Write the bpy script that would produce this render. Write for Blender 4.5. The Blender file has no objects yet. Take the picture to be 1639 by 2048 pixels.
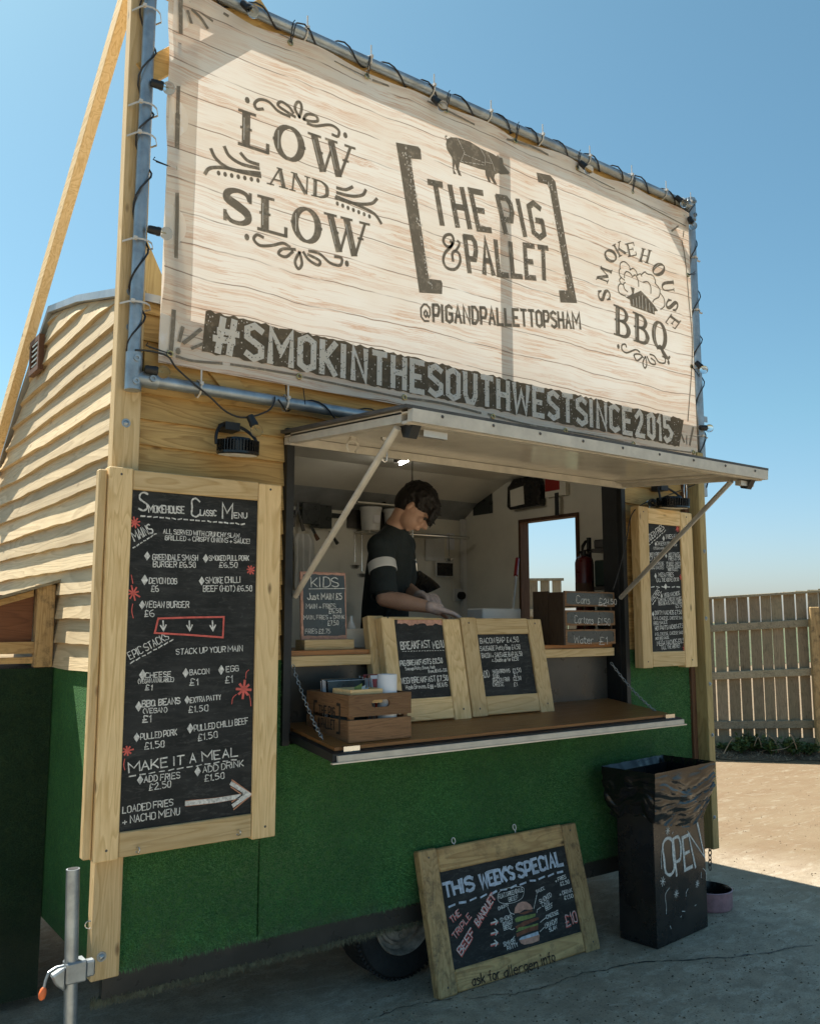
import bpy, bmesh, math, random
from mathutils import Vector, Matrix
from mathutils import noise as mn
random.seed(7)
R = math.radians
C = bpy.context.scene.collection
scene = bpy.context.scene

# ------------------------------------------------------------------ camera
CAM = Vector((-0.993, -3.091, 1.5)); FPX = 1750.0; PITCH = math.atan(216/1750.0); HEAD = R(36.185)
cam_d = bpy.data.cameras.new('camera'); cam = bpy.data.objects.new('camera', cam_d); C.objects.link(cam)
cam.location = CAM; cam.rotation_euler = (math.pi/2+PITCH, 0, -HEAD)
cam_d.sensor_fit = 'HORIZONTAL'; cam_d.sensor_width = 36; cam_d.lens = 36*FPX/1639.0
cam_d.clip_start = 0.05; cam_d.clip_end = 3000
scene.camera = cam
# ------------------------------------------------------------------ sky, sun, exposure
SUN = Vector((-0.28, 0.96, 0)).normalized()*math.cos(R(57)) + Vector((0, 0, math.sin(R(57))))
w = bpy.data.worlds.new("World"); scene.world = w; w.use_nodes = True
nt = w.node_tree; bg = nt.nodes['Background']; sky = nt.nodes.new('ShaderNodeTexSky')
sky.sky_type = 'NISHITA'; sky.sun_disc = False; sky.sun_elevation = R(57)
sky.sun_rotation = math.atan2(SUN.x, SUN.y); sky.dust_density = 1.0; sky.air_density = 1.0; sky.ozone_density = 1.0
wb = nt.nodes.new('ShaderNodeMix'); wb.data_type = 'RGBA'; wb.blend_type = 'MULTIPLY'; wb.inputs[0].default_value = 1; 
tc = nt.nodes.new('ShaderNodeTexCoord'); sx_ = nt.nodes.new('ShaderNodeSeparateXYZ'); rp_ = nt.nodes.new('ShaderNodeValToRGB')
nt.links.new(tc.outputs['Generated'], sx_.inputs[0]); nt.links.new(sx_.outputs[2], rp_.inputs[0]); nt.links.new(rp_.outputs[0], wb.inputs[7])
for _p in (0.22, 0.6): rp_.color_ramp.elements.new(_p)
for k_, (p_, c_) in enumerate(((0.0, (0.54, 0.58, 0.71)), (0.22, (0.50, 0.69, 0.66)), (0.6, (0.50, 0.72, 0.655)), (1.0, (0.58, 0.78, 0.72)))):
    el = rp_.color_ramp.elements[k_]; el.position = p_; el.color = (*c_, 1)        # hazy, softer air towards the horizon; camera white balance
nt.links.new(sky.outputs[0], wb.inputs[6]); nt.links.new(wb.outputs[2], bg.inputs[0]); bg.inputs[1].default_value = 0.070
sd = bpy.data.lights.new('sun', 'SUN'); sd.energy = 3.6; sd.angle = R(0.5); sd.color = (1.0, 0.94, 0.84)
so = bpy.data.objects.new('sun', sd); C.objects.link(so); so.rotation_euler = SUN.to_track_quat('Z', 'Y').to_euler()
so.location = SUN*40
scene.view_settings.view_transform = 'Standard'; scene.view_settings.look = 'None'
scene.view_settings.exposure = 1.65; scene.view_settings.gamma = 1.0; scene.view_settings.use_curve_mapping = False
scene.render.engine = 'CYCLES'
scene.cycles.max_bounces = 8; scene.cycles.diffuse_bounces = 4; scene.cycles.transmission_bounces = 6
scene.cycles.transparent_max_bounces = 8; scene.cycles.caustics_reflective = False; scene.cycles.caustics_refractive = False

# survey helpers: the sight line through a photo pixel, cut with a real plane of the place
_fw = Vector((math.sin(HEAD), math.cos(HEAD), 0)); _rt = Vector((math.cos(HEAD), -math.sin(HEAD), 0))
_fd = _fw*math.cos(PITCH)+Vector((0, 0, math.sin(PITCH))); _up = Vector((0, 0, math.cos(PITCH)))-_fw*math.sin(PITCH)
def ray(u, v): return _fd*FPX+_rt*(u-819.5)-_up*(v-1024)
def at(u, v, ax, val):
    d = ray(u, v); i = 'xyz'.index(ax); return CAM+d*((val-CAM[i])/d[i])
def deep(u, v, dist):
    d = ray(u, v); return CAM+d*(dist/FPX)

# ------------------------------------------------------------------ mesh and object helpers
class MB:
    def __init__(s): s.v = []; s.f = []; s.smooth = False; s.marks = []
    def mark(s): s.marks.append((len(s.v), len(s.f))); return s
    def add(s, vs, fs):
        o = len(s.v); s.v += [tuple(p) for p in vs]; s.f += [tuple(i+o for i in f) for f in fs]; return s
    def hexa(s, p):
        return s.add(p, [(0, 3, 2, 1), (4, 5, 6, 7), (0, 1, 5, 4), (1, 2, 6, 5), (2, 3, 7, 6), (3, 0, 4, 7)])
    def box(s, x0, x1, y0, y1, z0, z1):
        return s.hexa([(x0, y0, z0), (x1, y0, z0), (x1, y1, z0), (x0, y1, z0), (x0, y0, z1), (x1, y0, z1), (x1, y1, z1), (x0, y1, z1)])
    def obox(s, o, a, b, c):
        o, a, b, c = map(Vector, (o, a, b, c)); return s.hexa([o, o+a, o+a+b, o+b, o+c, o+a+c, o+a+b+c, o+b+c])
    def beam(s, p, q, w, h, side=(0, 1, 0)):
        p, q = Vector(p), Vector(q); d = (q-p).normalized(); sd_ = Vector(side); sd_ = (sd_-d*sd_.dot(d)).normalized(); n = d.cross(sd_)
        return s.obox(p-sd_*w/2-n*h/2, sd_*w, n*h, q-p)
    def tube(s, pts, r, n=10, closed=False, caps=True):
        pts = [Vector(p) for p in pts]; m = len(pts); o = len(s.v)
        rr = r if isinstance(r, (list, tuple)) else [r]*m
        t0 = (pts[1]-pts[0]).normalized(); nrm = t0.orthogonal().normalized()
        for i, p in enumerate(pts):
            if closed: t = (pts[(i+1) % m]-pts[i-1]).normalized()
            else: t = (pts[min(i+1, m-1)]-pts[max(i-1, 0)]).normalized()
            nrm = (nrm-t*nrm.dot(t)).normalized(); b = t.cross(nrm)
            for k in range(n):
                a = 2*math.pi*k/n; s.v.append(tuple(p+(nrm*math.cos(a)+b*math.sin(a))*rr[i]))
        for i in range(m if closed else m-1):
            j = (i+1) % m
            for k in range(n):
                l = (k+1) % n; s.f.append((o+i*n+k, o+i*n+l, o+j*n+l, o+j*n+k))
        if caps and not closed:
            s.f.append(tuple(o+k for k in range(n))[::-1]); s.f.append(tuple(o+(m-1)*n+k for k in range(n)))
        s.smooth = True; return s
    def lathe(s, c, prof, n=24, axis=(0, 0, 1), caps=False):
        c = Vector(c); ax = Vector(axis).normalized(); e1 = ax.orthogonal().normalized(); e2 = ax.cross(e1); o = len(s.v)
        for r, h in prof:
            for k in range(n):
                a = 2*math.pi*k/n; s.v.append(tuple(c+ax*h+(e1*math.cos(a)+e2*math.sin(a))*r))
        for i in range(len(prof)-1):
            for k in range(n):
                l = (k+1) % n; s.f.append((o+i*n+k, o+i*n+l, o+(i+1)*n+l, o+(i+1)*n+k))
        if caps:
            s.f.append(tuple(o+k for k in range(n))[::-1]); s.f.append(tuple(o+(len(prof)-1)*n+k for k in range(n)))
        s.smooth = True; return s
    def prism(s, poly, vec):
        n = len(poly); vec = Vector(vec); poly = [Vector(p) for p in poly]
        return s.add(poly+[p+vec for p in poly], [tuple(range(n))[::-1], tuple(range(n, 2*n))]+[(i, (i+1) % n, n+(i+1) % n, n+i) for i in range(n)])
    def build(s, name, m, parent=None, bevel=0, kind=None, label=None):
        org = Vector(parent['_o']) if parent is not None else Vector((0, 0, 0))
        me = bpy.data.meshes.new(name); me.from_pydata([(p[0]-org.x, p[1]-org.y, p[2]-org.z) for p in s.v], [], s.f)
        me.materials.append(m)
        if s.smooth:
            me.polygons.foreach_set('use_smooth', [True]*len(me.polygons))
            try: me.set_sharp_from_angle(angle=R(40))
            except Exception: pass
        o = bpy.data.objects.new(name, me); C.objects.link(o)
        if parent is not None: o.parent = parent; o['_o'] = tuple(org)
        else: o['_o'] = (0, 0, 0)
        if bevel:
            b = o.modifiers.new('bevel', 'BEVEL'); b.width = bevel; b.segments = 1; b.limit_method = 'ANGLE'
        if kind: o['kind'] = kind
        if label: o['label'] = label
        return o
def split_build(mb, name, m, parent):
    """one object per marked stroke group (a word, a letter, a doodle)"""
    ms = mb.marks+[(len(mb.v), len(mb.f))]
    for (v0, f0), (v1, f1) in zip(ms, ms[1:]):
        if f1 > f0:
            q = MB(); q.v = mb.v[v0:v1]; q.f = [tuple(i-v0 for i in f) for f in mb.f[f0:f1]]; q.build(name, m, parent)
def thing(name, label, cat, loc=(0, 0, 0), group=None):
    o = bpy.data.objects.new(name, None); C.objects.link(o); o.location = loc; o['_o'] = tuple(loc)
    o.empty_display_size = 0.1; o['label'] = label; o['category'] = cat
    if group: o['group'] = group
    return o
def tag(o, label, cat, group=None):
    o['label'] = label; o['category'] = cat
    if group: o['group'] = group
    return o

# ------------------------------------------------------------------ materials
class NB:
    def __init__(s, name):
        s.m = bpy.data.materials.new(name); s.m.use_nodes = True; s.t = s.m.node_tree; s.b = s.t.nodes['Principled BSDF']
    def n(s, typ, ins=None, **kw):
        x = s.t.nodes.new(typ)
        for k, v in kw.items(): setattr(x, k, v)
        for k, v in (ins or {}).items():
            if isinstance(v, bpy.types.NodeSocket): s.t.links.new(v, x.inputs[k])
            else: x.inputs[k].default_value = v
        return x
    def l(s, a, b): s.t.links.new(a, b)
    def mix(s, f, a, b, mode='MIX'):
        x = s.n('ShaderNodeMix', data_type='RGBA', blend_type=mode)
        for i, v in ((0, f), (6, a), (7, b)):
            if isinstance(v, bpy.types.NodeSocket): s.l(v, x.inputs[i])
            else: x.inputs[i].default_value = v if i == 0 else (*v, 1)
        return x.outputs[2]
    def math(s, op, a, b=0.0, c=0.0, clamp=False):
        x = s.n('ShaderNodeMath', operation=op, use_clamp=clamp)
        for i, v in enumerate((a, b, c)):
            if isinstance(v, bpy.types.NodeSocket): s.l(v, x.inputs[i])
            else: x.inputs[i].default_value = v
        return x.outputs[0]
    def ramp(s, f, *st):
        x = s.n('ShaderNodeValToRGB'); s.l(f, x.inputs[0]); e = x.color_ramp.elements
        while len(e) < len(st): e.new(0.5)
        for el, (p, c) in zip(e, st):
            el.position = p; el.color = (c, c, c, 1) if isinstance(c, (int, float)) else (*c, 1)
        return x.outputs[0]
    def noise(s, vec, scale, detail=3, rough=0.5, dist=0.0):
        return s.n('ShaderNodeTexNoise', {'Vector': vec, 'Scale': scale, 'Detail': detail, 'Roughness': rough, 'Distortion': dist}).outputs[0]
    def co(s, scale=(1, 1, 1), rand=0.0):
        tc = s.n('ShaderNodeTexCoord').outputs['Object']
        if rand:
            oi = s.n('ShaderNodeObjectInfo').outputs['Random']
            cmb = s.n('ShaderNodeCombineXYZ', {0: s.math('MULTIPLY', oi, rand), 1: s.math('MULTIPLY', oi, rand*1.7), 2: s.math('MULTIPLY', oi, rand*0.6)}).outputs[0]
            tc = s.n('ShaderNodeVectorMath', {0: tc, 1: cmb}, operation='ADD').outputs[0]
        return s.n('ShaderNodeMapping', {'Vector': tc, 'Scale': scale}).outputs[0]
    def bump(s, h, strength=0.3, dist=0.01):
        s.l(s.n('ShaderNodeBump', {'Height': h, 'Strength': strength, 'Distance': dist}).outputs[0], s.b.inputs['Normal'])
    def col(s, c): s.l(c, s.b.inputs['Base Color']) if isinstance(c, bpy.types.NodeSocket) else setattr(s.b.inputs['Base Color'], 'default_value', (*c, 1))
    def rough(s, r): s.l(r, s.b.inputs['Roughness']) if isinstance(r, bpy.types.NodeSocket) else setattr(s.b.inputs['Roughness'], 'default_value', r)

def flat(name, c, rough=0.6, metal=0.0, var=0.12, scale=9, bump=0.0, spec=0.5):
    n = NB(name); v = n.co((1, 1, 1), 20)
    f = n.noise(v, scale, 4, 0.6)
    k = n.ramp(f, (0.3, 1-var*1.6), (0.7, 1.0))
    n.col(n.mix(1.0, c, k, 'MULTIPLY')); n.b.inputs['Metallic'].default_value = metal
    n.rough(n.math('MULTIPLY_ADD', n.noise(v, scale*3, 3), 0.25, rough-0.12, True)); n.b.inputs['Specular IOR Level'].default_value = spec
    if bump: n.bump(n.noise(v, scale*8, 4), bump, 0.004)
    return n.m

def wood(name, light, dark, axis, along=1.6, across=16, knots=0.8, rough=0.7, greenish=None, strong=1.0, weather=0.0):
    n = NB(name); sc = [across]*3; sc['xyz'.index(axis)] = along
    v = n.co(tuple(sc), 31)
    v0 = n.co((1, 1, 1), 31)
    warp = n.noise(v, 0.7, 2, 0.5, 0.6)
    rings = n.math('FRACT', n.math('MULTIPLY', warp, 13.0))
    rings = n.ramp(rings, (0.0, 0.1), (0.55, 0.45), (0.86, 1.0), (1.0, 0.15))
    fine = n.noise(v, 7.0, 4, 0.65)
    f = n.math('ADD', n.math('MULTIPLY', rings, 0.42*strong), n.math('MULTIPLY', fine, 0.62), 0, True)
    c = n.mix(n.ramp(f, (0.22, 0.0), (0.85, 1.0)), light, dark)
    blot = n.noise(v0, 2.2, 3, 0.6)
    c = n.mix(n.ramp(blot, (0.42, 0.0), (0.75, 0.45)), c, greenish or tuple(x*0.72 for x in light))
    oi = n.n('ShaderNodeObjectInfo').outputs['Random']
    br = n.math('MULTIPLY_ADD', oi, 0.40, 0.74)
    cb = n.n('ShaderNodeCombineColor', {0: br, 1: br, 2: n.math('MULTIPLY', br, 0.98)}).outputs[0]
    c = n.mix(1.0, c, cb, 'MULTIPLY')
    if knots:
        ks = [9.0]*3; ks['xyz'.index(axis)] = 3.6
        kv = n.co(tuple(ks), 31)
        vo = n.n('ShaderNodeTexVoronoi', {'Vector': kv, 'Scale': 1.05, 'Randomness': 1.0}).outputs['Distance']
        kn = n.ramp(vo, (0.035, 0.9), (0.06, 0.6), (0.10, 0.0))
        c = n.mix(n.math('MULTIPLY', kn, knots), c, (0.09, 0.045, 0.018))
    if weather:
        wv = n.noise(v0, 14, 5, 0.75)
        c = n.mix(n.ramp(wv, (0.5, 0.0), (0.72, weather)), c, (0.035, 0.03, 0.025))
    n.col(c); n.rough(n.math('MULTIPLY_ADD', fine, 0.25, rough-0.15)); n.b.inputs['Specular IOR Level'].default_value = 0.3
    n.bump(n.math('ADD', fine, n.math('MULTIPLY', rings, 0.35)), 0.35, 0.003)
    return n.m

PALE = (0.82, 0.62, 0.35); PALED = (0.55, 0.37, 0.16)
M = {}
M['pine_x'] = wood('pine_x', PALE, PALED, 'x'); M['pine_z'] = wood('pine_z', PALE, PALED, 'z'); M['pine_y'] = wood('pine_y', PALE, PALED, 'y')
M['green_pine_z'] = wood('green_pine_z', (0.52, 0.40, 0.19), (0.32, 0.23, 0.10), 'z', greenish=(0.34, 0.29, 0.13))
M['green_pine_x'] = wood('green_pine_x', (0.66, 0.44, 0.17), (0.40, 0.24, 0.08), 'x', greenish=(0.46, 0.29, 0.10))
M['clad_front'] = wood('clad_front', (0.80, 0.54, 0.22), (0.42, 0.25, 0.09), 'x', along=1.2, across=14, greenish=(0.38, 0.29, 0.11), knots=0.95)
M['clad_side'] = wood('clad_side', (0.68, 0.54, 0.34), (0.44, 0.33, 0.19), 'y', along=0.9, across=13, knots=0.5)
M['brown_trim'] = wood('brown_trim', (0.16, 0.08, 0.045), (0.07, 0.035, 0.02), 'z', knots=0)
M['crate_x'] = wood('crate_x', (0.27, 0.15, 0.075), (0.13, 0.07, 0.035), 'x', along=3, across=30, knots=0.4)
M['crate_y'] = wood('crate_y', (0.27, 0.15, 0.075), (0.13, 0.07, 0.035), 'y', along=3, across=30, knots=0.3)
M['dark_crate'] = wood('dark_crate', (0.075, 0.05, 0.032), (0.035, 0.022, 0.015), 'z', along=3, across=30, knots=0.3)
M['counter_wood'] = wood('counter_wood', (0.40, 0.18, 0.06), (0.22, 0.09, 0.03), 'x', along=1.0, across=22, knots=0.2, rough=0.35)
M['old_pine_x'] = wood('old_pine_x', (0.66, 0.45, 0.21), (0.38, 0.22, 0.09), 'x', knots=1.0, weather=0.55)
M['old_pine_z'] = wood('old_pine_z', (0.62, 0.43, 0.21), (0.34, 0.21, 0.09), 'z', knots=1.0, weather=0.8)
M['ply_red'] = wood('ply_red', (0.26, 0.11, 0.055), (0.15, 0.06, 0.03), 'x', knots=0)
M['fence'] = wood('fence', (0.36, 0.29, 0.20), (0.20, 0.155, 0.10), 'z', along=2.2, across=26, knots=0.6, weather=0.35, greenish=(0.2, 0.2, 0.12))
M['fence_rail'] = wood('fence_rail', (0.44, 0.38, 0.27), (0.2, 0.165, 0.115), 'x', along=2, across=14, knots=0.4, weather=0.4, greenish=(0.24, 0.24, 0.14))
M['galv'] = flat('galvanised_steel', (0.42, 0.47, 0.50), 0.42, 0.75, 0.25, 14)
M['alu'] = flat('aluminium', (0.62, 0.60, 0.55), 0.38, 0.7, 0.15, 6)
M['alu_white'] = flat('painted_aluminium', (0.62, 0.58, 0.50), 0.4, 0.1, 0.18, 12, 0.05)
M['canopy_under'] = flat('canopy_panel', (0.74, 0.68, 0.57), 0.16, 0.0, 0.12, 3)
M['black'] = flat('black_rubber', (0.012, 0.014, 0.015), 0.55, 0, 0.3, 12)
M['black_gloss'] = flat('black_plastic', (0.012, 0.013, 0.014), 0.25, 0, 0.3, 12)
M['dark_panel'] = flat('dark_panel', (0.06, 0.056, 0.048), 0.3, 0, 0.3, 5)
M['cable'] = flat('black_cable', (0.015, 0.015, 0.016), 0.5)
M['tie'] = flat('cable_tie_nylon', (0.62, 0.60, 0.55), 0.5)
M['cream'] = flat('cream_wall', (0.82, 0.80, 0.70), 0.4, 0, 0.12, 2.5)
M['ceiling_w'] = flat('ceiling_panel', (0.76, 0.73, 0.64), 0.35, 0, 0.12, 2.5)
M['white'] = flat('white_plastic', (0.75, 0.76, 0.74), 0.45, 0, 0.08)
M['paper'] = flat('white_paper', (0.80, 0.81, 0.84), 0.7, 0, 0.05)
M['chrome'] = flat('chrome', (0.7, 0.7, 0.68), 0.2, 1.0, 0.05)
M['red'] = flat('red_paint', (0.36, 0.02, 0.015), 0.35, 0, 0.15)
M['dark_red'] = flat('extinguisher_red', (0.10, 0.010, 0.010), 0.3, 0, 0.15)
M['orange'] = flat('orange_grip', (0.80, 0.18, 0.05), 0.5, 0, 0.1)
M['pink'] = flat('pink_enamel', (0.52, 0.30, 0.34), 0.35, 0, 0.2, 30)
M['tyre'] = flat('tyre_rubber', (0.022, 0.022, 0.022), 0.8, 0, 0.35, 18, 0.3)
M['rim'] = flat('dirty_rim', (0.62, 0.55, 0.46), 0.6, 0.2, 0.5, 16, 0.2)
M['skin'] = flat('skin', (0.56, 0.34, 0.24), 0.5, 0, 0.1, 12, 0.05)
M['glove'] = flat('vinyl_glove', (0.66, 0.52, 0.48), 0.25, 0, 0.15, 40, 0.25)
M['shirt'] = flat('dark_cotton', (0.022, 0.032, 0.034), 0.85, 0, 0.2, 14, 0.2)
M['trousers'] = flat('dark_trousers', (0.02, 0.02, 0.022), 0.85)
M['hair'] = flat('dark_hair', (0.016, 0.012, 0.010), 0.55, 0, 0.4, 60, 0.5)
M['slate'] = flat('slate_grey', (0.045, 0.052, 0.050), 0.3)
M['chalk'] = flat('chalk_white', (0.88, 0.88, 0.84), 0.8, 0, 0.38, 110)
M['chalk_blue'] = flat('chalk_pale_blue', (0.64, 0.72, 0.84), 0.8, 0, 0.3, 50)
M['chalk_red'] = flat('chalk_red', (0.80, 0.16, 0.13), 0.8, 0, 0.25, 60)
M['chalk_orange'] = flat('chalk_orange', (0.62, 0.30, 0.18), 0.8, 0, 0.25, 60)
M['chalk_green'] = flat('chalk_green', (0.25, 0.34, 0.10), 0.8, 0, 0.35, 60)
M['chalk_brown'] = flat('chalk_brown', (0.24, 0.09, 0.05), 0.8, 0, 0.35, 60)
M['chalk_pink'] = flat('chalk_bun_pink', (0.64, 0.36, 0.27), 0.8, 0, 0.25, 60)
M['marker'] = flat('black_marker', (0.03, 0.02, 0.015), 0.8)
M['print'] = flat('crate_print', (0.02, 0.016, 0.012), 0.8)
M['brass'] = flat('brass', (0.55, 0.42, 0.2), 0.3, 0.9)
M['steel_dark'] = flat('weathered_metal', (0.13, 0.12, 0.11), 0.5, 0.5, 0.3)
M['roof'] = flat('roof_edge_metal', (0.45, 0.47, 0.48), 0.4, 0.5, 0.2)
M['straw'] = flat('dry_stem', (0.42, 0.33, 0.22), 0.8, 0, 0.3)
M['leaf'] = flat('weed_leaf', (0.09, 0.16, 0.045), 0.6, 0, 0.5, 20)
M['green_tub'] = flat('dark_green_plastic', (0.02, 0.05, 0.04), 0.35)

def chalkboard():
    n = NB('chalkboard'); v = n.co((1, 1, 1), 20)
    sm = n.noise(v, 5, 5, 0.65, 0.5); st = n.noise(n.co((3, 3, 14), 20), 4, 4, 0.6)
    c = n.mix(n.ramp(sm, (0.4, 0.0), (0.8, 0.8)), (0.020, 0.022, 0.022), (0.048, 0.050, 0.050))
    c = n.mix(n.ramp(st, (0.50, 0.0), (0.75, 0.5)), c, (0.075, 0.076, 0.074))
    gh = n.noise(n.co((9, 9, 30), 20), 2.0, 3, 0.7, 1.5); n.col(n.mix(n.ramp(gh, (0.56, 0.0), (0.66, 0.45)), c, (0.085, 0.085, 0.082)))
    n.rough(0.7); n.b.inputs['Specular IOR Level'].default_value = 0.2; n.bump(n.noise(v, 90, 3), 0.08, 0.002); return n.m
M['board'] = chalkboard()

def lit():
    n = NB('lit_tube'); n.col((0.9, 0.9, 0.85)); n.b.inputs['Emission Color'].default_value = (1.0, 0.95, 0.84, 1); n.b.inputs['Emission Strength'].default_value = 60; return n.m
M['lit_tube'] = lit()
def turf(name, c1, c2):
    n = NB(name); v = n.co()
    a = n.noise(v, 170, 3, 0.7); b = n.noise(v, 9, 4, 0.7); d = n.noise(v, 45, 3, 0.6); e = n.noise(v, 2.3, 3, 0.6)
    c = n.mix(n.ramp(a, (0.35, 0.0), (0.68, 1.0)), tuple(x*0.45 for x in c1), c2)
    c = n.mix(n.ramp(b, (0.35, 0.0), (0.7, 0.6)), c, tuple(x*0.55 for x in c1))
    c = n.mix(n.ramp(d, (0.45, 0.0), (0.75, 0.4)), c, (c2[0]*1.5, c2[1]*1.0, c2[2]*0.7))
    c = n.mix(n.ramp(e, (0.4, 0.0), (0.7, 0.35)), c, tuple(x*0.5 for x in c1))
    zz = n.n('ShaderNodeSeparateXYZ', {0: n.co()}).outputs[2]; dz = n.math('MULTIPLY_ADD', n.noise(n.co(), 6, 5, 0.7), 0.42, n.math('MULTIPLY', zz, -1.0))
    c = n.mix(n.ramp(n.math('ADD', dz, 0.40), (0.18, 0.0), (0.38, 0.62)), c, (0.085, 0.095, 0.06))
    n.col(c); n.rough(0.75); n.b.inputs['Specular IOR Level'].default_value = 0.25
    n.bump(n.math('ADD', a, n.math('MULTIPLY', d, 0.6)), 0.9, 0.012); return n.m
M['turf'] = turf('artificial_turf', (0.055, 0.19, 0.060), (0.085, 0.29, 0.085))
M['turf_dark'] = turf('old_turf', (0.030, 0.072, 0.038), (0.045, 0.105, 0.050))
def blade_mat():
    n = NB('turf_blade'); v = n.co(); a = n.noise(v, 70, 2); e = n.noise(v, 3.0, 4, 0.65); f = n.noise(n.co((1, 1, 1.0)), 1.3, 3, 0.6)
    c = n.mix(n.ramp(a, (0.35, 0.0), (0.65, 1.0)), (0.050, 0.19, 0.060), (0.12, 0.36, 0.11))
    c = n.mix(n.ramp(e, (0.42, 0.0), (0.62, 0.75)), c, (0.055, 0.13, 0.055)); c = n.mix(n.ramp(f, (0.50, 0.0), (0.70, 0.5)), c, (0.15, 0.25, 0.09))
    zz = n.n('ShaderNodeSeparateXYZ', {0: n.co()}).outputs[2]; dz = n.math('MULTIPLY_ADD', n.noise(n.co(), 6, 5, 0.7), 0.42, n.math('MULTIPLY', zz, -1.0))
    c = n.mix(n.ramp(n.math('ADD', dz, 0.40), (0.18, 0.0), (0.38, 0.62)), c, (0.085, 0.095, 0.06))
    n.col(c); n.rough(0.6); return n.m
M['blade'] = blade_mat()
M['fringe'] = flat('dry_turf_fringe', (0.20, 0.20, 0.12), 0.8, 0, 0.5, 40)

def fabric(name, wood_print=True, base=(0.86, 0.79, 0.69)):
    n = NB(name); v = n.co()
    if wood_print:
        sep = n.n('ShaderNodeSeparateXYZ', {0: v}); z = sep.outputs[2]; x = sep.outputs[0]
        wob = n.noise(n.co((1.3, 1, 1.0)), 2.0, 3, 0.5)
        row = n.math('MULTIPLY_ADD', wob, 0.055, z)
        q = n.math('DIVIDE', row, 0.118)
        fr = n.math('FRACT', q); idx = n.math('FLOOR', q)
        edge = n.math('MINIMUM', fr, n.math('SUBTRACT', 1.0, fr))
        line = n.ramp(edge, (0.0, 1.0), (0.010, 0.85), (0.028, 0.0))
        brk = n.ramp(n.noise(n.co((2.0, 1, 6)), 2.0, 3), (0.36, 0.0), (0.5, 1.0))
        cmb = n.n('ShaderNodeCombineXYZ', {0: n.math('MULTIPLY_ADD', idx, 3.7, n.math('MULTIPLY', x, 1.1)), 1: 0.0, 2: n.math('MULTIPLY', row, 34.0)}).outputs[0]
        st = n.noise(cmb, 1.5, 6, 0.62, 0.8)
        streak = n.ramp(st, (0.50, 0.0), (0.545, 0.95), (0.575, 0.1), (0.62, 0.8), (0.64, 0.1))
        cmb2 = n.n('ShaderNodeCombineXYZ', {0: n.math('MULTIPLY_ADD', idx, 1.3, n.math('MULTIPLY', x, 2.4)), 1: 0.0, 2: n.math('MULTIPLY', row, 9.0)}).outputs[0]
        amt = n.ramp(n.noise(cmb2, 0.8, 3, 0.6), (0.38, 0.0), (0.60, 1.0))
        fine = n.ramp(n.noise(cmb, 5.0, 4, 0.7), (0.5, 0.0), (0.72, 0.45))
        big = n.noise(n.co((0.9, 1, 1.6)), 1.7, 3, 0.6)
        c = n.mix(n.ramp(big, (0.4, 0.0), (0.72, 0.5)), base, (0.74, 0.58, 0.42))
        c = n.mix(n.math('MULTIPLY', fine, 0.35), c, (0.56, 0.33, 0.18))
        c = n.mix(n.math('MULTIPLY', n.math('MULTIPLY', streak, amt), 0.8), c, (0.60, 0.30, 0.14))
        c = n.mix(n.math('MULTIPLY', n.math('MULTIPLY', line, brk), 0.8), c, (0.17, 0.08, 0.04))
    else:
        f = n.noise(v, 22, 5, 0.75); k = n.ramp(f, (0.52, 0.0), (0.66, 0.5))
        c = n.mix(k, base, tuple(min(1, x*2.4) for x in base))
    dif = n.n('ShaderNodeBsdfDiffuse', {'Color': c}); tr = n.n('ShaderNodeBsdfTranslucent', {'Color': c})
    mx = n.n('ShaderNodeMixShader', {0: 0.25, 1: dif.outputs[0], 2: tr.outputs[0]})
    n.l(mx.outputs[0], n.t.nodes['Material Output'].inputs[0]); return n.m
M['banner'] = fabric('banner_mesh_fabric'); M['ink'] = fabric('banner_ink', False, (0.27, 0.235, 0.185)); M['ink_light'] = fabric('banner_ink_light', False, (0.92, 0.84, 0.72))
M['ink_band'] = fabric('banner_ink_band', False, (0.17, 0.14, 0.10))

def glass():
    n = NB('bulb_glass'); n.b.inputs['Transmission Weight'].default_value = 1; n.b.inputs['Roughness'].default_value = 0.02; n.b.inputs['IOR'].default_value = 1.18
    n.col((0.95, 0.95, 0.92)); return n.m
M['glass'] = glass()
def bag():
    n = NB('bin_bag'); v = n.co(); n.col((0.010, 0.010, 0.011)); n.rough(0.22)
    a = n.noise(n.co((2, 2, 13)), 1.6, 2, 0.4, 0.8)
    n.bump(a, 0.45, 0.02); return n.m
M['bag'] = bag()
def bin_mat():
    n = NB('bin_black_metal'); v = n.co((1, 1, 1)); a = n.noise(v, 6, 5, 0.7)
    n.col(n.mix(n.ramp(a, (0.45, 0.0), (0.8, 0.6)), (0.013, 0.013, 0.014), (0.045, 0.04, 0.035)))
    n.rough(n.ramp(a, (0.3, 0.18), (0.75, 0.42))); n.b.inputs['Metallic'].default_value = 0.0; n.bump(n.noise(v, 40, 3), 0.05, 0.002); return n.m
M['bin'] = bin_mat()

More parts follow.
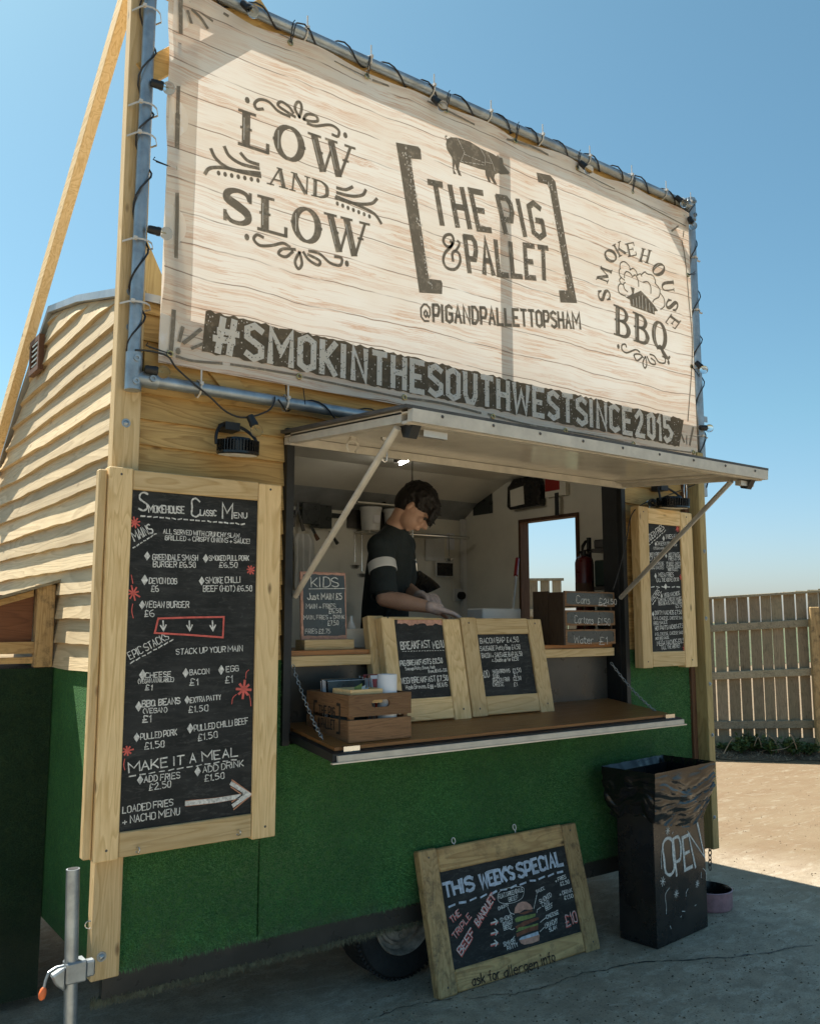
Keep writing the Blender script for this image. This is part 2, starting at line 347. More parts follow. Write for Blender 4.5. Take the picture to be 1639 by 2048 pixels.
def ground_mat():
    n = NB('yard_concrete'); v = n.co(); sep = n.n('ShaderNodeSeparateXYZ', {0: v}); x = sep.outputs[0]; y = sep.outputs[1]
    a = n.noise(v, 2.0, 6, 0.65, 0.3); b = n.noise(v, 9, 9, 0.78, 0.3); g = n.noise(v, 110, 3, 0.7); s = n.noise(n.co((2.2, 4.5, 1)), 2.6, 10, 0.82, 0.5)
    c = n.mix(n.ramp(a, (0.32, 0.0), (0.7, 1.0)), (0.34, 0.28, 0.20), (0.50, 0.42, 0.31))
    c = n.mix(n.ramp(b, (0.40, 0.0), (0.66, 0.75)), c, (0.22, 0.185, 0.135))
    c = n.mix(n.ramp(s, (0.50, 0.0), (0.62, 0.8)), c, (0.54, 0.48, 0.38))
    c = n.mix(n.ramp(g, (0.52, 0.0), (0.68, 0.6)), c, (0.09, 0.085, 0.075))
    spot = n.n('ShaderNodeTexVoronoi', {'Vector': v, 'Scale': 3.2}).outputs['Distance']
    c = n.mix(n.ramp(spot, (0.022, 0.75), (0.034, 0.0)), c, (0.03, 0.03, 0.03))
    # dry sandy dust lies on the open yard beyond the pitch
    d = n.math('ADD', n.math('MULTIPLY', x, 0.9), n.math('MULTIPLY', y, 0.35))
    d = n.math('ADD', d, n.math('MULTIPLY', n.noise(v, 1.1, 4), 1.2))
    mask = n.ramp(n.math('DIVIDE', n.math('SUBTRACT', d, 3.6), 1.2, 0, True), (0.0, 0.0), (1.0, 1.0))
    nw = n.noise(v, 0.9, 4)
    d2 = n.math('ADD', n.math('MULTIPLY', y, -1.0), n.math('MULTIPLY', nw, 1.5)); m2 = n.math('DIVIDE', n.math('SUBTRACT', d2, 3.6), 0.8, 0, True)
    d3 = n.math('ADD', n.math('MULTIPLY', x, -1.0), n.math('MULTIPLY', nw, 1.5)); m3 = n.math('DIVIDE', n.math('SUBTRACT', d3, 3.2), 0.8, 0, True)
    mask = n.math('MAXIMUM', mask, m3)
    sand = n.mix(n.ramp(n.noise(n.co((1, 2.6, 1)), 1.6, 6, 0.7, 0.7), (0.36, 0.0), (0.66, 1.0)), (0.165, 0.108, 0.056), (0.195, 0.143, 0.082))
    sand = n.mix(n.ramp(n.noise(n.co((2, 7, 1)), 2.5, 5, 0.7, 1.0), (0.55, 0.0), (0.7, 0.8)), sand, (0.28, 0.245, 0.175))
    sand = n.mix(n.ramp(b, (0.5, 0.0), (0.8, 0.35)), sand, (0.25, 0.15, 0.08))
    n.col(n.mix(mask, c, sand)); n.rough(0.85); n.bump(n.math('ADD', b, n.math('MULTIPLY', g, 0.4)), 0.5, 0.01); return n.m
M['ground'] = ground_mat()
M['soil'] = flat('dry_soil', (0.20, 0.145, 0.09), 0.95, 0, 0.5, 25, 0.6)
M['grass_far'] = flat('rough_grass', (0.10, 0.13, 0.05), 0.95, 0, 0.5, 2, 0.5)

# ------------------------------------------------------------------ the ground
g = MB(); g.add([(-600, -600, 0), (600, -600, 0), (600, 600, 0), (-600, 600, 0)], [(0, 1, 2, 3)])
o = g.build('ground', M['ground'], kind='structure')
# crack running through the concrete
def crack(p, q, wid, seed, name='crack'):
    rn = random.Random(seed); a = MB(); p, q = Vector(p), Vector(q); d = q-p; nn = Vector((-d.y, d.x, 0)).normalized(); K = 60; off = 0; vs = []
    for i in range(K+1):
        off += rn.uniform(-0.006, 0.006); off *= 0.96
        c = p+d*(i/K)+nn*(off*1.6+0.03*math.sin(i*0.13)); ww = wid*rn.uniform(0.3, 1.3)*0.5; vs += [c+nn*ww, c-nn*ww]
    a.add([(t.x, t.y, 0.003) for t in vs], [(2*i, 2*i+1, 2*i+3, 2*i+2) for i in range(K)])
    a.build(name, M['black'], kind='structure')
crack(at(1180, 1945, 'z', 0), at(1639, 1900, 'z', 0), 0.007, 3)
crack(at(1639, 1900, 'z', 0), at(2300, 1835, 'z', 0), 0.007, 4)
crack(at(760, 2035, 'z', 0), at(1180, 1945, 'z', 0), 0.004, 5)

rg = random.Random(99); b = MB()
for i in range(3000):
    u, v = rg.uniform(700, 1639), rg.uniform(1500, 2048); p = at(u, v, 'z', 0.0)
    if p.y > 0.2 and p.x < 3.3: continue
    r = rg.choice((.0018, .0025, .003, .005)) * rg.uniform(.7, 1.3); a = rg.uniform(0, 6)
    q = [p+Vector((math.cos(a+k*1.5708)*r*rg.uniform(.7, 1.2), math.sin(a+k*1.5708)*r*rg.uniform(.7, 1.2), .0005)) for k in range(4)]+[p+Vector((rg.uniform(-.3, .3)*r, rg.uniform(-.3, .3)*r, r*.9))]
    b.add(q, [(0, 1, 4), (1, 2, 4), (2, 3, 4), (3, 0, 4)])
b.build('grit', M['soil'], kind='stuff')
# ------------------------------------------------------------------ the food trailer
W = 3.38; DEP = 2.15
def roofz(y):
    P = [(-0.05, 2.655), (0.10, 2.70), (0.6, 2.83), (1.085, 2.925), (1.6, 2.60), (2.05, 2.30), (2.4, 2.08)]
    for (a, b), (c, d) in zip(P, P[1:]):
        if y <= c: return b+(d-b)*(y-a)/(c-a)
    return P[-1][1]
tr = thing('food_trailer', 'timber clad catering trailer with serving hatch, green turf skirt and open canopy', 'food trailer', (1.69, 1.07, 0))
OX0, OX1, OZ0, OZ1 = 0.67, 2.64, 1.05, 2.235      # hatch opening
# carcass: walls with thickness
b = MB(); b.box(0.02, 0.06, 0.03, DEP, 0.36, 2.30); b.build('inner_wall', M['cream'], tr)
b = MB(); b.box(0.06, W-0.06, DEP-0.04, DEP, 0.36, 2.30); b.build('inner_wall', M['cream'], tr)
WY0, WY1, WZ0, WZ1 = 0.905, 1.475, 1.40, 2.21    # window in the right wall
b = MB(); X0, X1 = W-0.06, W-0.02
b.box(X0, X1, 0.03, WY0, 0.36, 2.62); b.box(X0, X1, WY1, DEP, 0.36, 2.62); b.box(X0, X1, WY0, WY1, 0.36, WZ0); b.box(X0, X1, WY0, WY1, WZ1, 2.62)
b.build('inner_wall', M['cream'], tr)
b = MB(); b.box(0.02, W-0.02, 0.02, DEP, 0.36, 0.42); b.build('floor', M['ceiling_w'], tr)
# ceiling
b = MB(); b.box(0.06, W-0.06, 0.04, 1.6, 2.50, 2.53); b.add([(0.06, 1.6, 2.50), (W-0.02, 1.6, 2.50), (W-0.02, DEP, 2.30), (0.06, DEP, 2.30)], [(0, 1, 2, 3)])
b.build('ceiling', M['ceiling_w'], tr)
b = MB(); b.box(0.06, OX0, 0.015, 0.03, 0.36, 2.6); b.box(OX1, W-0.06, 0.015, 0.03, 0.36, 2.6); b.box(OX0, OX1, 0.015, 0.03, OZ1, 2.6); b.box(OX0, OX1, 0.015, 0.03, 0.36, OZ0)
b.build('front_wall', M['dark_panel'], tr)
# roof sheet and gable plates
ys = [-0.03, 0.10, 0.35, 0.6, 0.85, 1.085, 1.3, 1.6, 2.05, 2.2]
b = MB()
for i in range(len(ys)-1):
    ya, yb = ys[i], ys[i+1]
    b.hexa([(-0.032, ya, roofz(ya)), (W+0.05, ya, roofz(ya)), (W+0.05, yb, roofz(yb)), (-0.032, yb, roofz(yb)), (-0.032, ya, roofz(ya)+0.030), (W+0.05, ya, roofz(ya)+0.035), (W+0.05, yb, roofz(yb)+0.035), (-0.032, yb, roofz(yb)+0.030)])
b.build('roof', M['roof'], tr)
for xx in (0.005, W-0.02):
    b = MB(); poly = [(xx, 0.03, 0.36)]+[(xx, y, roofz(y)-0.004) for y in ys[1:]]+[(xx, DEP, 0.36)]
    if xx < 1: b.prism(poly, (0.012, 0, 0))
    else:
        b.box(xx, xx+0.02, 0.03, WY0, 0.36, 2.72); b.box(xx, xx+0.02, WY1, DEP, 0.36, 2.30); b.box(xx, xx+0.02, WY0, WY1, 0.36, WZ0); b.box(xx, xx+0.02, WY0, WY1, WZ1, 2.72)
    b.build('side_wall', M['brown_trim'], tr)
b = MB(); b.box(-0.03, W+0.03, DEP, DEP+0.02, 0.36, 2.25); b.build('back_wall', M['brown_trim'], tr)
# waney edged boards on the left side
rn = random.Random(11); pitch_b = 0.098; z = 1.31; k = 0
while z < 2.95:
    b = MB(); n = 46; ph = rn.uniform(0, 6); amp = rn.uniform(0.003, 0.008); fr = rn.uniform(1.2, 2.6); ph2 = rn.uniform(0, 6); tilt = rn.uniform(-0.008, 0.008)
    prev = None; vs = []; cols = []
    for i in range(n+1):
        y = 0.02+(DEP+0.01-0.02)*i/n
        lo = z+0.009*mn.noise(Vector((y*1.6, ph*7, 0)))+0.0040*mn.noise(Vector((y*5.5, ph*5, 4)))+0.002*mn.noise(Vector((y*22, ph*3, 9)))+tilt*(y-1)
        hi = min(z+pitch_b+0.03, roofz(y)-0.002); lo2 = min(lo, roofz(y)-0.002)
        if k == 0: lo2 = z+0.003*math.sin(9*y)
        th = 0.030+0.0015*math.sin(fr*y*2+ph2)
        cols.append((y, lo2, hi, th))
    seg = []
    for i, (y, lo, hi, th) in enumerate(cols):
        if hi-lo > 0.004: seg.append((y, lo, hi, th))
    if len(seg) > 2:
        for (y, lo, hi, th) in seg:
            fth = th*(1 if hi-lo > 0.05 else max(0.3, (hi-lo)/0.05))
            vs += [(-0.004-fth, y, lo), (-0.009, y, hi), (0.004, y, hi), (0.004, y, lo)]
        fs = []
        for i in range(len(seg)-1):
            o1, o2 = 4*i, 4*i+4
            for a in range(4):
                c = (a+1) % 4; fs.append((o1+a, o2+a, o2+c, o1+c))
        fs += [(0, 1, 2, 3), tuple(4*(len(seg)-1)+q for q in (3, 2, 1, 0))]
        b.add(vs, fs); b.build('board', M['clad_side'], tr)
    z += pitch_b; k += 1
b = MB(); b.box(-0.045, -0.012, 0.0, 0.022, 1.30, 2.71); b.build('corner_trim', M['brown_trim'], tr)
b = MB(); b.box(-0.04, 0.0, DEP+0.01, DEP+0.035, 1.30, 2.26); b.build('corner_trim', M['roof'], tr)
# side vent
v0 = at(80, 750, 'x', -0.05); v1 = at(105, 670, 'x', -0.05); b = MB(); zz0, zz1 = 2.66, 2.83; yy0, yy1 = 1.12, 1.30
b.box(-0.055, -0.03, yy0, yy0+0.025, zz0, zz1); b.box(-0.055, -0.03, yy1-0.025, yy1, zz0, zz1); b.box(-0.055, -0.03, yy0+0.025, yy1-0.025, zz0, zz0+0.025); b.box(-0.055, -0.03, yy0+0.025, yy1-0.025, zz1-0.025, zz1)
vf = b.build('vent', M['brown_trim'], tr)
for i in range(5):
    b = MB(); zc = zz0+0.037+i*0.025; b.obox((-0.05, yy0+0.027, zc), (0.018, 0, 0.01), (0, yy1-yy0-0.054, 0), (-0.002, 0, 0.006)); b.build('louvre', M['alu'], vf)
# front lapped boards
def lap(x0, x1, z0, z1, y, parent, mat, seed, lip=0.022, wavy=0.003, kk='board'):
    r2 = random.Random(seed); n = max(4, int((x1-x0)/0.06)); b = MB(); ph = r2.uniform(0, 6); vs = []
    for i in range(n+1):
        x = x0+(x1-x0)*i/n; lo = z0+wavy*math.sin(7*x+ph)+0.4*wavy*math.sin(23*x+ph)
        vs += [(x, y-lip, lo), (x, y-0.006, z1), (x, y, z1), (x, y, lo)]
    fs = []
    for i in range(n):
        o1, o2 = 4*i, 4*i+4
        for a in range(4):
            c = (a+1) % 4; fs.append((o1+a, o1+c, o2+c, o2+a))
    fs += [(3, 2, 1, 0), tuple(4*n+q for q in (0, 1, 2, 3))]
    b.add(vs, fs); return b.build(kk, mat, parent)
z = 1.345; i = 0
while z < 2.66:
    t = min(z+0.112, 2.70)
    if z > OZ1-0.03: lap(0.045, 3.33, z, t, 0.012, tr, M['clad_front'], i)
    elif t > OZ1+0.03: lap(0.045, OX0-0.03, z, t, 0.012, tr, M['clad_front'], i); lap(OX1+0.03, 3.33, z, t, 0.012, tr, M['clad_front'], i+50)
    else:
        lap(0.045, OX0-0.03, z, t, 0.012, tr, M['clad_front'], i)
        lap(OX1+0.03, 3.33, z, t, 0.012, tr, M['clad_front'], i+50)
    z += 0.098; i += 1
# black hatch frame
b = MB(); b.box(OX0-0.03, OX0, -0.03, 0.014, 1.02, OZ1+0.03); b.box(OX1, OX1+0.03, -0.03, 0.014, 1.02, OZ1+0.03); b.box(OX0, OX1, -0.02, 0.014, OZ1, OZ1+0.035)
b.box(OX0, OX0+0.02, 0.0, 0.16, 1.05, OZ1); b.box(OX1-0.008, OX1, 0.0, 0.10, 1.05, OZ1)
b.build('hatch_frame', M['black'], tr)
b = MB(); b.box(OX0+0.05, OX0+0.30, -0.05, -0.02, OZ1+0.005, OZ1+0.05); b.build('hinge_cover', M['steel_dark'], tr)
# corner posts
PY = -0.052
lp = MB(); lx0 = at(185, 1850, 'y', PY).x; lp.box(lx0, lx0+0.094, PY, 0.0, 0.33, 4.02); lp.build('left_post', M['pine_z'], tr, bevel=0.003)
rx0, rx1 = at(1410, 1300, 'y', -0.10).x, at(1426, 1400, 'y', -0.10).x; rp = MB(); rp.box(rx0, rx1, -0.10, -0.0, 0.27, 2.45); rp.build('right_post', M['green_pine_z'], tr, bevel=0.003)
rp = MB(); rp.box(rx0-0.036, rx0-0.001, -0.03, 0.0, 0.27, 2.45); rp.build('right_post', M['brown_trim'], tr, bevel=0.002)
def bolt(p, d, r=0.011, parent=tr):
    b = MB(); d = Vector(d); b.lathe(p, [(0.0, 0.009), (r*0.5, 0.008), (r*0.95, 0.004), (r, 0.0)], 10, d); b.lathe(Vector(p), [(r*1.5, 0.0005), (r*1.4, 0.002), (0, 0.002)], 12, d); return b.build('bolt', M['galv'], parent)
for u, v in ((203, 1914), (252, 846), (261, 655), (262, 584)): bolt(at(u, v, 'y', PY), (0, -1, 0))
for u, v in ((1417, 1237), (1425, 1368), (1430, 1470), (1434, 1635), (1414, 1103)):
    bolt(at(u-6, v, 'y', -0.10), (0, -1, 0), 0.008)
# turf panels
TY = -0.012
SEAM = at(516, 1780, 'y', TY).x
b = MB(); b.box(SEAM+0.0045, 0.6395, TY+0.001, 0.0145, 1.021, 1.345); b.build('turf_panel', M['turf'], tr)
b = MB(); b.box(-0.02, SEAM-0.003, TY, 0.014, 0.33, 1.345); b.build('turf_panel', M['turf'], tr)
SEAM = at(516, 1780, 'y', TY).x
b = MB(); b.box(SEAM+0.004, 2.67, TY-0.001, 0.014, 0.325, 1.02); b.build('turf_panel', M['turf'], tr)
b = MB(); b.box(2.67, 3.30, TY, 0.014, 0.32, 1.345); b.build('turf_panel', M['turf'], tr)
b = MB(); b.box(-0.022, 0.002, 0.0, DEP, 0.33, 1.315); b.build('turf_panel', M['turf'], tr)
# seam shadows are real gaps: thin dark battens behind, skirt board under the turf
b = MB(); b.box(0.0, 3.32, 0.0, 0.03, 0.245, 0.329); b.build('skirt_board', M['dark_panel'], tr)
b = MB(); b.box(0.02, 3.34, 0.04, 0.10, 0.28, 0.36); b.box(0.02, 0.08, 0.10, DEP, 0.28, 0.36); b.box(3.28, 3.34, 0.10, DEP, 0.28, 0.36); b.box(1.3, 1.36, 0.10, DEP, 0.28, 0.36)
b.build('chassis_rail', M['black'], tr)
def blades(n, area, name, mat, seed, ln=(0.010, 0.020), wd=0.0011, down=False):
    rr = random.Random(seed); vs = []; fs = []
    for i in range(n):
        x, y, z = area(rr); l = rr.uniform(*ln); a = rr.uniform(0, 6.28)
        dx = math.cos(a)*l*0.6; dz = math.sin(a)*l*0.6; dy = -l*rr.uniform(0.3, 0.7)
        if down: dx = rr.uniform(-0.4, 0.4)*l; dz = -l; dy = -rr.uniform(0, 0.5)*l
        px, pz = -math.sin(a)*wd, math.cos(a)*wd
        if down: px, pz = wd, 0
        o = len(vs); vs += [(x-px, y, z-pz), (x+px, y, z+pz), (x+dx, y+dy, z+dz)]; fs.append((o, o+1, o+2))
    b = MB(); b.add(vs, fs); return b.build(name, mat, tr, kind='stuff')
def front_area(r):
    while True:
        x = r.uniform(-0.02, 3.30); z = r.uniform(0.33, 1.34)
        if z > 1.02 and OX0-0.03 < x < OX1+0.03: continue
        if abs(x-SEAM) < 0.004: continue
        return x, TY-0.0005, z
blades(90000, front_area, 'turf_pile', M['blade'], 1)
blades(5000, lambda r: (r.uniform(-0.02, 3.3), r.uniform(TY-0.004, 0.01), 0.34+r.uniform(-0.01, 0.01)), 'turf_fringe', M['blade'], 2, (0.01, 0.022), 0.0012, True)
blades(5500, lambda r: (r.uniform(-0.03, 2.0), r.uniform(-0.008, 0.03), 0.245+r.uniform(-0.006, 0.01)), 'turf_fringe', M['fringe'], 3, (0.012, 0.028), 0.0014, True)
blades(700, lambda r: (-0.03, r.uniform(-0.03, 0.02), r.uniform(1.0, 1.32)), 'turf_fringe', M['fringe'], 4, (0.012, 0.03), 0.0012)
# wheel
def wheel(cx, cy, cz, r):
    wt = MB(); wt.lathe((cx, cy, cz), [(0.55*r, 0.004), (0.78*r, -0.018), (0.93*r, -0.014), (r*0.985, 0.010), (r, 0.03), (r, 0.13), (r*0.985, 0.15), (0.93*r, 0.174), (0.55*r, 0.16)], 48, (0, 1, 0))
    wh = wt.build('wheel', M['tyre'], tr)
    t = MB()
    for k in range(72):
        a = 2*math.pi*k/72; c = Vector((math.cos(a), 0, math.sin(a))); tt = Vector((-math.sin(a), 0, math.cos(a)))
        t.obox(Vector((cx, cy, cz))+c*(r*0.955)-tt*0.005+Vector((0, -0.006, 0)), tt*0.010, Vector((0, 0.03, 0)), c*(r*0.05))
    t.build('tread_lug', M['tyre'], wh, kind='stuff')
    rm = MB(); rm.lathe((cx, cy, cz), [(0.60*r, -0.006), (0.585*r, -0.014), (0.555*r, -0.002), (0.53*r, 0.028), (0.47*r, 0.030), (0.45*r, 0.016), (0.41*r, 0.012), (0.38*r, 0.026), (0.25*r, 0.030), (0.235*r, 0.10)], 48, (0, 1, 0))
    rm.build('rim', M['rim'], wh)
    for k in range(5):
        a = 2*math.pi*k/5-math.pi/2+0.05; c = Vector((cx+math.cos(a)*0.32*r, cy+0.034, cz+math.sin(a)*0.32*r)); nu = MB(); nu.lathe(c, [(0.012, 0), (0.011, 0.012), (0, 0.014)], 6, (0, -1, 0)); nu.build('wheel_nut', M['rim'], wh)
    ax = MB(); ax.lathe((cx, cy+0.04, cz), [(0.028, 0.0), (0.03, 0.03), (0.03, 1.9)], 12, (0, 1, 0)); ax.build('axle', M['black'], tr)
wheel(1.285, 0.070, 0.243, 0.243)
wheel(1.285, 1.92, 0.243, 0.243)
# canopy (lifted hatch door)
hb = Vector((0.655, -0.02, 2.222)); fb = Vector((0.615, -0.855, 2.160)); CW = 2.00
cp_d = fb-hb; cd = Vector((0, cp_d.y, cp_d.z)); nrm = Vector((1, 0, 0)).cross(cd).normalized()
if nrm.z < 0: nrm = -nrm
o0 = Vector((0.63, -0.025, 2.225))
cp = MB(); cp.obox(o0, (CW, 0, 0), cd, nrm*0.006); canopy = cp.build('canopy', M['canopy_under'], tr)
b = MB(); b.obox(o0+nrm*0.013-Vector((0.02, 0, 0)), (CW+0.04, 0, 0), cd*1.02, nrm*0.012); b.build('canopy_top', M['steel_dark'], canopy)
cdn = cd.normalized(); L = cd.length
def rail(o, a, bvec, c, m=M['alu_white'], nm='canopy_rail'): x = MB(); x.obox(o, a, bvec, c); return x.build(nm, m, canopy)
rail(o0+cd-nrm*0.030, (CW, 0, 0), cdn*0.028, nrm*0.042)                   # front rail
rail(o0+cd-nrm*0.034-cdn*0.03, (CW, 0, 0), cdn*0.028, nrm*0.010)
rail(o0-nrm*0.030-cdn*0.0, (CW, 0, 0), cdn*0.022, nrm*0.028)
rail(o0-nrm*0.018+cdn*0.025, (CW, 0, 0), cdn*0.014, nrm*0.016)
rail(o0-nrm*0.034+cdn*0.042, (CW, 0, 0), cdn*0.006, nrm*0.032)
for xx in (0.0, CW-0.03):
    rail(o0+Vector((xx, 0, 0))+cdn*0.05-nrm*0.028, (0.03, 0, 0), cdn*(L-0.085), nrm*0.040)
    rail(o0+Vector((xx+0.03 if xx == 0 else xx-0.05, 0, 0))+cdn*0.05-nrm*0.010, (0.05, 0, 0), cdn*(L-0.085), nrm*0.009)
for k in range(9):
    p = o0+cd+cdn*0.029+nrm*0.0+Vector((0.12+k*0.222, 0, 0)); b = MB(); b.lathe(p, [(0.006, 0), (0.004, 0.003), (0, 0.003)], 8, (0, -1, 0)); b.build('rivet', M['steel_dark'], canopy)
# corner castings and stay brackets on the canopy
for xx in (0.09, CW-0.12):
    b = MB(); q = o0+cd-cdn*0.06+Vector((xx, 0, 0))-nrm*0.062; b.obox(q, (0.10, 0, 0), cdn*0.03, nrm*0.022); b.build('catch', M['alu'], canopy)
for xx in (0.03, CW-0.07):
    b = MB(); q = o0+cd*0.90+Vector((xx, 0, 0))-nrm*0.03; b.prism([q, q+cdn*0.075, q+cdn*0.05-nrm*0.045, q+cdn*0.02-nrm*0.04], (0.035, 0, 0)); b.build('stay_bracket', M['black'], canopy)
# stay poles
sa = at(795, 855, 'y', -0.79); sb = at(590, 1192, 'y', -0.015)
b = MB(); b.tube([sa, sb], 0.0125, 10); b.build('stay_pole', M['alu_white'], tr)
sa = at(1462, 962, 'y', -0.79); sb = at(1240, 1196, 'y', -0.035)
b = MB(); b.tube([sa, sb], 0.0115, 10); b.build('stay_pole', M['alu'], tr)
# clips under the canopy
q = o0+cd*0.42+Vector((0.10, 0, 0))-nrm*0.02
b = MB(); b.tube([q+Vector((0.024*math.sin(a), 0, -0.035-0.024*math.cos(a)))*1.0 for a in [R(x) for x in range(-150+180, 331, 20)]], 0.0055, 6); b.box(q.x-0.012, q.x+0.012, q.y-0.008, q.y+0.008, q.z-0.014, q.z); b.build('pole_clip', M['alu_white'], canopy)
def carabiner(p, L_=0.085, par=canopy, nm='hook'):
    p = Vector(p); b = MB(); pts = [(0, 0, 0), (0.011, 0, -0.012), (0.012, 0, -L_*0.5), (0.009, 0, -L_*0.95), (0, 0, -L_), (-0.009, 0, -L_*0.95), (-0.013, 0, -L_*0.5), (-0.01, 0, -0.012)]
    b.tube([p+Vector(t) for t in pts], 0.0028, 6, closed=True); b.box(p.x-0.014, p.x+0.014, p.y-0.006, p.y+0.006, p.z-0.004, p.z+0.006); b.build(nm, M['chrome'], par)
carabiner(o0+cd*0.55+Vector((0.17, 0, 0))-nrm*0.03); carabiner(at(1369, 966, 'y', -0.10), 0.10, tr)
# serving flap
FZ0, FZ1, FY1 = 1.072, 1.030, -0.345
def fz(y): return FZ0+(FZ1-FZ0)*(y/FY1)
b = MB(); b.hexa([(0.675, FY1, fz(FY1)-0.035), (2.665, FY1, fz(FY1)-0.035), (2.665, 0, FZ0-0.035), (0.675, 0, FZ0-0.035), (0.675, FY1, fz(FY1)-0.006), (2.665, FY1, fz(FY1)-0.006), (2.665, 0, FZ0-0.006), (0.675, 0, FZ0-0.006)])
flap = b.build('serving_flap', M['black'], tr)
b = MB(); ya, yb = -0.315, 0.10; b.hexa([(0.70, ya, fz(ya)-0.004), (2.625, ya, fz(ya)-0.004), (2.625, yb, fz(yb)-0.004), (0.70, yb, fz(yb)-0.004), (0.70, ya, fz(ya)+0.008), (2.625, ya, fz(ya)+0.008), (2.625, yb, fz(yb)+0.008), (0.70, yb, fz(yb)+0.008)])
b.build('flap_top', M['counter_wood'], flap)
b = MB(); b.box(0.69, 2.665, FY1-0.012, FY1-0.001, fz(FY1)-0.034, fz(FY1)-0.012); b.build('edge_strip', M['alu_white'], flap)
b = MB(); b.box(0.665, 2.68, FY1-0.016, FY1-0.0012, fz(FY1)-0.040, fz(FY1)-0.0345); b.build('edge_strip', M['alu'], flap)
for xx in (0.73, 2.56):
    b = MB(); b.box(xx, xx+0.07, -0.33, -0.316, fz(-0.33)-0.006, fz(-0.33)+0.012); b.build('latch', M['chrome'], flap)
def chain(p, q, nm='chain', sag=0.03, par=tr, link=0.021, rad=0.0018, mat=None):
    p, q = Vector(p), Vector(q); Ln = (q-p).length; n = int(Ln/(link*0.72)); b = MB()
    pts = [p.lerp(q, i/n)-Vector((0, 0, sag*4*(i/n)*(1-i/n))) for i in range(n+1)]
    for i in range(n):
        c = (pts[i]+pts[i+1])/2; t = (pts[i+1]-pts[i]).normalized(); s_ = t.cross(Vector((0.3, 1, 0.1))).normalized()
        if i % 2: s_ = t.cross(s_)
        h = link/2; ww = link*0.28
        b.tube([c+t*h*math.cos(a)+s_*ww*math.sin(a) for a in [2*math.pi*k/8 for k in range(8)]], rad, 4, closed=True)
    return b.build(nm, mat or M['galv'], par)
chain(at(585, 1330, 'y', 0.0), at(645, 1478, 'z', 1.06), sag=0.02)
chain(at(1221, 1325, 'y', -0.005), at(1312, 1424, 'z', 1.047), sag=0.02)
# inner counter
KC = at(650, 1301, 'y', 0.03).z
b = MB(); b.box(OX0+0.02, OX1-0.02, 0.045, 0.44, KC-0.02, KC); b.build('inner_counter', M['counter_wood'], tr)
b = MB(); b.box(OX0+0.02, OX1-0.02, 0.030, 0.09, KC-0.062, KC-0.021); b.build('counter_edge', M['pine_x'], tr, bevel=0.002)
b = MB(); b.box(OX0+0.02, OX1-0.02, 0.085, 0.105, 1.06, KC-0.063); b.build('counter_panel', M['dark_panel'], tr)
# window frame in the right wall
b = MB(); e = 0.022; xx0, xx1 = W-0.075, W+0.005
b.box(xx0, xx1, WY0, WY0+e, WZ0, WZ1); b.box(xx0, xx1, WY1-e, WY1, WZ0, WZ1); b.box(xx0, xx1, WY0+e, WY1-e, WZ0, WZ0+e); b.box(xx0, xx1, WY0+e, WY1-e, WZ1-e, WZ1)
b.build('window_frame', M['brown_trim'], tr)
# conduits on the inner walls
b = MB(); b.box(W-0.10, W-0.062, DEP-0.085, DEP-0.05, 0.5, 2.27); b.build('conduit', M['white'], tr)
b = MB(); b.tube([at(u, v, 'x', W-0.075) for u, v in ((925, 978), (945, 968), (985, 964), (1030, 958), (1070, 948))], 0.006, 6); b.build('cable_run', M['cable'], tr)
b = MB(); b.box(W-0.085, W-0.062, 0.55, 0.575, 1.7, 2.5); b.build('conduit', M['white'], tr)
c0, c1_ = at(799, 929, 'z', 2.462), at(816, 922, 'z', 2.462); b = MB(); b.box(min(c0.x, c1_.x)-.01, max(c0.x, c1_.x)+.01, min(c0.y, c1_.y)-.01, max(c0.y, c1_.y)+.01, 2.472, 2.499); lh = b.build('ceiling_light', M['steel_dark'], tr); b = MB(); b.tube([c0, c1_], 0.0045, 8); b.build('light_tube', M['lit_tube'], lh)

# hooks and rings
def ring(p, r=0.014, t=0.0018, par=tr, nrm_=(0, 1, 0), nm='hook', mat=None):
    p = Vector(p); a = Vector(nrm_).orthogonal().normalized(); c = Vector(nrm_).cross(a).normalized(); b = MB()
    b.tube([p+a*r*math.cos(t_)+c*r*math.sin(t_) for t_ in [2*math.pi*k/14 for k in range(14)]], t, 5, closed=True); return b.build(nm, mat or M['chrome'], par)
ring(at(178, 1850, 'y', -0.03), 0.012, 0.0018, tr, (0.3, 1, 0), 'ring')
chain(at(1419, 1682, 'y', -0.02), at(1419, 1740, 'y', -0.02), sag=0.0, link=0.034, rad=0.003, mat=M['steel_dark'])

# ------------------------------------------------------------------ corner steady with clamp (bottom left)
st = thing('prop_stand', 'galvanised prop stand tube with clamp and orange handled lever at trailer corner', 'prop stand', (-0.10, -0.10, 0))
sx, sy = at(150, 1925, 'y', -0.10).x, -0.10
pt = at(146, 1738, 'y', sy)
b = MB(); b.tube([(sx, sy, 0.02), (pt.x, sy, pt.z)], 0.021, 20); b.build('tube', M['galv'], st)
b = MB(); b.lathe((pt.x, sy, pt.z), [(0.0165, 0.0012), (0, 0.0012)], 16); b.build('tube_end', M['black'], st)
b = MB(); b.lathe((sx, sy, 0), [(0.07, 0), (0.07, 0.008), (0.024, 0.014), (0.024, 0.04)], 20); b.build('foot', M['galv'], st)
cz = 0.40
b = MB(); b.box(sx-0.032, sx+0.032, sy-0.026, sy+0.028, cz-0.035, cz+0.03); b.box(sx+0.032, sx+0.062, sy-0.01, sy+0.02, cz-0.03, cz+0.02)
b.prism([(sx-0.032, sy-0.02, cz+0.02), (sx-0.075, sy-0.02, cz+0.0), (sx-0.06, sy-0.02, cz-0.03), (sx-0.032, sy-0.02, cz-0.055)], (0, 0.03, 0)); b.build('clamp', M['galv'], st, bevel=0.005)
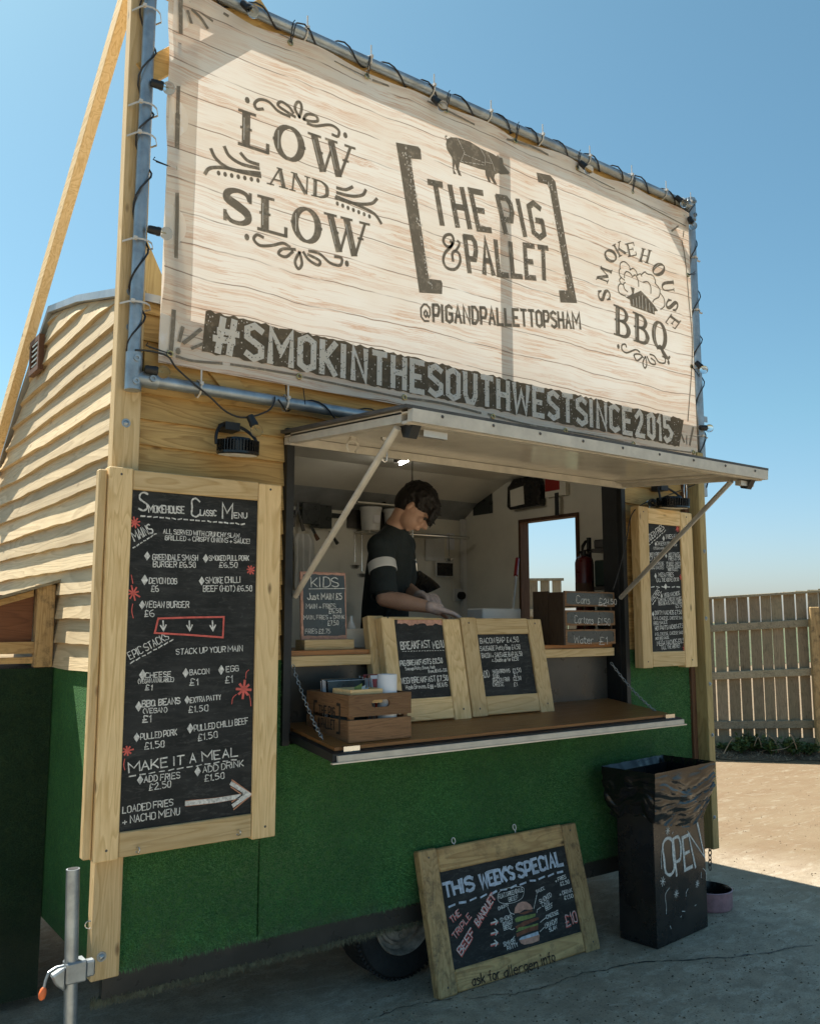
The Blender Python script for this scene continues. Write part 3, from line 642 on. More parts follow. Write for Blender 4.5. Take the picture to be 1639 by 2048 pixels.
hp = [at(u, v, 'y', sy-0.02) for u, v in ((128, 1932), (112, 1936), (97, 1946), (91, 1962), (88, 1976))]
b = MB(); b.tube(hp, 0.0045, 8); b.build('lever', M['galv'], st)
h0, h1 = at(88, 1975, 'y', sy-0.02), at(82, 2001, 'y', sy-0.02)
b = MB(); b.tube([h0, h0.lerp(h1, .15), h0.lerp(h1, .5), h0.lerp(h1, .85), h1], [0.005, 0.009, 0.0115, 0.010, 0.004], 12); b.build('grip', M['orange'], st)

# ------------------------------------------------------------------ store box against the left side (turf faced)
bx = thing('side_store', 'dark turf faced timber store box with sloping lid against the trailer side', 'store box', (-0.6, 1.3, 0))
YF = 0.705
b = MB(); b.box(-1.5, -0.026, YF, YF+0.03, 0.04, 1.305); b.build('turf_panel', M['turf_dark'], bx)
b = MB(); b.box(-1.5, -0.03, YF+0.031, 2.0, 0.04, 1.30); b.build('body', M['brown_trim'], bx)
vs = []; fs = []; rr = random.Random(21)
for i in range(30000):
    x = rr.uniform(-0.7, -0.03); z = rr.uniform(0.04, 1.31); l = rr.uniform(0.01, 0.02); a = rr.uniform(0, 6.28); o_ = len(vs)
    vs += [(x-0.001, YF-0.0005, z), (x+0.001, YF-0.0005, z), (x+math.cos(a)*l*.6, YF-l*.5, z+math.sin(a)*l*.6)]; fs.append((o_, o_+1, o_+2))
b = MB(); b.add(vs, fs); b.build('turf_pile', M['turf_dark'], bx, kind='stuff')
b = MB(); b.box(-1.5, -0.11, YF+0.02, YF+0.032, 1.41, 1.60); b.build('plywood_panel', M['ply_red'], bx)
b = MB(); b.box(-1.5, -0.105, YF-0.005, YF+0.035, 1.365, 1.412); b.build('rail', M['old_pine_x'], bx)
b = MB(); b.box(-1.5, -0.105, YF+0.01, YF+0.035, 1.325, 1.350); b.build('rail', M['old_pine_x'], bx)
b = MB(); b.box(-0.105, -0.035, YF-0.02, YF+0.03, 1.31, 1.645); b.build('post', M['old_pine_z'], bx, bevel=0.003)
l0 = at(0, 1198, 'y', YF-0.04); l1 = at(122, 1164, 'y', YF-0.04)
b = MB(); d = (l1-l0); b.obox(l0-d*4, d*5, (0, 0.9, -0.05), (0, 0, 0.012)); b.build('lid', M['fence_rail'], bx)
b = MB(); b.obox(l0-d*4+Vector((0, 0.05, -0.03)), d*4.6, (0, 0.03, 0), (0, 0, 0.025)); b.build('batten', M['old_pine_x'], bx)

# ------------------------------------------------------------------ banner frame
fr_ = thing('banner_scaffold', 'galvanised tube and timber frame holding the big banner above the hatch', 'banner frame', (1.69, -0.08, 2.36))
TYB = -0.082
XL, XR = at(277, 600, 'y', TYB).x+0.010, at(1386, 560, 'y', TYB).x; ZB, ZT = at(520, 797, 'y', TYB).z, (at(565, 42, 'y', TYB).z+at(1332, 395, 'y', TYB).z)/2
b = MB(); b.tube([(XL-0.02, TYB, ZB-0.02), (XL-0.008, TYB, 4.10)], 0.023, 16); b.build('tube', M['galv'], fr_)
b = MB(); b.tube([(XR+0.01, TYB, 2.20), (XR, TYB, ZT)], 0.023, 16); b.build('tube', M['galv'], fr_)
b = MB(); b.tube([(XL, TYB, ZT), (XR, TYB, ZT)], 0.023, 16); b.build('tube', M['galv'], fr_)
b = MB(); b.tube([(XL, TYB, ZB), (XR, TYB, ZB)], 0.023, 16); b.build('tube', M['galv'], fr_)
# tube clamps
def clamp(x, z, dx=1, dz=1):
    b = MB(); b.tube([(x, TYB, z-0.045*dz), (x, TYB, z+0.09*dz)], 0.030, 14); b.tube([(x, TYB, z), (x+0.085*dx, TYB, z)], 0.029, 14); b.build('corner_clamp', M['galv'], fr_)
    for (a, c) in ((0, 0.065*dz), (0, -0.018*dz), (0.06*dx, 0)):
        q = MB(); q.lathe((x+a, TYB-0.028, z+c), [(0.012, 0), (0.012, 0.009), (0.006, 0.009), (0.005, 0.004), (0, 0.004)], 12, (0, -1, 0)); q.build('grub_screw', M['galv'], fr_)
clamp(XL-0.018, ZB, 1, 1); clamp(XR, ZT, -1, -1)
# timbers behind
def timber(p, q, wd, th, mat, nm='timber', side=(0, 1, 0)): x = MB(); x.beam(p, q, th, wd, side); return x.build(nm, mat, fr_, bevel=0.002)
b = MB(); b.box(0.044, XR+0.02, -0.056, -0.022, ZT-0.07, ZT+0.02); b.build('timber', M['green_pine_x'], fr_, bevel=0.002)          # top rail
b = MB(); b.box(0.044, XR-0.02, -0.050, -0.020, 2.375, 2.475); b.build('timber', M['green_pine_x'], fr_, bevel=0.002)         # bottom rail
b = MB(); b.box(XR-0.05, XR+0.01, -0.044, 0.004, 2.476, ZT-0.071); b.build('timber', M['green_pine_z'], fr_, bevel=0.002)
b = MB(); b.box(1.73, 1.795, -0.046, -0.010, 2.55, ZT-0.071); b.build('timber', M['green_pine_z'], fr_, bevel=0.002)             # mid upright
timber(at(285, 150, 'y', -0.045), at(530, 18, 'y', -0.045), 0.085, 0.024, M['green_pine_x'])
timber(at(262, 470, 'y', 0.42), at(345, 665, 'y', 0.42), 0.10, 0.045, M['green_pine_z'])
b = MB(); b.prism([at(u, v, 'y', -0.068) for u, v in ((395, 715), (448, 722), (508, 797), (452, 786))], (0, 0.016, 0)); b.build('timber', M['green_pine_x'], fr_)
timber((3.30, -0.045, 3.55), (2.93, -0.045, 3.97), 0.06, 0.02, M['green_pine_x'])
# rakers back to the roof
timber(at(258, -20, 'y', 0.13), (-0.075, 2.05, 2.25), 0.075, 0.045, M['pine_y'], side=(1, 0, 0))
timber((XR-0.02, 0.04, 3.95), (XR-0.02, 2.05, 2.35), 0.075, 0.045, M['pine_y'], side=(1, 0, 0))
# cable ties
def ctie(p, ax, r=0.030, tail=0.05, wide=0.007):
    p = Vector(p); ax = Vector(ax).normalized(); e1 = Vector((0, -1, 0)); e2 = ax.cross(e1).normalized(); b = MB(); vs = []; n = 14
    for k in range(n):
        a = 2*math.pi*k/n; d = e1*math.cos(a)+e2*math.sin(a); dd = 1.0 if math.cos(a) > 0 else 1.25
        for s_ in (-1, 1): vs.append(p+d*r*dd+ax*wide*0.5*s_); vs.append(p+d*(r*dd+0.002)+ax*wide*0.5*s_)
    fs = []
    for k in range(n):
        a, c = 4*k, 4*((k+1) % n); fs += [(a+1, a+3, c+3, c+1), (a, c, c+2, a+2), (a, a+1, c+1, c), (a+2, c+2, c+3, a+3)]
    b.add(vs, fs); q = p+e1*r*0.8-e2*r*0.75; b.obox(q-ax*0.006, ax*0.012, e1*0.012, e2*0.012)
    if tail: b.obox(q-ax*0.003-e2*tail, ax*0.006, e1*0.002, e2*tail)
    return b.build('cable_tie', M['tie'], fr_)
for u, v in ((287, 20), (272, 208), (268, 268), (262, 480), (258, 605)):
    p = at(u, v, 'y', TYB); ctie((XL-0.012, TYB+0.012, p.z), (0, 0, 1), 0.045, 0.0)
for x in (0.66, 0.98, 1.33, 1.68, 2.03, 2.38, 2.72, 3.02, 3.25): ctie((x, TYB, ZT), (1, 0, 0), 0.027, 0.05)
for x in (0.24, 0.60, 1.2): ctie((x, TYB, ZB), (1, 0, 0), 0.027, 0.045)
for z in (2.55, 2.95, 3.3, 3.62): ctie((XR+0.003, TYB, z), (0, 0, 1), 0.027, 0.0); 
for z in (2.55, 2.95, 3.3, 3.62): b = MB(); b.box(XR+0.03, XR+0.07, TYB-0.004, TYB+0.004, z-0.004, z+0.004); b.build('cable_tie', M['tie'], fr_)

# ------------------------------------------------------------------ banner
BY = -0.088
bn = thing('banner', 'large wood print mesh banner with smokehouse lettering stretched above the hatch', 'banner', (1.7, BY, 2.45))
BX0, BX1, BZ0, BZ1 = at(317, 722, 'y', BY).x, at(1378, 500, 'y', BY).x, at(317, 724, 'y', BY).z, 3.905
def bpos(s, t):
    x = BX0+(BX1-BX0)*s+(1-s)*(at(341, 20, 'y', BY).x-BX0)*t+(1-s)*0.006*math.sin(t*math.pi*1.5)
    z = BZ0+(BZ1-BZ0)*t + t**6*(-0.018)*(1-abs(math.cos(s*math.pi*4.5))) ; y = BY
    e = max(0, (t-0.93)/0.07); y += -0.012*e*math.sin(s*40) ; e = max(0, (0.04-s)/0.04); y += 0.012*e*math.sin(t*22)
    return (x, y, z)
b = MB(); NS, NTT = 80, 60
b.add([bpos(i/NS, j/NTT) for j in range(NTT+1) for i in range(NS+1)], [(j*(NS+1)+i, j*(NS+1)+i+1, (j+1)*(NS+1)+i+1, (j+1)*(NS+1)+i) for j in range(NTT) for i in range(NS)])
b.smooth = True; b.build('fabric', M['banner'], bn)
# hems (second layer of cloth along the edges)
b = MB(); b.add([(BX0+0.0, BY+0.004, BZ0), (BX0+0.115, BY+0.004, BZ0), (BX0+0.115, BY+0.004, BZ1-0.03), (BX0+0.01, BY+0.004, BZ1-0.03)], [(0, 1, 2, 3)]); b.build('hem', M['ink_light'], bn)
b = MB(); b.add([(BX0+0.117, BY+0.004, BZ0), (BX1, BY+0.004, BZ0), (BX1, BY+0.004, BZ0+0.05), (BX0+0.117, BY+0.004, BZ0+0.05)], [(0, 1, 2, 3)]); b.build('hem', M['ink_light'], bn)
def eyelet(x, z, tie=None):
    q = MB(); q.tube([(x+0.010*math.cos(a), BY-0.005, z+0.010*math.sin(a)) for a in [2*math.pi*k/14 for k in range(14)]], 0.0038, 6, closed=True); q.build('eyelet', M['brass'], bn)
    if tie:
        tx, tz = tie; q = MB(); q.tube([(x-0.003, BY-0.006, z), (tx-0.006, TYB-0.026, tz), (tx, TYB-0.028, tz+0.01)], 0.0022, 5); q.tube([(x+0.003, BY-0.006, z), (tx+0.006, TYB-0.024, tz-0.004)], 0.0022, 5); q.build('bungee_tie', M['cable'], bn)
for s_ in (0.16, 0.28, 0.42, 0.56, 0.70, 0.84, 0.985): x = BX0+(BX1-BX0)*s_; eyelet(x, BZ1-0.035, (x+0.01, ZT+0.01))
for u, v, ty in ((597, 753, 0), (807, 795, 0), (984, 833, 0), (1129, 861, 0), (1265, 888, 0), (1385, 905, 0)):
    p = at(u, v, 'y', BY); eyelet(p.x, p.z)
for x in (0.60, 0.68): q = MB(); q.tube([(x, BY+0.01, BZ0+0.01), (x-0.004, TYB-0.024, ZB)], 0.002, 5); q.build('bungee_tie', M['cable'], bn)
p = at(347, 337, 'y', BY); eyelet(p.x, p.z, (XL+0.02, p.z)); p = at(339, 708, 'y', BY); eyelet(p.x, p.z, (XL+0.02, p.z+0.01))
eyelet(BX1-0.03, 2.95, (XR-0.02, 2.9)); eyelet(BX1-0.03, 3.5, (XR-0.02, 3.52))

# ------------------------------------------------------------------ lettering: hand drawn stroke alphabets laid out on real planes
class Plane:
    def __init__(s, o, a, b):
        s.o = Vector(o); s.a = Vector(a).normalized(); b = Vector(b); s.b = (b-s.a*s.a.dot(b)).normalized(); s.n = s.a.cross(s.b)
        if s.n.dot(CAM-s.o) < 0: s.n = -s.n
        s.k = 0
    def px(s, u, v):
        d = ray(u, v); t = (s.o-CAM).dot(s.n)/d.dot(s.n); p = CAM+d*t-s.o; return Vector((p.dot(s.a), p.dot(s.b)))
    def pos(s, q, off): return s.o+s.a*q[0]+s.b*q[1]+s.n*off
def catmull(pts, closed=False, sub=4):
    n = len(pts)
    if n < 3: return list(pts)
    out = []; rng = range(n if closed else n-1)
    for i in rng:
        if closed: p0, p1, p2, p3 = pts[i-1], pts[i], pts[(i+1) % n], pts[(i+2) % n]
        else: p0, p1, p2, p3 = pts[max(i-1, 0)], pts[i], pts[i+1], pts[min(i+2, n-1)]
        for k in range(sub):
            t = k/sub; out.append(0.5*((2*p1)+(p2-p0)*t+(2*p0-5*p1+4*p2-p3)*t*t+(3*p1-p0-3*p2+p3)*t*t*t))
    if not closed: out.append(pts[-1])
    return out
def strip(mb, pl, pts, wd, off, closed=False, square=True):
    pts = [Vector(p) for p in pts]; q = [pts[0]]
    for p in pts[1:]:
        if (p-q[-1]).length > 1e-5: q.append(p)
    pts = q; n = len(pts)
    if n < 2: return
    if closed and (pts[0]-pts[-1]).length < 1e-5: pts.pop(); n -= 1
    w_ = wd if isinstance(wd, list) and len(wd) == n else [wd if not isinstance(wd, list) else wd[min(len(wd)-1, int(i*len(wd)/n))] for i in range(n)]
    vs = []
    for i in range(n):
        a = pts[i-1] if (i > 0 or closed) else None; c = pts[(i+1) % n] if (i < n-1 or closed) else None
        d1 = (pts[i]-a).normalized() if a is not None else None; d2 = (c-pts[i]).normalized() if c is not None else None
        if d1 is None: d1 = d2
        if d2 is None: d2 = d1
        n1 = Vector((-d1.y, d1.x)); n2 = Vector((-d2.y, d2.x)); m = n1+n2
        if m.length < 0.2: m = n1
        m.normalize(); k = 1/max(0.5, m.dot(n1)); h = w_[i]/2*k
        base = pts[i]
        if square and not closed:
            if i == 0: base = base-d2*w_[i]*0.30
            if i == n-1: base = base+d1*w_[i]*0.30
        vs += [pl.pos(base+m*h, off), pl.pos(base-m*h, off)]
    fs = [(2*i, 2*i+1, 2*((i+1) % n)+1, 2*((i+1) % n)) for i in range(n if closed else n-1)]
    mb.add(vs, fs)
def dec(s_):
    out = []
    for st_ in s_.split(';'):
        sm = st_[0] == '~'; st_ = st_.lstrip('~'); cl = st_.endswith('*'); st_ = st_.rstrip('*')
        pts = [Vector((float(p[0]) if p[0] != 'h' else .5, {'z': -1.0, 'y': -2.0}.get(p[1], None) if p[1] in 'zy' else float(p[1]))) for p in st_.split()]
        out.append((sm, cl, pts))
    return out
G = {k: dec(v) for k, v in {
 'A': '00 28 40;13 33', 'B': '00 08;~08 38 47 35 24 04;~24 43 42 30 00', 'C': '~47 28 07 04 01 20 41', 'D': '00 08;~08 28 46 42 20 00', 'E': '48 08 00 40;04 34', 'F': '48 08 00;04 34',
 'G': '~47 28 07 04 01 20 41 44;24 44', 'H': '00 08;40 48;04 44', 'I': '00 08', 'J': '~48 42 30 10 02', 'K': '00 08;48 03;14 40', 'L': '08 00 40', 'M': '00 08 33 68 60', 'N': '00 08 40 48',
 'O': '~20 01 04 07 28 47 44 41*', 'P': '00 08;~08 38 47 45 33 03', 'Q': '~20 01 04 07 28 47 44 41*;32 50', 'R': '00 08;~08 38 47 45 34 04;24 40', 'S': '~47 28 07 05 24 43 41 20 01',
 'T': '08 48;28 20', 'U': '~08 02 10 30 42 48', 'V': '08 20 48', 'W': '08 10 36 50 68', 'X': '00 48;08 40', 'Y': '08 24 48;24 20', 'Z': '08 48 00 40',
 '0': '~20 01 04 07 28 37 34 31*', '1': '06 18 10', '2': '~06 28 37 35 00;00 40', '3': '~07 28 37 25 14;~14 43 41 20 01', '4': '30 38 02 42', '5': '38 08 05;~05 25 43 31 10 01', '6': '~38 06 02 20 41 43 24 03', '7': '08 48 10',
 '8': '~24 07 28 47 24 01 20 41*', '9': '~40 47 28 07 05 24 45', '.': '00 10', ',': '11 0z', '!': '08 03;00 01', "'": '08 06', '(': '~29 06 02 2z', ')': '~09 26 22 0z', '+': '24 20;02 42', '#': '10 28;40 58;03 53;15 65'.replace('65', '65'),
 '£': '~47 28 17 13 00;00 40;03 33', '&': '~40 06 28 37 02 20 43', '/': '00 48', '-': '04 44', '@': '~44 35 24 23 32 43*;~44 43 52 63 66 48 28 06 02 20 50', '>': '08 00 04;04 44 32;44 36',
 'a': '~35 14 02 10 31 35;35 30', 'b': '08 00;~03 25 32 20 01', 'c': '~34 15 02 10 31', 'd': '38 30;~34 15 02 10 31', 'e': '~03 33 25 04 01 20 31', 'f': '~38 27 20;05 35', 'g': '~35 15 03 11 32;~35 3z 1y 0z', 'h': '08 00;~03 25 34 30',
 'i': '05 00;07 08', 'j': '25 2z 0y', 'k': '08 00;35 02;13 30', 'l': '08 00', 'm': '05 00;~03 14 24 20;~23 34 44 40', 'n': '05 00;~03 25 34 30', 'o': '~20 02 15 34 32*', 'p': '05 0y;~04 25 33 20 01', 'q': '35 3y;~34 15 02 10 31', 'r': '05 00;~03 15 35',
 's': '~34 15 04 32 20 00', 't': '17 11 30;05 35', 'u': '~05 01 20 34;35 30', 'v': '05 10 35', 'w': '05 10 24 30 45', 'x': '00 35;05 30', 'y': '05 12;35 0y', 'z': '05 35 00 30'}.items()}
def gw(ch):
    if ch == ' ': return 2.2
    return max([p.x for st_ in G[ch] for p in st_[2]]+[0.6])+(1.5)
CH = random.Random(5)
def write(mb, pl, s_, quad, wd, jit=0.25, off=0.0012, bold=False, gap=None, smooth=True):
    """quad: four plane points BL BR TR TL"""
    BL, BR, TR, TL = quad; tot = 0; xs = []
    sp = 1.5 if gap is None else gap
    for ch in s_: xs.append(tot); tot += (gw(ch)-1.5+sp) if ch != ' ' else 2.2
    tot -= sp
    for ch, x0 in zip(s_, xs):
        if ch == ' ': continue
        if bold: mb.mark()
        dy = CH.uniform(-0.25, 0.25)*jit*2; sc = 1+CH.uniform(-0.10, 0.10)*jit*2; rot = CH.uniform(-0.05, 0.05)*jit*2
        for sm, cl, pts in G[ch]:
            pp = [Vector((p.x*sc+CH.uniform(-jit, jit)-rot*p.y, p.y*sc+dy+CH.uniform(-jit, jit))) for p in pts]
            if sm and smooth: pp = catmull(pp, cl, 4)
            out = []
            for p in pp:
                s1 = (x0+p.x)/tot; t1 = p.y/8.0
                out.append(BL*(1-s1)*(1-t1)+BR*s1*(1-t1)+TR*s1*t1+TL*(1-s1)*t1)
            pl.k = (pl.k+1) % 24
            n = len(out); wd_ = wd*(0.62 if ch == '@' else 1); ww = wd_ if bold else [wd*CH.uniform(0.75, 1.2) for _ in range(n)]
            strip(mb, pl, out, ww, off+pl.k*0.00006, cl)
def T(mb, pl, s_, u0, v0, u1, v1, h, wd=0.0032, jit=0.22, **kw):
    mb.mark(); BL, BR = pl.px(u0, v0), pl.px(u1, v1); d = (BR-BL).normalized(); up = Vector((-d.y, d.x)); hh = (pl.px(u0, v0-h)-BL).length
    write(mb, pl, s_, (BL, BR, BR+up*hh, BL+up*hh), wd*(1.15 if wd > .0035 else .95), jit, **kw)
def dash(mb, pl, u0, v0, u1, v1, n, wd=0.0035, fill=0.6, off=0.0013):
    a, c = pl.px(u0, v0), pl.px(u1, v1); mb.mark()
    for i in range(n):
        p = a.lerp(c, (i+CH.uniform(-.05, .05))/n); q = a.lerp(c, (i+fill)/n); d = Vector((0, CH.uniform(-1, 1)*wd*0.4)); strip(mb, pl, [p+d, q-d], wd*CH.uniform(.8, 1.2), off)
def poly(mb, pl, pts, off): mb.mark(); mb.add([pl.pos(pl.px(*p), off) for p in pts], [tuple(range(len(pts)))])
def line(mb, pl, pts, wd, off=0.0015, sm=True, closed=False):
    q = [pl.px(*p) for p in pts]; q = catmull(q, closed, 5) if sm else q; mb.mark()
    pl.k = (pl.k+1) % 24; strip(mb, pl, q, wd, off+pl.k*0.00006, closed)
def blob(mb, pl, u, v, r, off=0.0015, n=8, asp=1.3):
    mb.mark(); c = pl.px(u, v); mb.add([pl.pos(c+Vector((math.cos(6.283*k/n)*r, math.sin(6.283*k/n)*r*asp)), off) for k in range(n)], [tuple(range(n))])
def diamond(mb, pl, u, v, r=0.009): blob(mb, pl, u, v, r*CH.uniform(.85, 1.1), 0.0012, 4, 1.5)
def star(mb, pl, u, v, r, wd=0.004, n=4):
    mb.mark(); c = pl.px(u, v); a0 = CH.uniform(0, 1)
    for k in range(n):
        a = a0+math.pi*k/n; d = Vector((math.cos(a), math.sin(a)))*r*CH.uniform(.8, 1.2); pl.k = (pl.k+1) % 24; strip(mb, pl, [c-d, c+d], wd, 0.0012+pl.k*0.00006)

# ---------- banner print
bp = Plane((0, BY, 0), (1, 0, 0), (0, 0, 1))
def crop(sc, ox, oy): return lambda *pts: [(x/sc+ox, y/sc+oy) for x, y in pts]
def quad(pl, c, BL, BR, TR, TL): return [pl.px(*p) for p in c(BL, BR, TR, TL)]
# slab serif western alphabet: list of (points, width as share of height) in a 0-8 grid
def slabs(letter):
    S = {
     'L': (5.2, [([(1.3, 0.2), (1.3, 7.8)], 1.55), ([(0, 7.75), (2.9, 7.75)], .55), ([(0, .3), (5.0, .3)], .62), ([(4.9, 0), (4.9, 2.3)], .7), ([(.35, 4.1), (2.25, 4.1)], .5)]),
     'O': (5.6, [('ring', (2.8, 4), (2.45, 3.8), 1.45, .6), ([(-.05, 4.0), (.8, 4.0)], .55), ([(4.8, 4.0), (5.65, 4.0)], .55)]),
     'W': (8.4, [([(0.9, 7.8), (2.7, 0)], 1.45), ([(2.9, .2), (4.3, 6.6)], .55), ([(4.0, 7.6), (5.6, 0)], 1.45), ([(5.8, .2), (7.6, 7.6)], .6), ([(-.2, 7.75), (2.2, 7.75)], .5), ([(2.9, 7.75), (5.2, 7.75)], .5), ([(6.5, 7.75), (8.6, 7.75)], .5), ([(1.1, 4.2), (2.6, 4.2)], .45), ([(6.2, 4.2), (7.4, 4.2)], .45)]),
     'S': (5.2, [('sm', [(4.4, 6.0), (3.9, 7.3), (2.4, 7.7), (1.0, 6.9), (.9, 5.4), (2.4, 4.3), (4.0, 3.0), (4.2, 1.4), (3.0, .35), (1.4, .5), (.6, 1.8)], [.7, .8, .8, 1.2, 1.6, 1.7, 1.6, 1.2, .8, .8, .7]), ([(4.6, 5.4), (4.6, 7.9)], .6), ([(.5, 0.1), (.5, 2.7)], .65)]),
     'A': (6.2, [([(.9, 0), (3.0, 7.8)], .6), ([(3.0, 7.8), (5.1, 0)], 1.5), ([(1.4, 2.7), (4.3, 2.7)], .5), ([(-.1, .25), (2.1, .25)], .5), ([(3.6, .25), (6.4, .25)], .5), ([(2.0, 7.75), (3.8, 7.75)], .5)]),
     'N': (6.4, [([(1.0, .2), (1.0, 7.8)], .7), ([(1.1, 7.6), (5.2, .1)], 1.5), ([(5.4, 0), (5.4, 7.8)], .65), ([(0, .25), (2, .25)], .5), ([(-.1, 7.75), (2.1, 7.75)], .5), ([(4.4, 7.75), (6.4, 7.75)], .5)]),
     'D': (5.8, [([(1.1, .2), (1.1, 7.8)], 1.4), ('sm', [(1.2, 7.6), (3.2, 7.5), (4.9, 6.0), (5.1, 4), (4.9, 2.0), (3.2, .5), (1.2, .4)], [.55, .7, 1.3, 1.5, 1.3, .7, .55]), ([(-.1, .25), (1.4, .25)], .5), ([(-.1, 7.75), (1.4, 7.75)], .5)]),
     'B': (5.8, [([(1.3, .2), (1.3, 7.8)], 1.5), ('sm', [(1.4, 7.6), (3.4, 7.4), (4.3, 6.0), (3.5, 4.5), (1.6, 4.2)], [.55, .8, 1.4, .9, .5]), ('sm', [(1.6, 4.2), (3.8, 3.9), (4.9, 2.2), (3.9, .5), (1.4, .35)], [.5, .9, 1.6, .9, .55]), ([(-.1, .25), (1.6, .25)], .5), ([(-.1, 7.75), (1.6, 7.75)], .5), ([(.2, 4.1), (2.0, 4.1)], .45)]),
     'Q': (6.0, [('ring', (2.8, 4), (2.45, 3.8), 1.5, .6), ('sm', [(1.9, .2), (3.0, 1.0), (4.2, -.6), (5.6, -1.6), (6.4, -1.0)], [.7, .9, 1.3, .9, .5])]),
     'M': (7.6, [([(1.1, .2), (1.1, 7.8)], .7), ([(1.2, 7.6), (3.7, 1.2)], 1.4), ([(3.7, 1.2), (6.2, 7.6)], .6), ([(6.3, 0), (6.3, 7.8)], 1.3), ([(0, .25), (2.2, .25)], .5), ([(-.1, 7.75), (1.4, 7.75)], .5), ([(5.2, .25), (7.4, .25)], .5), ([(6, 7.75), (7.4, 7.75)], .5)]),
     'K': (6.2, [([(1.2, .2), (1.2, 7.8)], 1.3), ([(5.0, 7.6), (1.9, 3.6)], .6), ([(2.6, 4.4), (5.0, .2)], 1.3), ([(-.1, .25), (2.5, .25)], .5), ([(-.1, 7.75), (2.5, 7.75)], .5), ([(3.9, 7.75), (6.0, 7.75)], .5), ([(3.9, .25), (6.2, .25)], .5)]),
     'E': (5.4, [([(1.2, .2), (1.2, 7.8)], 1.3), ([(0, 7.7), (4.8, 7.7)], .55), ([(0, .3), (5.0, .3)], .55), ([(1.4, 4.1), (3.8, 4.1)], .5), ([(4.7, 5.6), (4.7, 7.9)], .5), ([(4.9, 0.1), (4.9, 2.4)], .5), ([(3.7, 3.2), (3.7, 5.0)], .45)]),
     'H': (6.2, [([(1.2, .2), (1.2, 7.8)], 1.3), ([(5.0, .2), (5.0, 7.8)], 1.3), ([(1.4, 4.1), (4.8, 4.1)], .5), ([(0, .25), (2.5, .25)], .5), ([(0, 7.75), (2.5, 7.75)], .5), ([(3.8, 7.75), (6.2, 7.75)], .5), ([(3.8, .25), (6.2, .25)], .5)]),
     'U': (6.0, [('sm', [(1.2, 7.8), (1.2, 2.6), (2.0, .7), (3.4, .4), (4.6, 1.4), (4.9, 3), (4.9, 7.8)], [1.4, 1.4, 1.1, .8, .6, .6, .6]), ([(0, 7.75), (2.5, 7.75)], .5), ([(4.0, 7.75), (5.9, 7.75)], .5)]),
    }
    return S[letter]
def slab_write(mb, mi, pl, s_, q4, gap=0.55, inline=True):
    BL, BR, TR, TL = q4; ws = [slabs(c)[0] for c in s_]; tot = sum(ws)+gap*(len(s_)-1); x0 = 0; hgt = ((TL-BL).length+(TR-BR).length)/2
    unit = ((BR-BL).length/tot+hgt/8)/2
    def mp(p):
        s1, t1 = (x0+p[0])/tot, p[1]/8; return BL*(1-s1)*(1-t1)+BR*s1*(1-t1)+TR*s1*t1+TL*(1-s1)*t1
    for c, w_ in zip(s_, ws):
        mb.mark()
        for st_ in slabs(c)[1]:
            pl.k = (pl.k+1) % 24; off = 0.002+pl.k*0.00008
            if st_[0] == 'ring':
                _, (cx, cy), (rx, ry), t1, t2 = st_; N = 28; pts = [mp((cx+(rx-.35)*math.cos(6.2832*k/N), cy+(ry-.2)*math.sin(6.2832*k/N))) for k in range(N)]
                ww = [(t2+(t1-t2)*abs(math.cos(6.2832*k/N)))*unit for k in range(N)]; strip(mb, pl, pts, ww, off, True)
                if inline: strip(mi, pl, [mp((cx-(rx-.5)+0.0, cy-2.0+4.0*k/6)) for k in range(7)], 0.18*unit, 0.0046)
            elif st_[0] == 'sm':
                pts = catmull([Vector(p) for p in st_[1]], False, 4); ww = []
                for k in range(len(pts)): f = k/(len(pts)-1)*(len(st_[2])-1); i0 = int(f); i1 = min(i0+1, len(st_[2])-1); ww.append((st_[2][i0]*(1-(f-i0))+st_[2][i1]*(f-i0))*unit)
                strip(mb, pl, [mp(p) for p in pts], ww, off)
            else:
                strip(mb, pl, [mp(p) for p in st_[0]], st_[1]*unit, off, square=False)
                if inline and st_[1] >= 1.3:
                    a, c_ = Vector(st_[0][0]), Vector(st_[0][1]); strip(mi, pl, [mp(a.lerp(c_, .16)+Vector((-.38, 0))), mp(a.lerp(c_, .8)+Vector((-.38, 0)))], 0.17*unit, 0.0046)
        x0 += w_+gap
def distress(mi, pl, q4, n, r, off=0.0046, seed=1):
    rr = random.Random(seed); BL, BR, TR, TL = q4
    for _ in range(n):
        s1, t1 = rr.random(), rr.random(); c = BL*(1-s1)*(1-t1)+BR*s1*(1-t1)+TR*s1*t1+TL*(1-s1)*t1; k = rr.randint(3, 5); a0 = rr.random()*6
        mi.add([pl.pos(c+Vector((math.cos(a0+6.283*j/k)*r*rr.uniform(.3, 1.2), math.sin(a0+6.283*j/k)*r*rr.uniform(.3, 1.5))), off+rr.random()*0.0006) for j in range(k)], [tuple(range(k))])
mb = MB(); mi = MB(); c1 = crop(3.278, 330, 160)
def fq(a, b_, c, d): return [bp.px(*a), bp.px(*b_), bp.px(*c), bp.px(*d)]
slab_write(mb, mi, bp, 'LOW', fq((475, 289), (706, 364), (708, 295), (476, 217)))
slab_write(mb, mi, bp, 'AND', fq((533, 368), (658, 401), (657, 366), (540, 331)))
slab_write(mb, mi, bp, 'SLOW', fq((443, 440), (736, 521), (737, 447), (443, 371)))
def fl(ptslist, cr, wd=0.013):
    for p in ptslist: line(mb, bp, cr(*p), wd, 0.002)
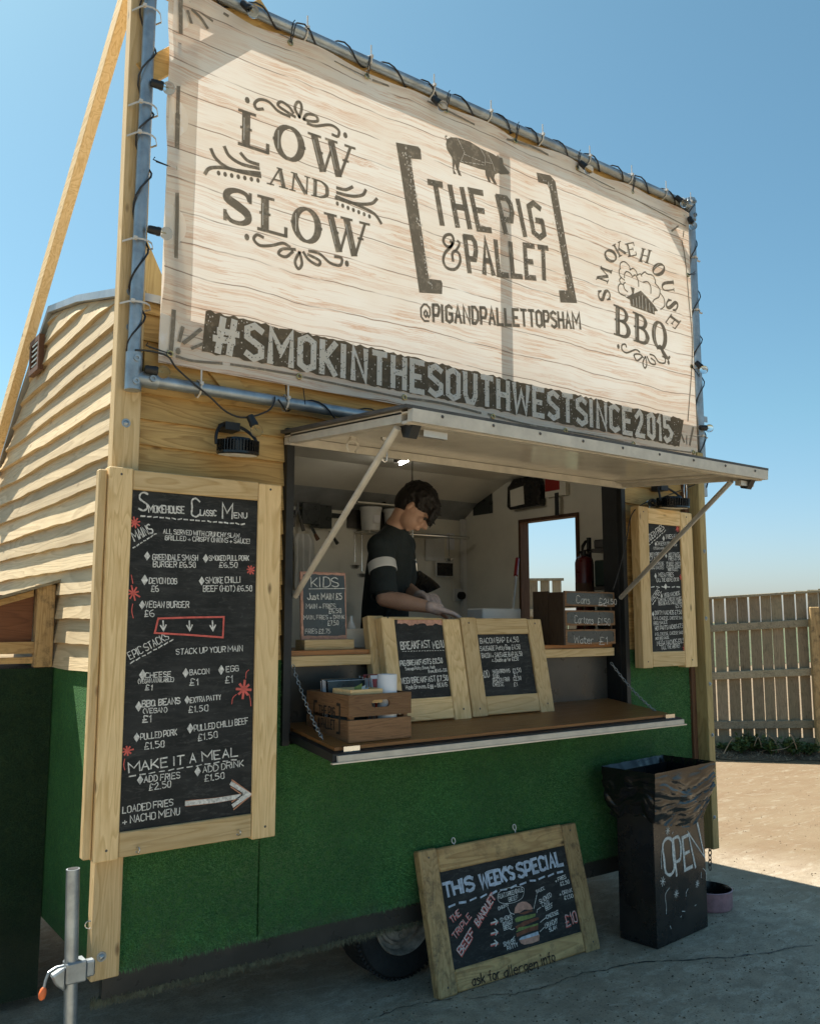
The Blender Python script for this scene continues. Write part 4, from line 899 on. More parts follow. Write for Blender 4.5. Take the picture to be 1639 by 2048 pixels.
fl([[(640, 190), (600, 190), (585, 155), (620, 128), (680, 145), (740, 205), (815, 240)], [(850, 242), (790, 205), (738, 165), (760, 143), (810, 175), (838, 215)], [(880, 245), (850, 190), (862, 148), (885, 150), (893, 190), (878, 245)], [(905, 258), (930, 225), (985, 235), (998, 268), (955, 272), (908, 258)], [(932, 285), (985, 302), (1080, 295), (1135, 330), (1130, 370), (1095, 358)],
    [(640, 1032), (600, 1015), (580, 1045), (620, 1085), (700, 1085), (770, 1070), (815, 1095)], [(850, 1112), (770, 1108), (742, 1140), (790, 1160), (835, 1125)], [(878, 1130), (850, 1190), (870, 1238), (895, 1205), (880, 1130)], [(905, 1130), (940, 1180), (1000, 1215), (1010, 1185), (935, 1145)], [(942, 1122), (1010, 1140), (1080, 1200), (1145, 1215), (1155, 1170), (1110, 1158)]], c1)
fl([[(300, 455), (335, 520), (430, 585), (620, 612)], [(388, 440), (420, 500), (500, 552), (612, 580)], [(495, 482), (540, 530), (610, 555)], [(260, 615), (295, 578), (400, 578), (500, 605), (622, 632)],
    [(1125, 708), (1180, 720), (1225, 702)], [(1125, 740), (1220, 762), (1290, 755), (1312, 722)], [(1115, 775), (1240, 810), (1345, 812), (1385, 780)], [(1120, 765), (1290, 835), (1370, 880), (1413, 940)]], c1, 0.0145)
for i in range(7): blob(mb, bp, *c1((350+i*43, 610+i*8))[0], 0.008)
for i in range(7): blob(mb, bp, *c1((1128+i*35, 810+i*14))[0], 0.008)
for p in ((538, 132), (1180, 362), (535, 1030), (1190, 1203)): blob(mb, bp, *c1(p)[0], 0.011)
split_build(mb, 'lettering', M['ink'], bn); mi.build('letter_highlight', M['ink_light'], bn, kind='stuff')
mb = MB(); mi = MB(); c2 = crop(3.902, 780, 250)
poly_l = c2((42, 135), (215, 168), (235, 190), (242, 270), (158, 262), (185, 440), (225, 700), (270, 1000), (300, 1200), (395, 1212), (405, 1235), (402, 1320), (225, 1308), (180, 1000), (130, 690), (75, 330))
poly(mb, bp, poly_l, 0.002)
poly(mb, bp, c2((1138, 370), (1245, 392), (1285, 440), (1340, 750), (1400, 1100), (1455, 1390), (1325, 1385), (1312, 1290), (1378, 1290), (1330, 1000), (1280, 720), (1240, 500), (1222, 465), (1152, 445)), 0.002)
pig = [(440, 110), (470, 95), (520, 98), (620, 130), (700, 180), (800, 225), (828, 245), (835, 228), (848, 252), (870, 255), (878, 280), (880, 310), (928, 370), (920, 385), (860, 385), (840, 375), (815, 385), (808, 415), (832, 465), (808, 460), (790, 430), (770, 400), (783, 450), (765, 445), (742, 392), (738, 352), (700, 345), (600, 310), (540, 290), (533, 340), (555, 400), (530, 390), (512, 340), (502, 300), (495, 350), (515, 385), (490, 380), (483, 300), (480, 255), (440, 190), (432, 150)]
poly(mb, bp, c2(*pig), 0.002); line(mb, bp, c2((445, 112), (432, 104), (430, 88), (440, 86)), 0.006)
for a, b_ in (((520, 105), (575, 215)), ((575, 215), (545, 285)), ((545, 285), (735, 315)), ((575, 230), (735, 300)), ((695, 180), (735, 250)), ((735, 250), (735, 320)), ((740, 290), (800, 305)), ((760, 235), (795, 305)), ((795, 305), (812, 365))):
    (x0, y0), (x1, y1) = c2(a, b_); dash(mi, bp, x0, y0, x1, y1, 6, 0.0035, 0.65, 0.0046)
BW = 0.030
write(mb, bp, 'THE', quad(bp, c2, (352, 765), (778, 822), (712, 530), (300, 445)), BW, 0, 0.002, True, 2.9, False)
write(mb, bp, 'PIG', quad(bp, c2, (898, 840), (1205, 885), (1158, 618), (832, 560)), BW, 0, 0.002, True, 2.9, False)
write(mb, bp, 'PALLET', quad(bp, c2, (615, 1145), (1228, 1205), (1220, 962), (578, 872)), BW*0.93, 0, 0.002, True, 2.5, False)
write(mb, bp, '@PIGANDPALLETTOPSHAM', quad(bp, c2, (240, 1528), (1480, 1590), (1470, 1470), (236, 1398)), 0.0155, 0, 0.002, True, 2.1, False)
line(mb, bp, c2((468, 908), (482, 925), (470, 948), (437, 945), (412, 905), (430, 862), (475, 858), (492, 905), (470, 950), (425, 1000), (412, 1060), (440, 1115), (505, 1125), (543, 1070), (535, 1005), (500, 985), (482, 1010), (488, 1060)), 0.015); line(mb, bp, c2((505, 985), (530, 950), (538, 920), (522, 905)), 0.013)
for q_, n_, sd_ in (((42, 135, 300, 1200), 1, 1),):
    distress(mi, bp, quad(bp, c2, (300, 1290), (330, 1290), (150, 190), (85, 170)), 90, 0.006, seed=2)
distress(mi, bp, quad(bp, c2, (1370, 1370), (1430, 1370), (1270, 430), (1180, 400)), 80, 0.006, seed=3)
distress(mi, bp, quad(bp, c2, (600, 1145), (1228, 1205), (1150, 618), (300, 445)), 350, 0.0036, seed=4)
split_build(mb, 'lettering', M['ink'], bn); mi.build('letter_highlight', M['ink_light'], bn, kind='stuff')
mb = MB(); mi = MB(); c3 = crop(6.4, 1160, 440)
cc = Vector((735, 900))
for ch, (x, y), k in (('S', (300, 962), 1), ('M', (300, 700), 1.25), ('O', (380, 460), 1), ('K', (500, 372), 1.05), ('E', (645, 378), 1), ('H', (822, 460), 1.1), ('O', (995, 635), 1), ('U', (1115, 850), 1), ('S', (1168, 1092), .9), ('E', (1180, 1305), .95)):
    n_ = (Vector((x, y))-cc); n_ = Vector((n_.x*1.25, n_.y)).normalized(); r_ = Vector((-n_.y, n_.x)); hu = n_*(88 if abs(n_.y) > .6 else 78); hr = r_*62*k*(1.25 if abs(n_.x) > .6 else 1); p = Vector((x, y))
    slab_write(mb, mi, bp, ch, quad(bp, c3, tuple(p-hu-hr), tuple(p-hu+hr), tuple(p+hu+hr), tuple(p+hu-hr)))
slab_write(mb, mi, bp, 'BBQ', quad(bp, c3, (425, 1470), (1125, 1700), (1118, 1335), (420, 1075)), 0.7)
poly(mb, bp, c3((575, 990), (645, 955), (660, 930), (635, 850), (690, 872), (680, 945), (770, 903), (850, 985), (940, 1090), (990, 1165), (945, 1170), (950, 1215), (800, 1160), (640, 1100), (630, 1022)), 0.002)
for i, (x, y0, y1) in enumerate(((665, 1018, 1095), (705, 1000, 1110), (742, 980, 1125), (780, 965, 1140), (825, 1010, 1155), (872, 1065, 1170), (918, 1120, 1190))): line(mi, bp, c3((x, y0), (x+8, y1)), 0.006, 0.0046, False)
for a in ([(575, 975), (500, 940), (478, 870), (500, 820), (540, 825)], [(560, 770), (505, 720), (490, 650), (510, 620)], [(520, 820), (495, 770), (520, 735)], [(600, 920), (560, 880), (548, 820), (570, 800)], [(500, 610), (510, 550), (560, 535), (620, 590), (630, 640)], [(560, 740), (560, 690), (590, 660), (640, 690), (660, 730)], [(630, 640), (670, 620), (710, 660), (720, 700)], [(740, 850), (735, 780), (700, 705), (670, 720)], [(720, 710), (760, 690), (780, 720)], [(775, 700), (820, 665), (850, 690), (920, 710), (955, 780), (950, 810)], [(800, 795), (860, 795), (895, 860), (895, 940)], [(955, 815), (1010, 890), (1000, 980), (940, 1020), (920, 1050)], [(1015, 935), (1065, 1010), (1070, 1100), (1020, 1145)]): line(mb, bp, c3(*a), 0.0075, 0.002)
fl([[(585, 1625), (570, 1590), (530, 1600), (530, 1660), (590, 1700), (700, 1660), (755, 1690)], [(690, 1760), (690, 1720), (760, 1720), (800, 1760)], [(680, 1730), (720, 1800), (790, 1750)], [(825, 1750), (795, 1830), (820, 1895), (845, 1850), (830, 1750)], [(850, 1750), (890, 1830), (950, 1850), (950, 1810), (900, 1770)], [(885, 1720), (940, 1740), (1000, 1820), (1075, 1830), (1080, 1770), (1045, 1745)]], c3, 0.010)
for p in ((483, 1620), (1125, 1822)): blob(mb, bp, *c3(p)[0], 0.011)
split_build(mb, 'lettering', M['ink'], bn); mi.build('letter_highlight', M['ink_light'], bn, kind='stuff')
# hashtag band: a dark distressed strip with pale letters
mb = MB(); rr = random.Random(8); N = 150
top = [bp.px(411, 620.5).lerp(bp.px(1366, 839), i/N)+Vector((0, rr.uniform(-.006, .006))) for i in range(N+1)]
bot = [bp.px(403, 703).lerp(bp.px(1357, 893.5), i/N)+Vector((0, rr.uniform(-.005, .005))) for i in range(N+1)]
mb.add([bp.pos(p, 0.002) for p in bot+top], [(i, i+1, N+2+i, N+1+i) for i in range(N)]); mb.build('lettering_band', M['ink_band'], bn)
mb = MB(); hq = [bp.px(*p) for p in ((427, 702), (1342, 884), (1349, 843), (430, 635))]
hq[2] = hq[1]+Vector((0, (hq[3]-hq[0]).length)); write(mb, bp, '#SMOKINTHESOUTHWESTSINCE2015', hq, 0.026, 0, 0.0046, True, 2.6, False)
hq2 = [bp.px(*p) for p in ((405, 700), (1355, 890), (1362, 843), (413, 625))]; distress(mb, bp, hq2, 500, 0.0035, 0.0044, seed=5)
split_build(mb, 'lettering', M['ink_light'], bn)
mb = MB(); distress(mb, bp, hq, 1100, 0.0032, 0.0068, seed=6); mb.build('print_wear', M['ink_band'], bn, kind='stuff')
# drawn border of the banner
mb = MB()
for p, w_ in (([(361, 0), (361, 65)], .016), ([(359, 88), (357, 150), (355, 230)], .014), ([(355, 230), (353, 320)], .018), ([(353, 350), (354, 420), (352, 500), (351, 590)], .014), ([(347, 622), (345, 660), (341, 706)], .016), ([(365, 655), (358, 682)], .013), ([(401, 659), (380, 676), (367, 686)], .014), ([(404, 688), (383, 697)], .011),
              ([(353, 713), (385, 722), (443, 727)], .010), ([(461, 729), (520, 738), (597, 751)], .009), ([(597, 752), (700, 774), (800, 795)], .009), ([(810, 796), (880, 806), (960, 826)], .011), ([(975, 828), (1050, 848), (1130, 862)], .009), ([(1130, 862), (1200, 874), (1262, 888)], .009), ([(1280, 892), (1380, 905)], .008),
              ([(1385, 855), (1378, 890)], .013), ([(1374, 842), (1383, 700), (1376, 600), (1369, 520), (1362, 480)], .008), ([(375, 22), (382, 46)], .011), ([(384, 20), (400, 35), (414, 56)], .012), ([(398, 23), (424, 42)], .010), ([(380, 2), (420, 12), (455, 32)], .012),
              ([(560, 68), (640, 108), (740, 158)], .006), ([(745, 160), (860, 205), (965, 258)], .010), ([(1000, 275), (1060, 292), (1110, 318)], .012), ([(1120, 324), (1240, 384), (1370, 452)], .006), ([(1355, 452), (1342, 462)], .010), ([(1366, 462), (1365, 474)], .008), ([(1361, 868), (1367, 884)], .013), ([(1372, 872), (1372, 888)], .008)):
    line(mb, bp, p, w_, 0.002)
blob(mb, bp, 356, 702, .010)
split_build(mb, 'border_print', M['ink'], bn)

# ------------------------------------------------------------------ chalk menu boards
def menu(name, label, pl, A0, A1, B0, B1, sw, rw, depth, fm=('pine_x', 'pine_z'), inset=0.010, cat='menu board', inner=None, bevel=0.003, group=None):
    """frame in plane coordinates: A along, B up; sw = (left,right) stile widths, rw = (bottom,top) rail widths"""
    t = thing(name, label, cat, tuple(pl.pos(Vector(((A0+A1)/2, B0)), -depth)), group)
    n = pl.n
    if inner:
        ul, ur, vm, um, vt, vb = inner; ip = Plane(pl.pos(Vector((0, 0)), -inset), pl.a, pl.b)
        sw = (pl.px(ul, vm).x-A0, A1-pl.px(ur, vm).x); rw = (pl.px(um, vb).y-B0, B1-pl.px(um, vt).y)
    def bar(a0, a1, b0, b1, m, nm, dz=0):
        q = MB(); q.obox(pl.pos(Vector((a0, b0)), -depth), pl.a*(a1-a0), pl.b*(b1-b0), n*(depth+dz)); return q.build(nm, m, t, bevel=bevel)
    bar(A0, A0+sw[0], B0, B1, M[fm[1]], 'stile', 0.002); bar(A1-sw[1], A1, B0-0.006, B1-0.008, M[fm[1]], 'stile', 0.001)
    bar(A0+sw[0]+.0015, A1-sw[1]-.0015, B1-rw[1]-0.004, B1-0.004, M[fm[0]], 'rail'); bar(A0+sw[0]+.0015, A1-sw[1]-.0015, B0+0.004, B0+rw[0], M[fm[0]], 'rail')
    q = MB(); q.obox(pl.pos(Vector((A0+sw[0], B0+rw[0])), -depth*0.6-inset), pl.a*(A1-A0-sw[0]-sw[1]), pl.b*(B1-B0-rw[0]-rw[1]), n*depth*0.6); q.build('blackboard', M['board'], t)
    for (a, c) in ((A0+sw[0]*.5, B1-rw[1]*.35), (A0+sw[0]*.5, B0+rw[0]*.4), (A1-sw[1]*.5, B1-rw[1]*.4), (A1-sw[1]*.45, B0+rw[0]*.4)):
        q = MB(); q.lathe(pl.pos(Vector((a, c)), 0.0022), [(0.0045, 0), (0.003, 0.001), (0, 0.0006)], 8, n); q.build('screw', M['steel_dark'], t)
    return t, Plane(pl.pos(Vector((0, 0)), -inset), pl.a, pl.b)
# left, smokehouse classic menu
mp_ = Plane((0, -0.112, 0), (1, 0, 0), (0, 0, 1))
TLp, BRp = mp_.px(213, 928), mp_.px(552, 1668)
ml, mlp = menu('menu_board', 'tall chalk menu board headed Smokehouse Classic Menu in a pine frame', mp_, mp_.px(204, 1300).x, mp_.px(557, 1300).x, mp_.px(552, 1669).y, mp_.px(523, 963).y, None, None, 0.050, inner=(252.6, 511, 1300, 385, 987, 1645))
# rough back batten on the left edge
q = MB(); a0 = mp_.px(204, 1300).x; q.box(a0-0.030, a0-0.002, -0.098, -0.062, mp_.px(552, 1672).y+0.015, mp_.px(523, 963).y-0.01); q.build('batten', M['pine_z'], ml, bevel=0.004)
W1 = MB(); RD = MB(); OR = MB(); pl = mlp
for s_, a, b_, c, d, h, w_ in (('S', 278, 1022, 294, 1023, 39, .0055), ('C', 383, 1033, 399, 1034, 36, .0055), ('M', 444, 1036, 464, 1038, 29, .005), ('MOKEHOUSE', 297, 1025, 368, 1027, 14, .0042), ('LASSIC', 400, 1031, 432, 1032, 11, .0036), ('ENU', 468, 1036, 493, 1036, 10, .0036),
    ('MAINS', 269, 1082, 306, 1065, 19, .004), ('ALL SERVED WITH CRUNCHY SLAW,', 326, 1067, 481, 1076, 9, .003), ('GRILLED + CRISPY ONIONS + SAUCE!', 330, 1080, 499, 1087, 9, .003),
    ('GREENDALE SMASH', 305, 1120, 395, 1121, 11, .0033), ('BURGER £6.50', 306, 1134, 390, 1135, 11, .0033), ('SMOKED PULL PORK', 418, 1121, 497, 1121, 10, .0033), ('£6.50', 438, 1135, 474, 1135, 10, .0033),
    ('DEVON DOG', 298, 1167, 353, 1168, 11, .0035), ('£6', 302, 1183, 316, 1183, 12, .0035), ('SMOKE CHILLI', 411, 1167, 480, 1165, 12, .0034), ('BEEF (HOT) £6.50', 406, 1183, 503, 1182, 11, .0034),
    ('VEGAN BURGER', 290, 1215, 377, 1215, 12, .0035), ('£6', 289, 1233, 307, 1233, 13, .0035), ('EPIC STACKS', 260, 1319, 338, 1278, 15, .0035), ('STACK UP YOUR MAIN', 352, 1309, 484, 1302, 11, .0034),
    ('CHEESE', 291, 1356, 341, 1353, 10, .0034), ('(VEGAN AVAILABLE)', 276, 1367, 347, 1363, 8, .0026), ('£1', 290, 1380, 303, 1380, 10, .0034), ('BACON', 379, 1350, 418, 1347, 10, .0034), ('£1', 379, 1371, 395, 1370, 13, .0034), ('EGG', 452, 1344, 476, 1342, 11, .0034), ('£1', 450, 1366, 464, 1365, 13, .0034),
    ('BBQ BEANS', 284, 1414, 359, 1407, 12, .0036), ('(VEGAN)', 286, 1427, 333, 1424, 9, .003), ('£1', 285, 1445, 301, 1444, 13, .0036), ('EXTRA PATTY', 380, 1406, 441, 1399, 10, .0034), ('£1.50', 377, 1425, 415, 1422, 12, .0034),
    ('PULLED PORK', 281, 1480, 353, 1470, 12, .0034), ('£1.50', 289, 1499, 328, 1494, 13, .0034), ('PULLED CHILLI BEEF', 388, 1463, 495, 1447, 12, .0034), ('£1.50', 396, 1482, 434, 1475, 13, .0034),
    ('MAKE IT A MEAL', 257, 1545, 474, 1512, 18, .0042), ('ADD FRIES', 288, 1565, 359, 1556, 12, .0033), ('£2.50', 298, 1581, 341, 1574, 13, .0033), ('ADD DRINK', 405, 1546, 486, 1532, 12, .0033), ('£1.50', 409, 1563, 447, 1557, 12, .0033), ('LOADED FRIES', 245, 1627, 345, 1611, 13, .0033), ('+ NACHO MENU', 245, 1649, 359, 1629, 14, .0034)):
    T(W1, pl, s_, a, b_, c, d, h, w_)
for (u, v) in ((294, 1112), (411, 1117), (289, 1160), (403, 1162), (284, 1210), (285, 1350), (371, 1346), (442, 1340), (277, 1413), (374, 1400), (273, 1475), (380, 1457), (280, 1560), (395, 1543)): diamond(W1, pl, u, v, 0.0115)
dash(W1, pl, 282, 1032, 493, 1049, 18, .005); dash(W1, pl, 266, 1096, 315, 1065, 7, .004); dash(W1, pl, 261, 1326, 350, 1277, 8, .004); dash(W1, pl, 259, 1553, 479, 1518, 12, .004)
for x in (325.6, 378, 424.4): line(W1, pl, [(x, 1242), (x+1, 1260)], .0055, sm=False); line(W1, pl, [(x-5, 1251), (x+1, 1261), (x+6, 1250)], .005, sm=False)
line(W1, pl, [(372, 1607), (430, 1601), (496, 1590)], .016, sm=False, off=.0018); line(W1, pl, [(462, 1567), (497, 1589), (466, 1611)], .014, sm=False, off=.0018)
for dy in (-6, 6): line(OR, pl, [(371, 1607+dy*.8), (430, 1601+dy*.7), (478, 1593+dy*.6)], .004, sm=False)
line(OR, pl, [(463, 1560), (503, 1589), (467, 1619)], .005, sm=False); line(OR, pl, [(461, 1574), (484, 1590), (463, 1604)], .004, sm=False)
line(RD, pl, [(316, 1237), (380, 1235), (447, 1234), (445, 1275), (380, 1270), (309, 1266)], .0065, sm=False, closed=True)
for (u, v, r) in ((269, 1045, .018), (266, 1186, .022), (501, 1140, .016), (487, 1379, .030), (254, 1502, .018)): star(RD, pl, u, v, r, .0055 if r < .03 else .009)
for p in ([(497, 1340), (492, 1345), (491, 1357)], [(472, 1389), (465, 1396), (463, 1408)], [(497, 1388), (500, 1400), (501, 1412)], [(262, 1150), (264, 1160), (265, 1167)], [(265, 1208), (263, 1222), (266, 1236)], [(249, 1518), (247, 1530), (249, 1540)]): line(RD, pl, p, .003)
split_build(W1, 'chalk_writing', M['chalk'], ml); split_build(RD, 'chalk_drawing', M['chalk_red'], ml); split_build(OR, 'chalk_drawing', M['chalk_orange'], ml)
for u, v in ((274, 1700), (475, 1665)): ring(mp_.pos(mp_.px(u, v), 0.006), 0.010, 0.0022, ml, (1, 0.3, 0))
# right, loaded fries and nachos
mq = Plane((0, -0.095, 0), (1, 0, 0), (0, 0, 1))
mr, mrp = menu('menu_board', 'narrow chalk menu board headed Loaded Fries hanging by the right post', mq, mq.px(1280.6, 1170).x, mq.px(1388, 1170).x, mq.px(1345, 1334).y, mq.px(1325, 1017).y, None, None, 0.055, inner=(1300, 1365, 1170, 1330, 1048, 1303))
W1 = MB(); RD = MB(); pl = mrp
for s_, a, b_, c, d, h, w_ in (('LOADED FRIES', 1290, 1089, 1327, 1058, 12, .005), ('FRIES £4', 1331, 1078, 1352, 1076, 8, .0045), ('CHEESY FRIES £5', 1312, 1090, 1352, 1092, 7, .0045), ('(VEGAN AVAILABLE)', 1306, 1099, 1339, 1099, 5, .0032),
    ('DIRTY FRIES', 1297, 1113, 1320, 1112, 7, .0042), ('£7.50', 1297, 1121, 1313, 1121, 7, .0042), ('HOT PANTS', 1336, 1113, 1358, 1112, 7, .0042), ('FRIES £7.50', 1336, 1121, 1359, 1120, 7, .0042), ('(P.B, CHEESE,', 1302, 1130, 1327, 1130, 6, .0034), ('BBQ SAUCE)', 1300, 1138, 1326, 1138, 6, .0034),
    ('(P.BEEF, CHEESE', 1332, 1130, 1362, 1130, 6, .0034), ('CHEESE SAUCE,', 1332, 1136, 1361, 1136, 5, .0034), ('BBQ SAUCE)', 1335, 1142, 1354, 1142, 5, .0034), ('MEGA FRIES', 1316, 1154, 1346, 1153, 8, .0045), ('(ALL THE ABOVE) £8.50', 1312, 1164, 1356, 1162, 7, .004),
    ('NACHOS', 1303, 1203, 1318, 1184, 9, .0048), ('VEGI NACHOS', 1327, 1195, 1358, 1190, 8, .0045), ('(CHEESE, CHEESE SAUCE,', 1315, 1203, 1363, 1199, 6, .0036), ('BBQ BEANS, CHILLI, BBQ)', 1316, 1211, 1363, 1206, 6, .0036), ('£5.50', 1350, 1216, 1364, 1214, 7, .004),
    ('DIRTY NACHOS £7.50', 1309, 1230, 1362, 1228, 8, .0045), ('(P.B, CHEESE, CHEESE SAUCE', 1306, 1240, 1370, 1238, 6, .0034), ('BBQ SAUCE', 1306, 1250, 1334, 1247, 6, .0036), ('HOT PANTS NACHOS £7.50', 1309, 1261, 1367, 1255, 8, .0045), ('P.B, CHEESE, CHEESE SAUCE)', 1309, 1272, 1371, 1267, 6, .0034), ('HOT BBQ SAUCE', 1310, 1280, 1337, 1277, 5, .0034), ('MEGA NACHOS £8.50', 1313, 1292, 1370, 1285, 9, .0045), ('(ALL THE ABOVE)', 1322, 1299, 1358, 1295, 7, .004)):
    T(W1, pl, s_, a, b_, c, d, h, w_*.72)
dash(W1, pl, 1296, 1091, 1332, 1059, 7, .005); dash(W1, pl, 1301, 1174, 1362, 1174, 6, .006); dash(W1, pl, 1304, 1209, 1323, 1181, 5, .005); blob(W1, pl, 1330, 1173, .014, .0016, 4, 1.2)
for (u, v) in ((1326, 1077), (1310, 1088), (1331, 1112), (1310, 1152), (1322, 1192), (1305, 1228)): diamond(W1, pl, u, v, .010)
for (u, v) in ((1354, 1058), (1368, 1297), (1361, 1155)): star(RD, pl, u, v, .016, .005)
split_build(W1, 'chalk_writing', M['chalk'], mr); split_build(RD, 'chalk_drawing', M['chalk_red'], mr)
for u in (1304, 1346):
    a = mq.pos(mq.px(u, 1019), -0.02); b = MB(); b.tube([a, a+Vector((0, 0, .035)), a+Vector((-.01, 0, .05)), a+Vector((-.022, 0, .042))], .0022, 6); b.build('hook', M['chrome'], mr)
# breakfast boards leaning on the counter edge
yb, yt = -0.03, 0.055
zb = fz(yb)+0.010
def lean(x0, x1, name, label, texts, yb, yt, ztop, dp=0.045, sw=(0.085, 0.085), rw=(0.088, 0.085), mats=('pine_x', 'pine_z')):
    zb_ = fz(yb)+0.011; pl = Plane((x0, yb-0.0, zb_), (1, 0, 0), (0, yt-yb, ztop-zb_))
    return pl, (ztop-zb_)/pl.b.z
pl, H = lean(0, 0, '', '', '', yb-0.045, yt-0.045, 1.512)
# third board stacked behind at the left
plb, Hb = lean(0, 0, '', '', '', yb+0.006, yt+0.006, 1.512)
m3, _ = menu('menu_board', 'pine framed board stacked behind the Breakfast Menu board, only its left edge showing', plb, pl.px(757, 1330).x+0.0, pl.px(905, 1330).x, 0, H, (0.085, 0.085), (0.09, 0.09), 0.042)
m1, m1p = menu('menu_board', 'small chalk board headed Breakfast Menu leaning behind the crate', pl, pl.px(771, 1330).x, pl.px(930, 1330).x, 0.0, H, None, None, 0.045, inner=(798, 896.5, 1330, 850, 1237, 1396))
W1 = MB(); p1 = m1p
for s_, a, b_, c, d, h, w_ in (('BREAKFAST', 802, 1299, 860, 1295, 14, .0040), ('MENU', 866, 1298, 888, 1294, 14, .0036), ('PIG BREAKFASTS £8.50', 800, 1332, 884, 1326, 10, .0036), ('Sausage Patty, Bacon, Hash', 810, 1341, 869, 1337, 6, .0024), ('Brown, BEANS + EGG', 856, 1346, 893, 1343, 6, .0024), ('VEGI BREAKFAST £7.50', 802, 1368, 895, 1361, 11, .0036), ('Hash Browns, Egg + BEANS', 811, 1379, 894, 1373, 8, .003)):
    T(W1, p1, s_, a, b_, c, d, h, w_)
dash(W1, p1, 804, 1303, 889, 1301, 16, .0024, .55)
split_build(W1, 'chalk_writing', M['chalk'], m1)
q = MB(); rr = random.Random(4)
u0, v0, u1, v1 = 794, 1241, 889, 1241; tp = [p1.px(u0+(u1-u0)*i/24, v0-1) for i in range(25)]; bt = [p1.px(u0+(u1-u0)*i/24, v0+8+rr.uniform(-3, 3)) for i in range(25)]
q.add([p1.pos(p, .001) for p in bt+tp], [(i, i+1, 26+i, 25+i) for i in range(24)]); q.build('paint_gap', M['chalk_pink'], m1)
m2, m2p = menu('menu_board', 'small chalk board listing Bacon Bap and add-ons, leaning right of the Breakfast Menu', pl, pl.px(932.4, 1330).x, pl.px(1094.7, 1330).x, 0.0, H, None, None, 0.045, inner=(962.5, 1067.3, 1330, 1015, 1266, 1390))
W1 = MB(); p1 = m2p
for s_, a, b_, c, d, h, w_ in (('BACON BAP £4.50', 960, 1287, 1036, 1284, 10, .0034), ('SAUSAGE Patty Bap £4.50', 960, 1302, 1039, 1298, 9, .003), ('BACON + SAUSAGE BAP £6.50', 963, 1316, 1043, 1312, 9, .003), ('Double up for £2.50', 990, 1324, 1036, 1321, 7, .0026), ('ADD', 964, 1356, 978, 1354, 13, .003), ('HASH BROWNS', 985, 1347, 1019, 1345, 7, .0028), ('£1.50', 1025, 1346, 1041, 1344, 8, .0028), ('EGG', 986, 1356, 997, 1355, 7, .0028), ('£1', 1027, 1354, 1034, 1353, 7, .0028), ('BACON RIB', 985, 1364, 1018, 1362, 7, .0028), ('£2.50', 1026, 1362, 1041, 1360, 7, .0028), ('CHEESE', 985, 1373, 1007, 1372, 7, .0028), ('£1', 1027, 1373, 1034, 1372, 7, .0028)):
    T(W1, p1, s_, a, b_, c, d, h, w_)
line(W1, p1, [(984, 1319), (983, 1323), (988, 1323)], .0025, sm=False)
split_build(W1, 'chalk_writing', M['chalk'], m2)
# this week's special
g0, g1 = at(886, 1998, 'z', 0.004), at(1208, 1893, 'z', 0.004); tl = at(829, 1706, 'y', -0.050)
sp = Plane(g0, g1-g0, tl-g0); A0 = (sp.px(829, 1706).x+sp.px(886, 1998).x)/2; A1 = (sp.px(1143, 1641).x+sp.px(1208, 1895).x)/2; B1 = (sp.px(829, 1706).y+sp.px(1143, 1641).y)/2; B0 = (sp.px(886, 1998).y+sp.px(1208, 1895).y)/2
SWI = ((sp.px(875, 1745).x+sp.px(914, 1942).x)/2-A0, A1-(sp.px(1127, 1689).x+sp.px(1167, 1861).x)/2); RWI = ((sp.px(914, 1942).y+sp.px(1167, 1861).y)/2-B0, B1-(sp.px(875, 1745).y+sp.px(1127, 1689).y)/2)
spb, spp = menu('sandwich_sign', "weathered timber framed chalk board headed This Week's Special on the ground", sp, A0, A1, B0, B1, SWI, RWI, 0.042, ('old_pine_x', 'old_pine_z'), cat='chalk sign', bevel=0.006)
p1 = spp; BL_ = MB(); W1 = MB(); RD = MB()
T(BL_, p1, 'THIS', 889, 1795, 946, 1779, 26, .0122); T(BL_, p1, "WEEK'S", 962, 1776, 1028, 1757, 26, .0122); T(BL_, p1, 'SPECIAL', 1037, 1756, 1124, 1729, 27, .0122); dash(BL_, p1, 896, 1814, 1131, 1741, 12, .008)
for s_, a, b_, c, d, h, w_ in (('THE', 903, 1846, 920, 1829, 13, .005), ('TRIPLE', 909, 1879, 941, 1834, 13, .005), ('BEEF', 921, 1911, 948, 1867, 16, .008), ('BANQUET', 955, 1853, 989, 1796, 15, .008), ('£10', 1131, 1853, 1153, 1843, 22, .007)): T(RD, p1, s_, a+1, b_+1, c+1, d+1, h, w_); T(W1, p1, s_, a, b_, c, d, h, w_*.45, off=.0032)
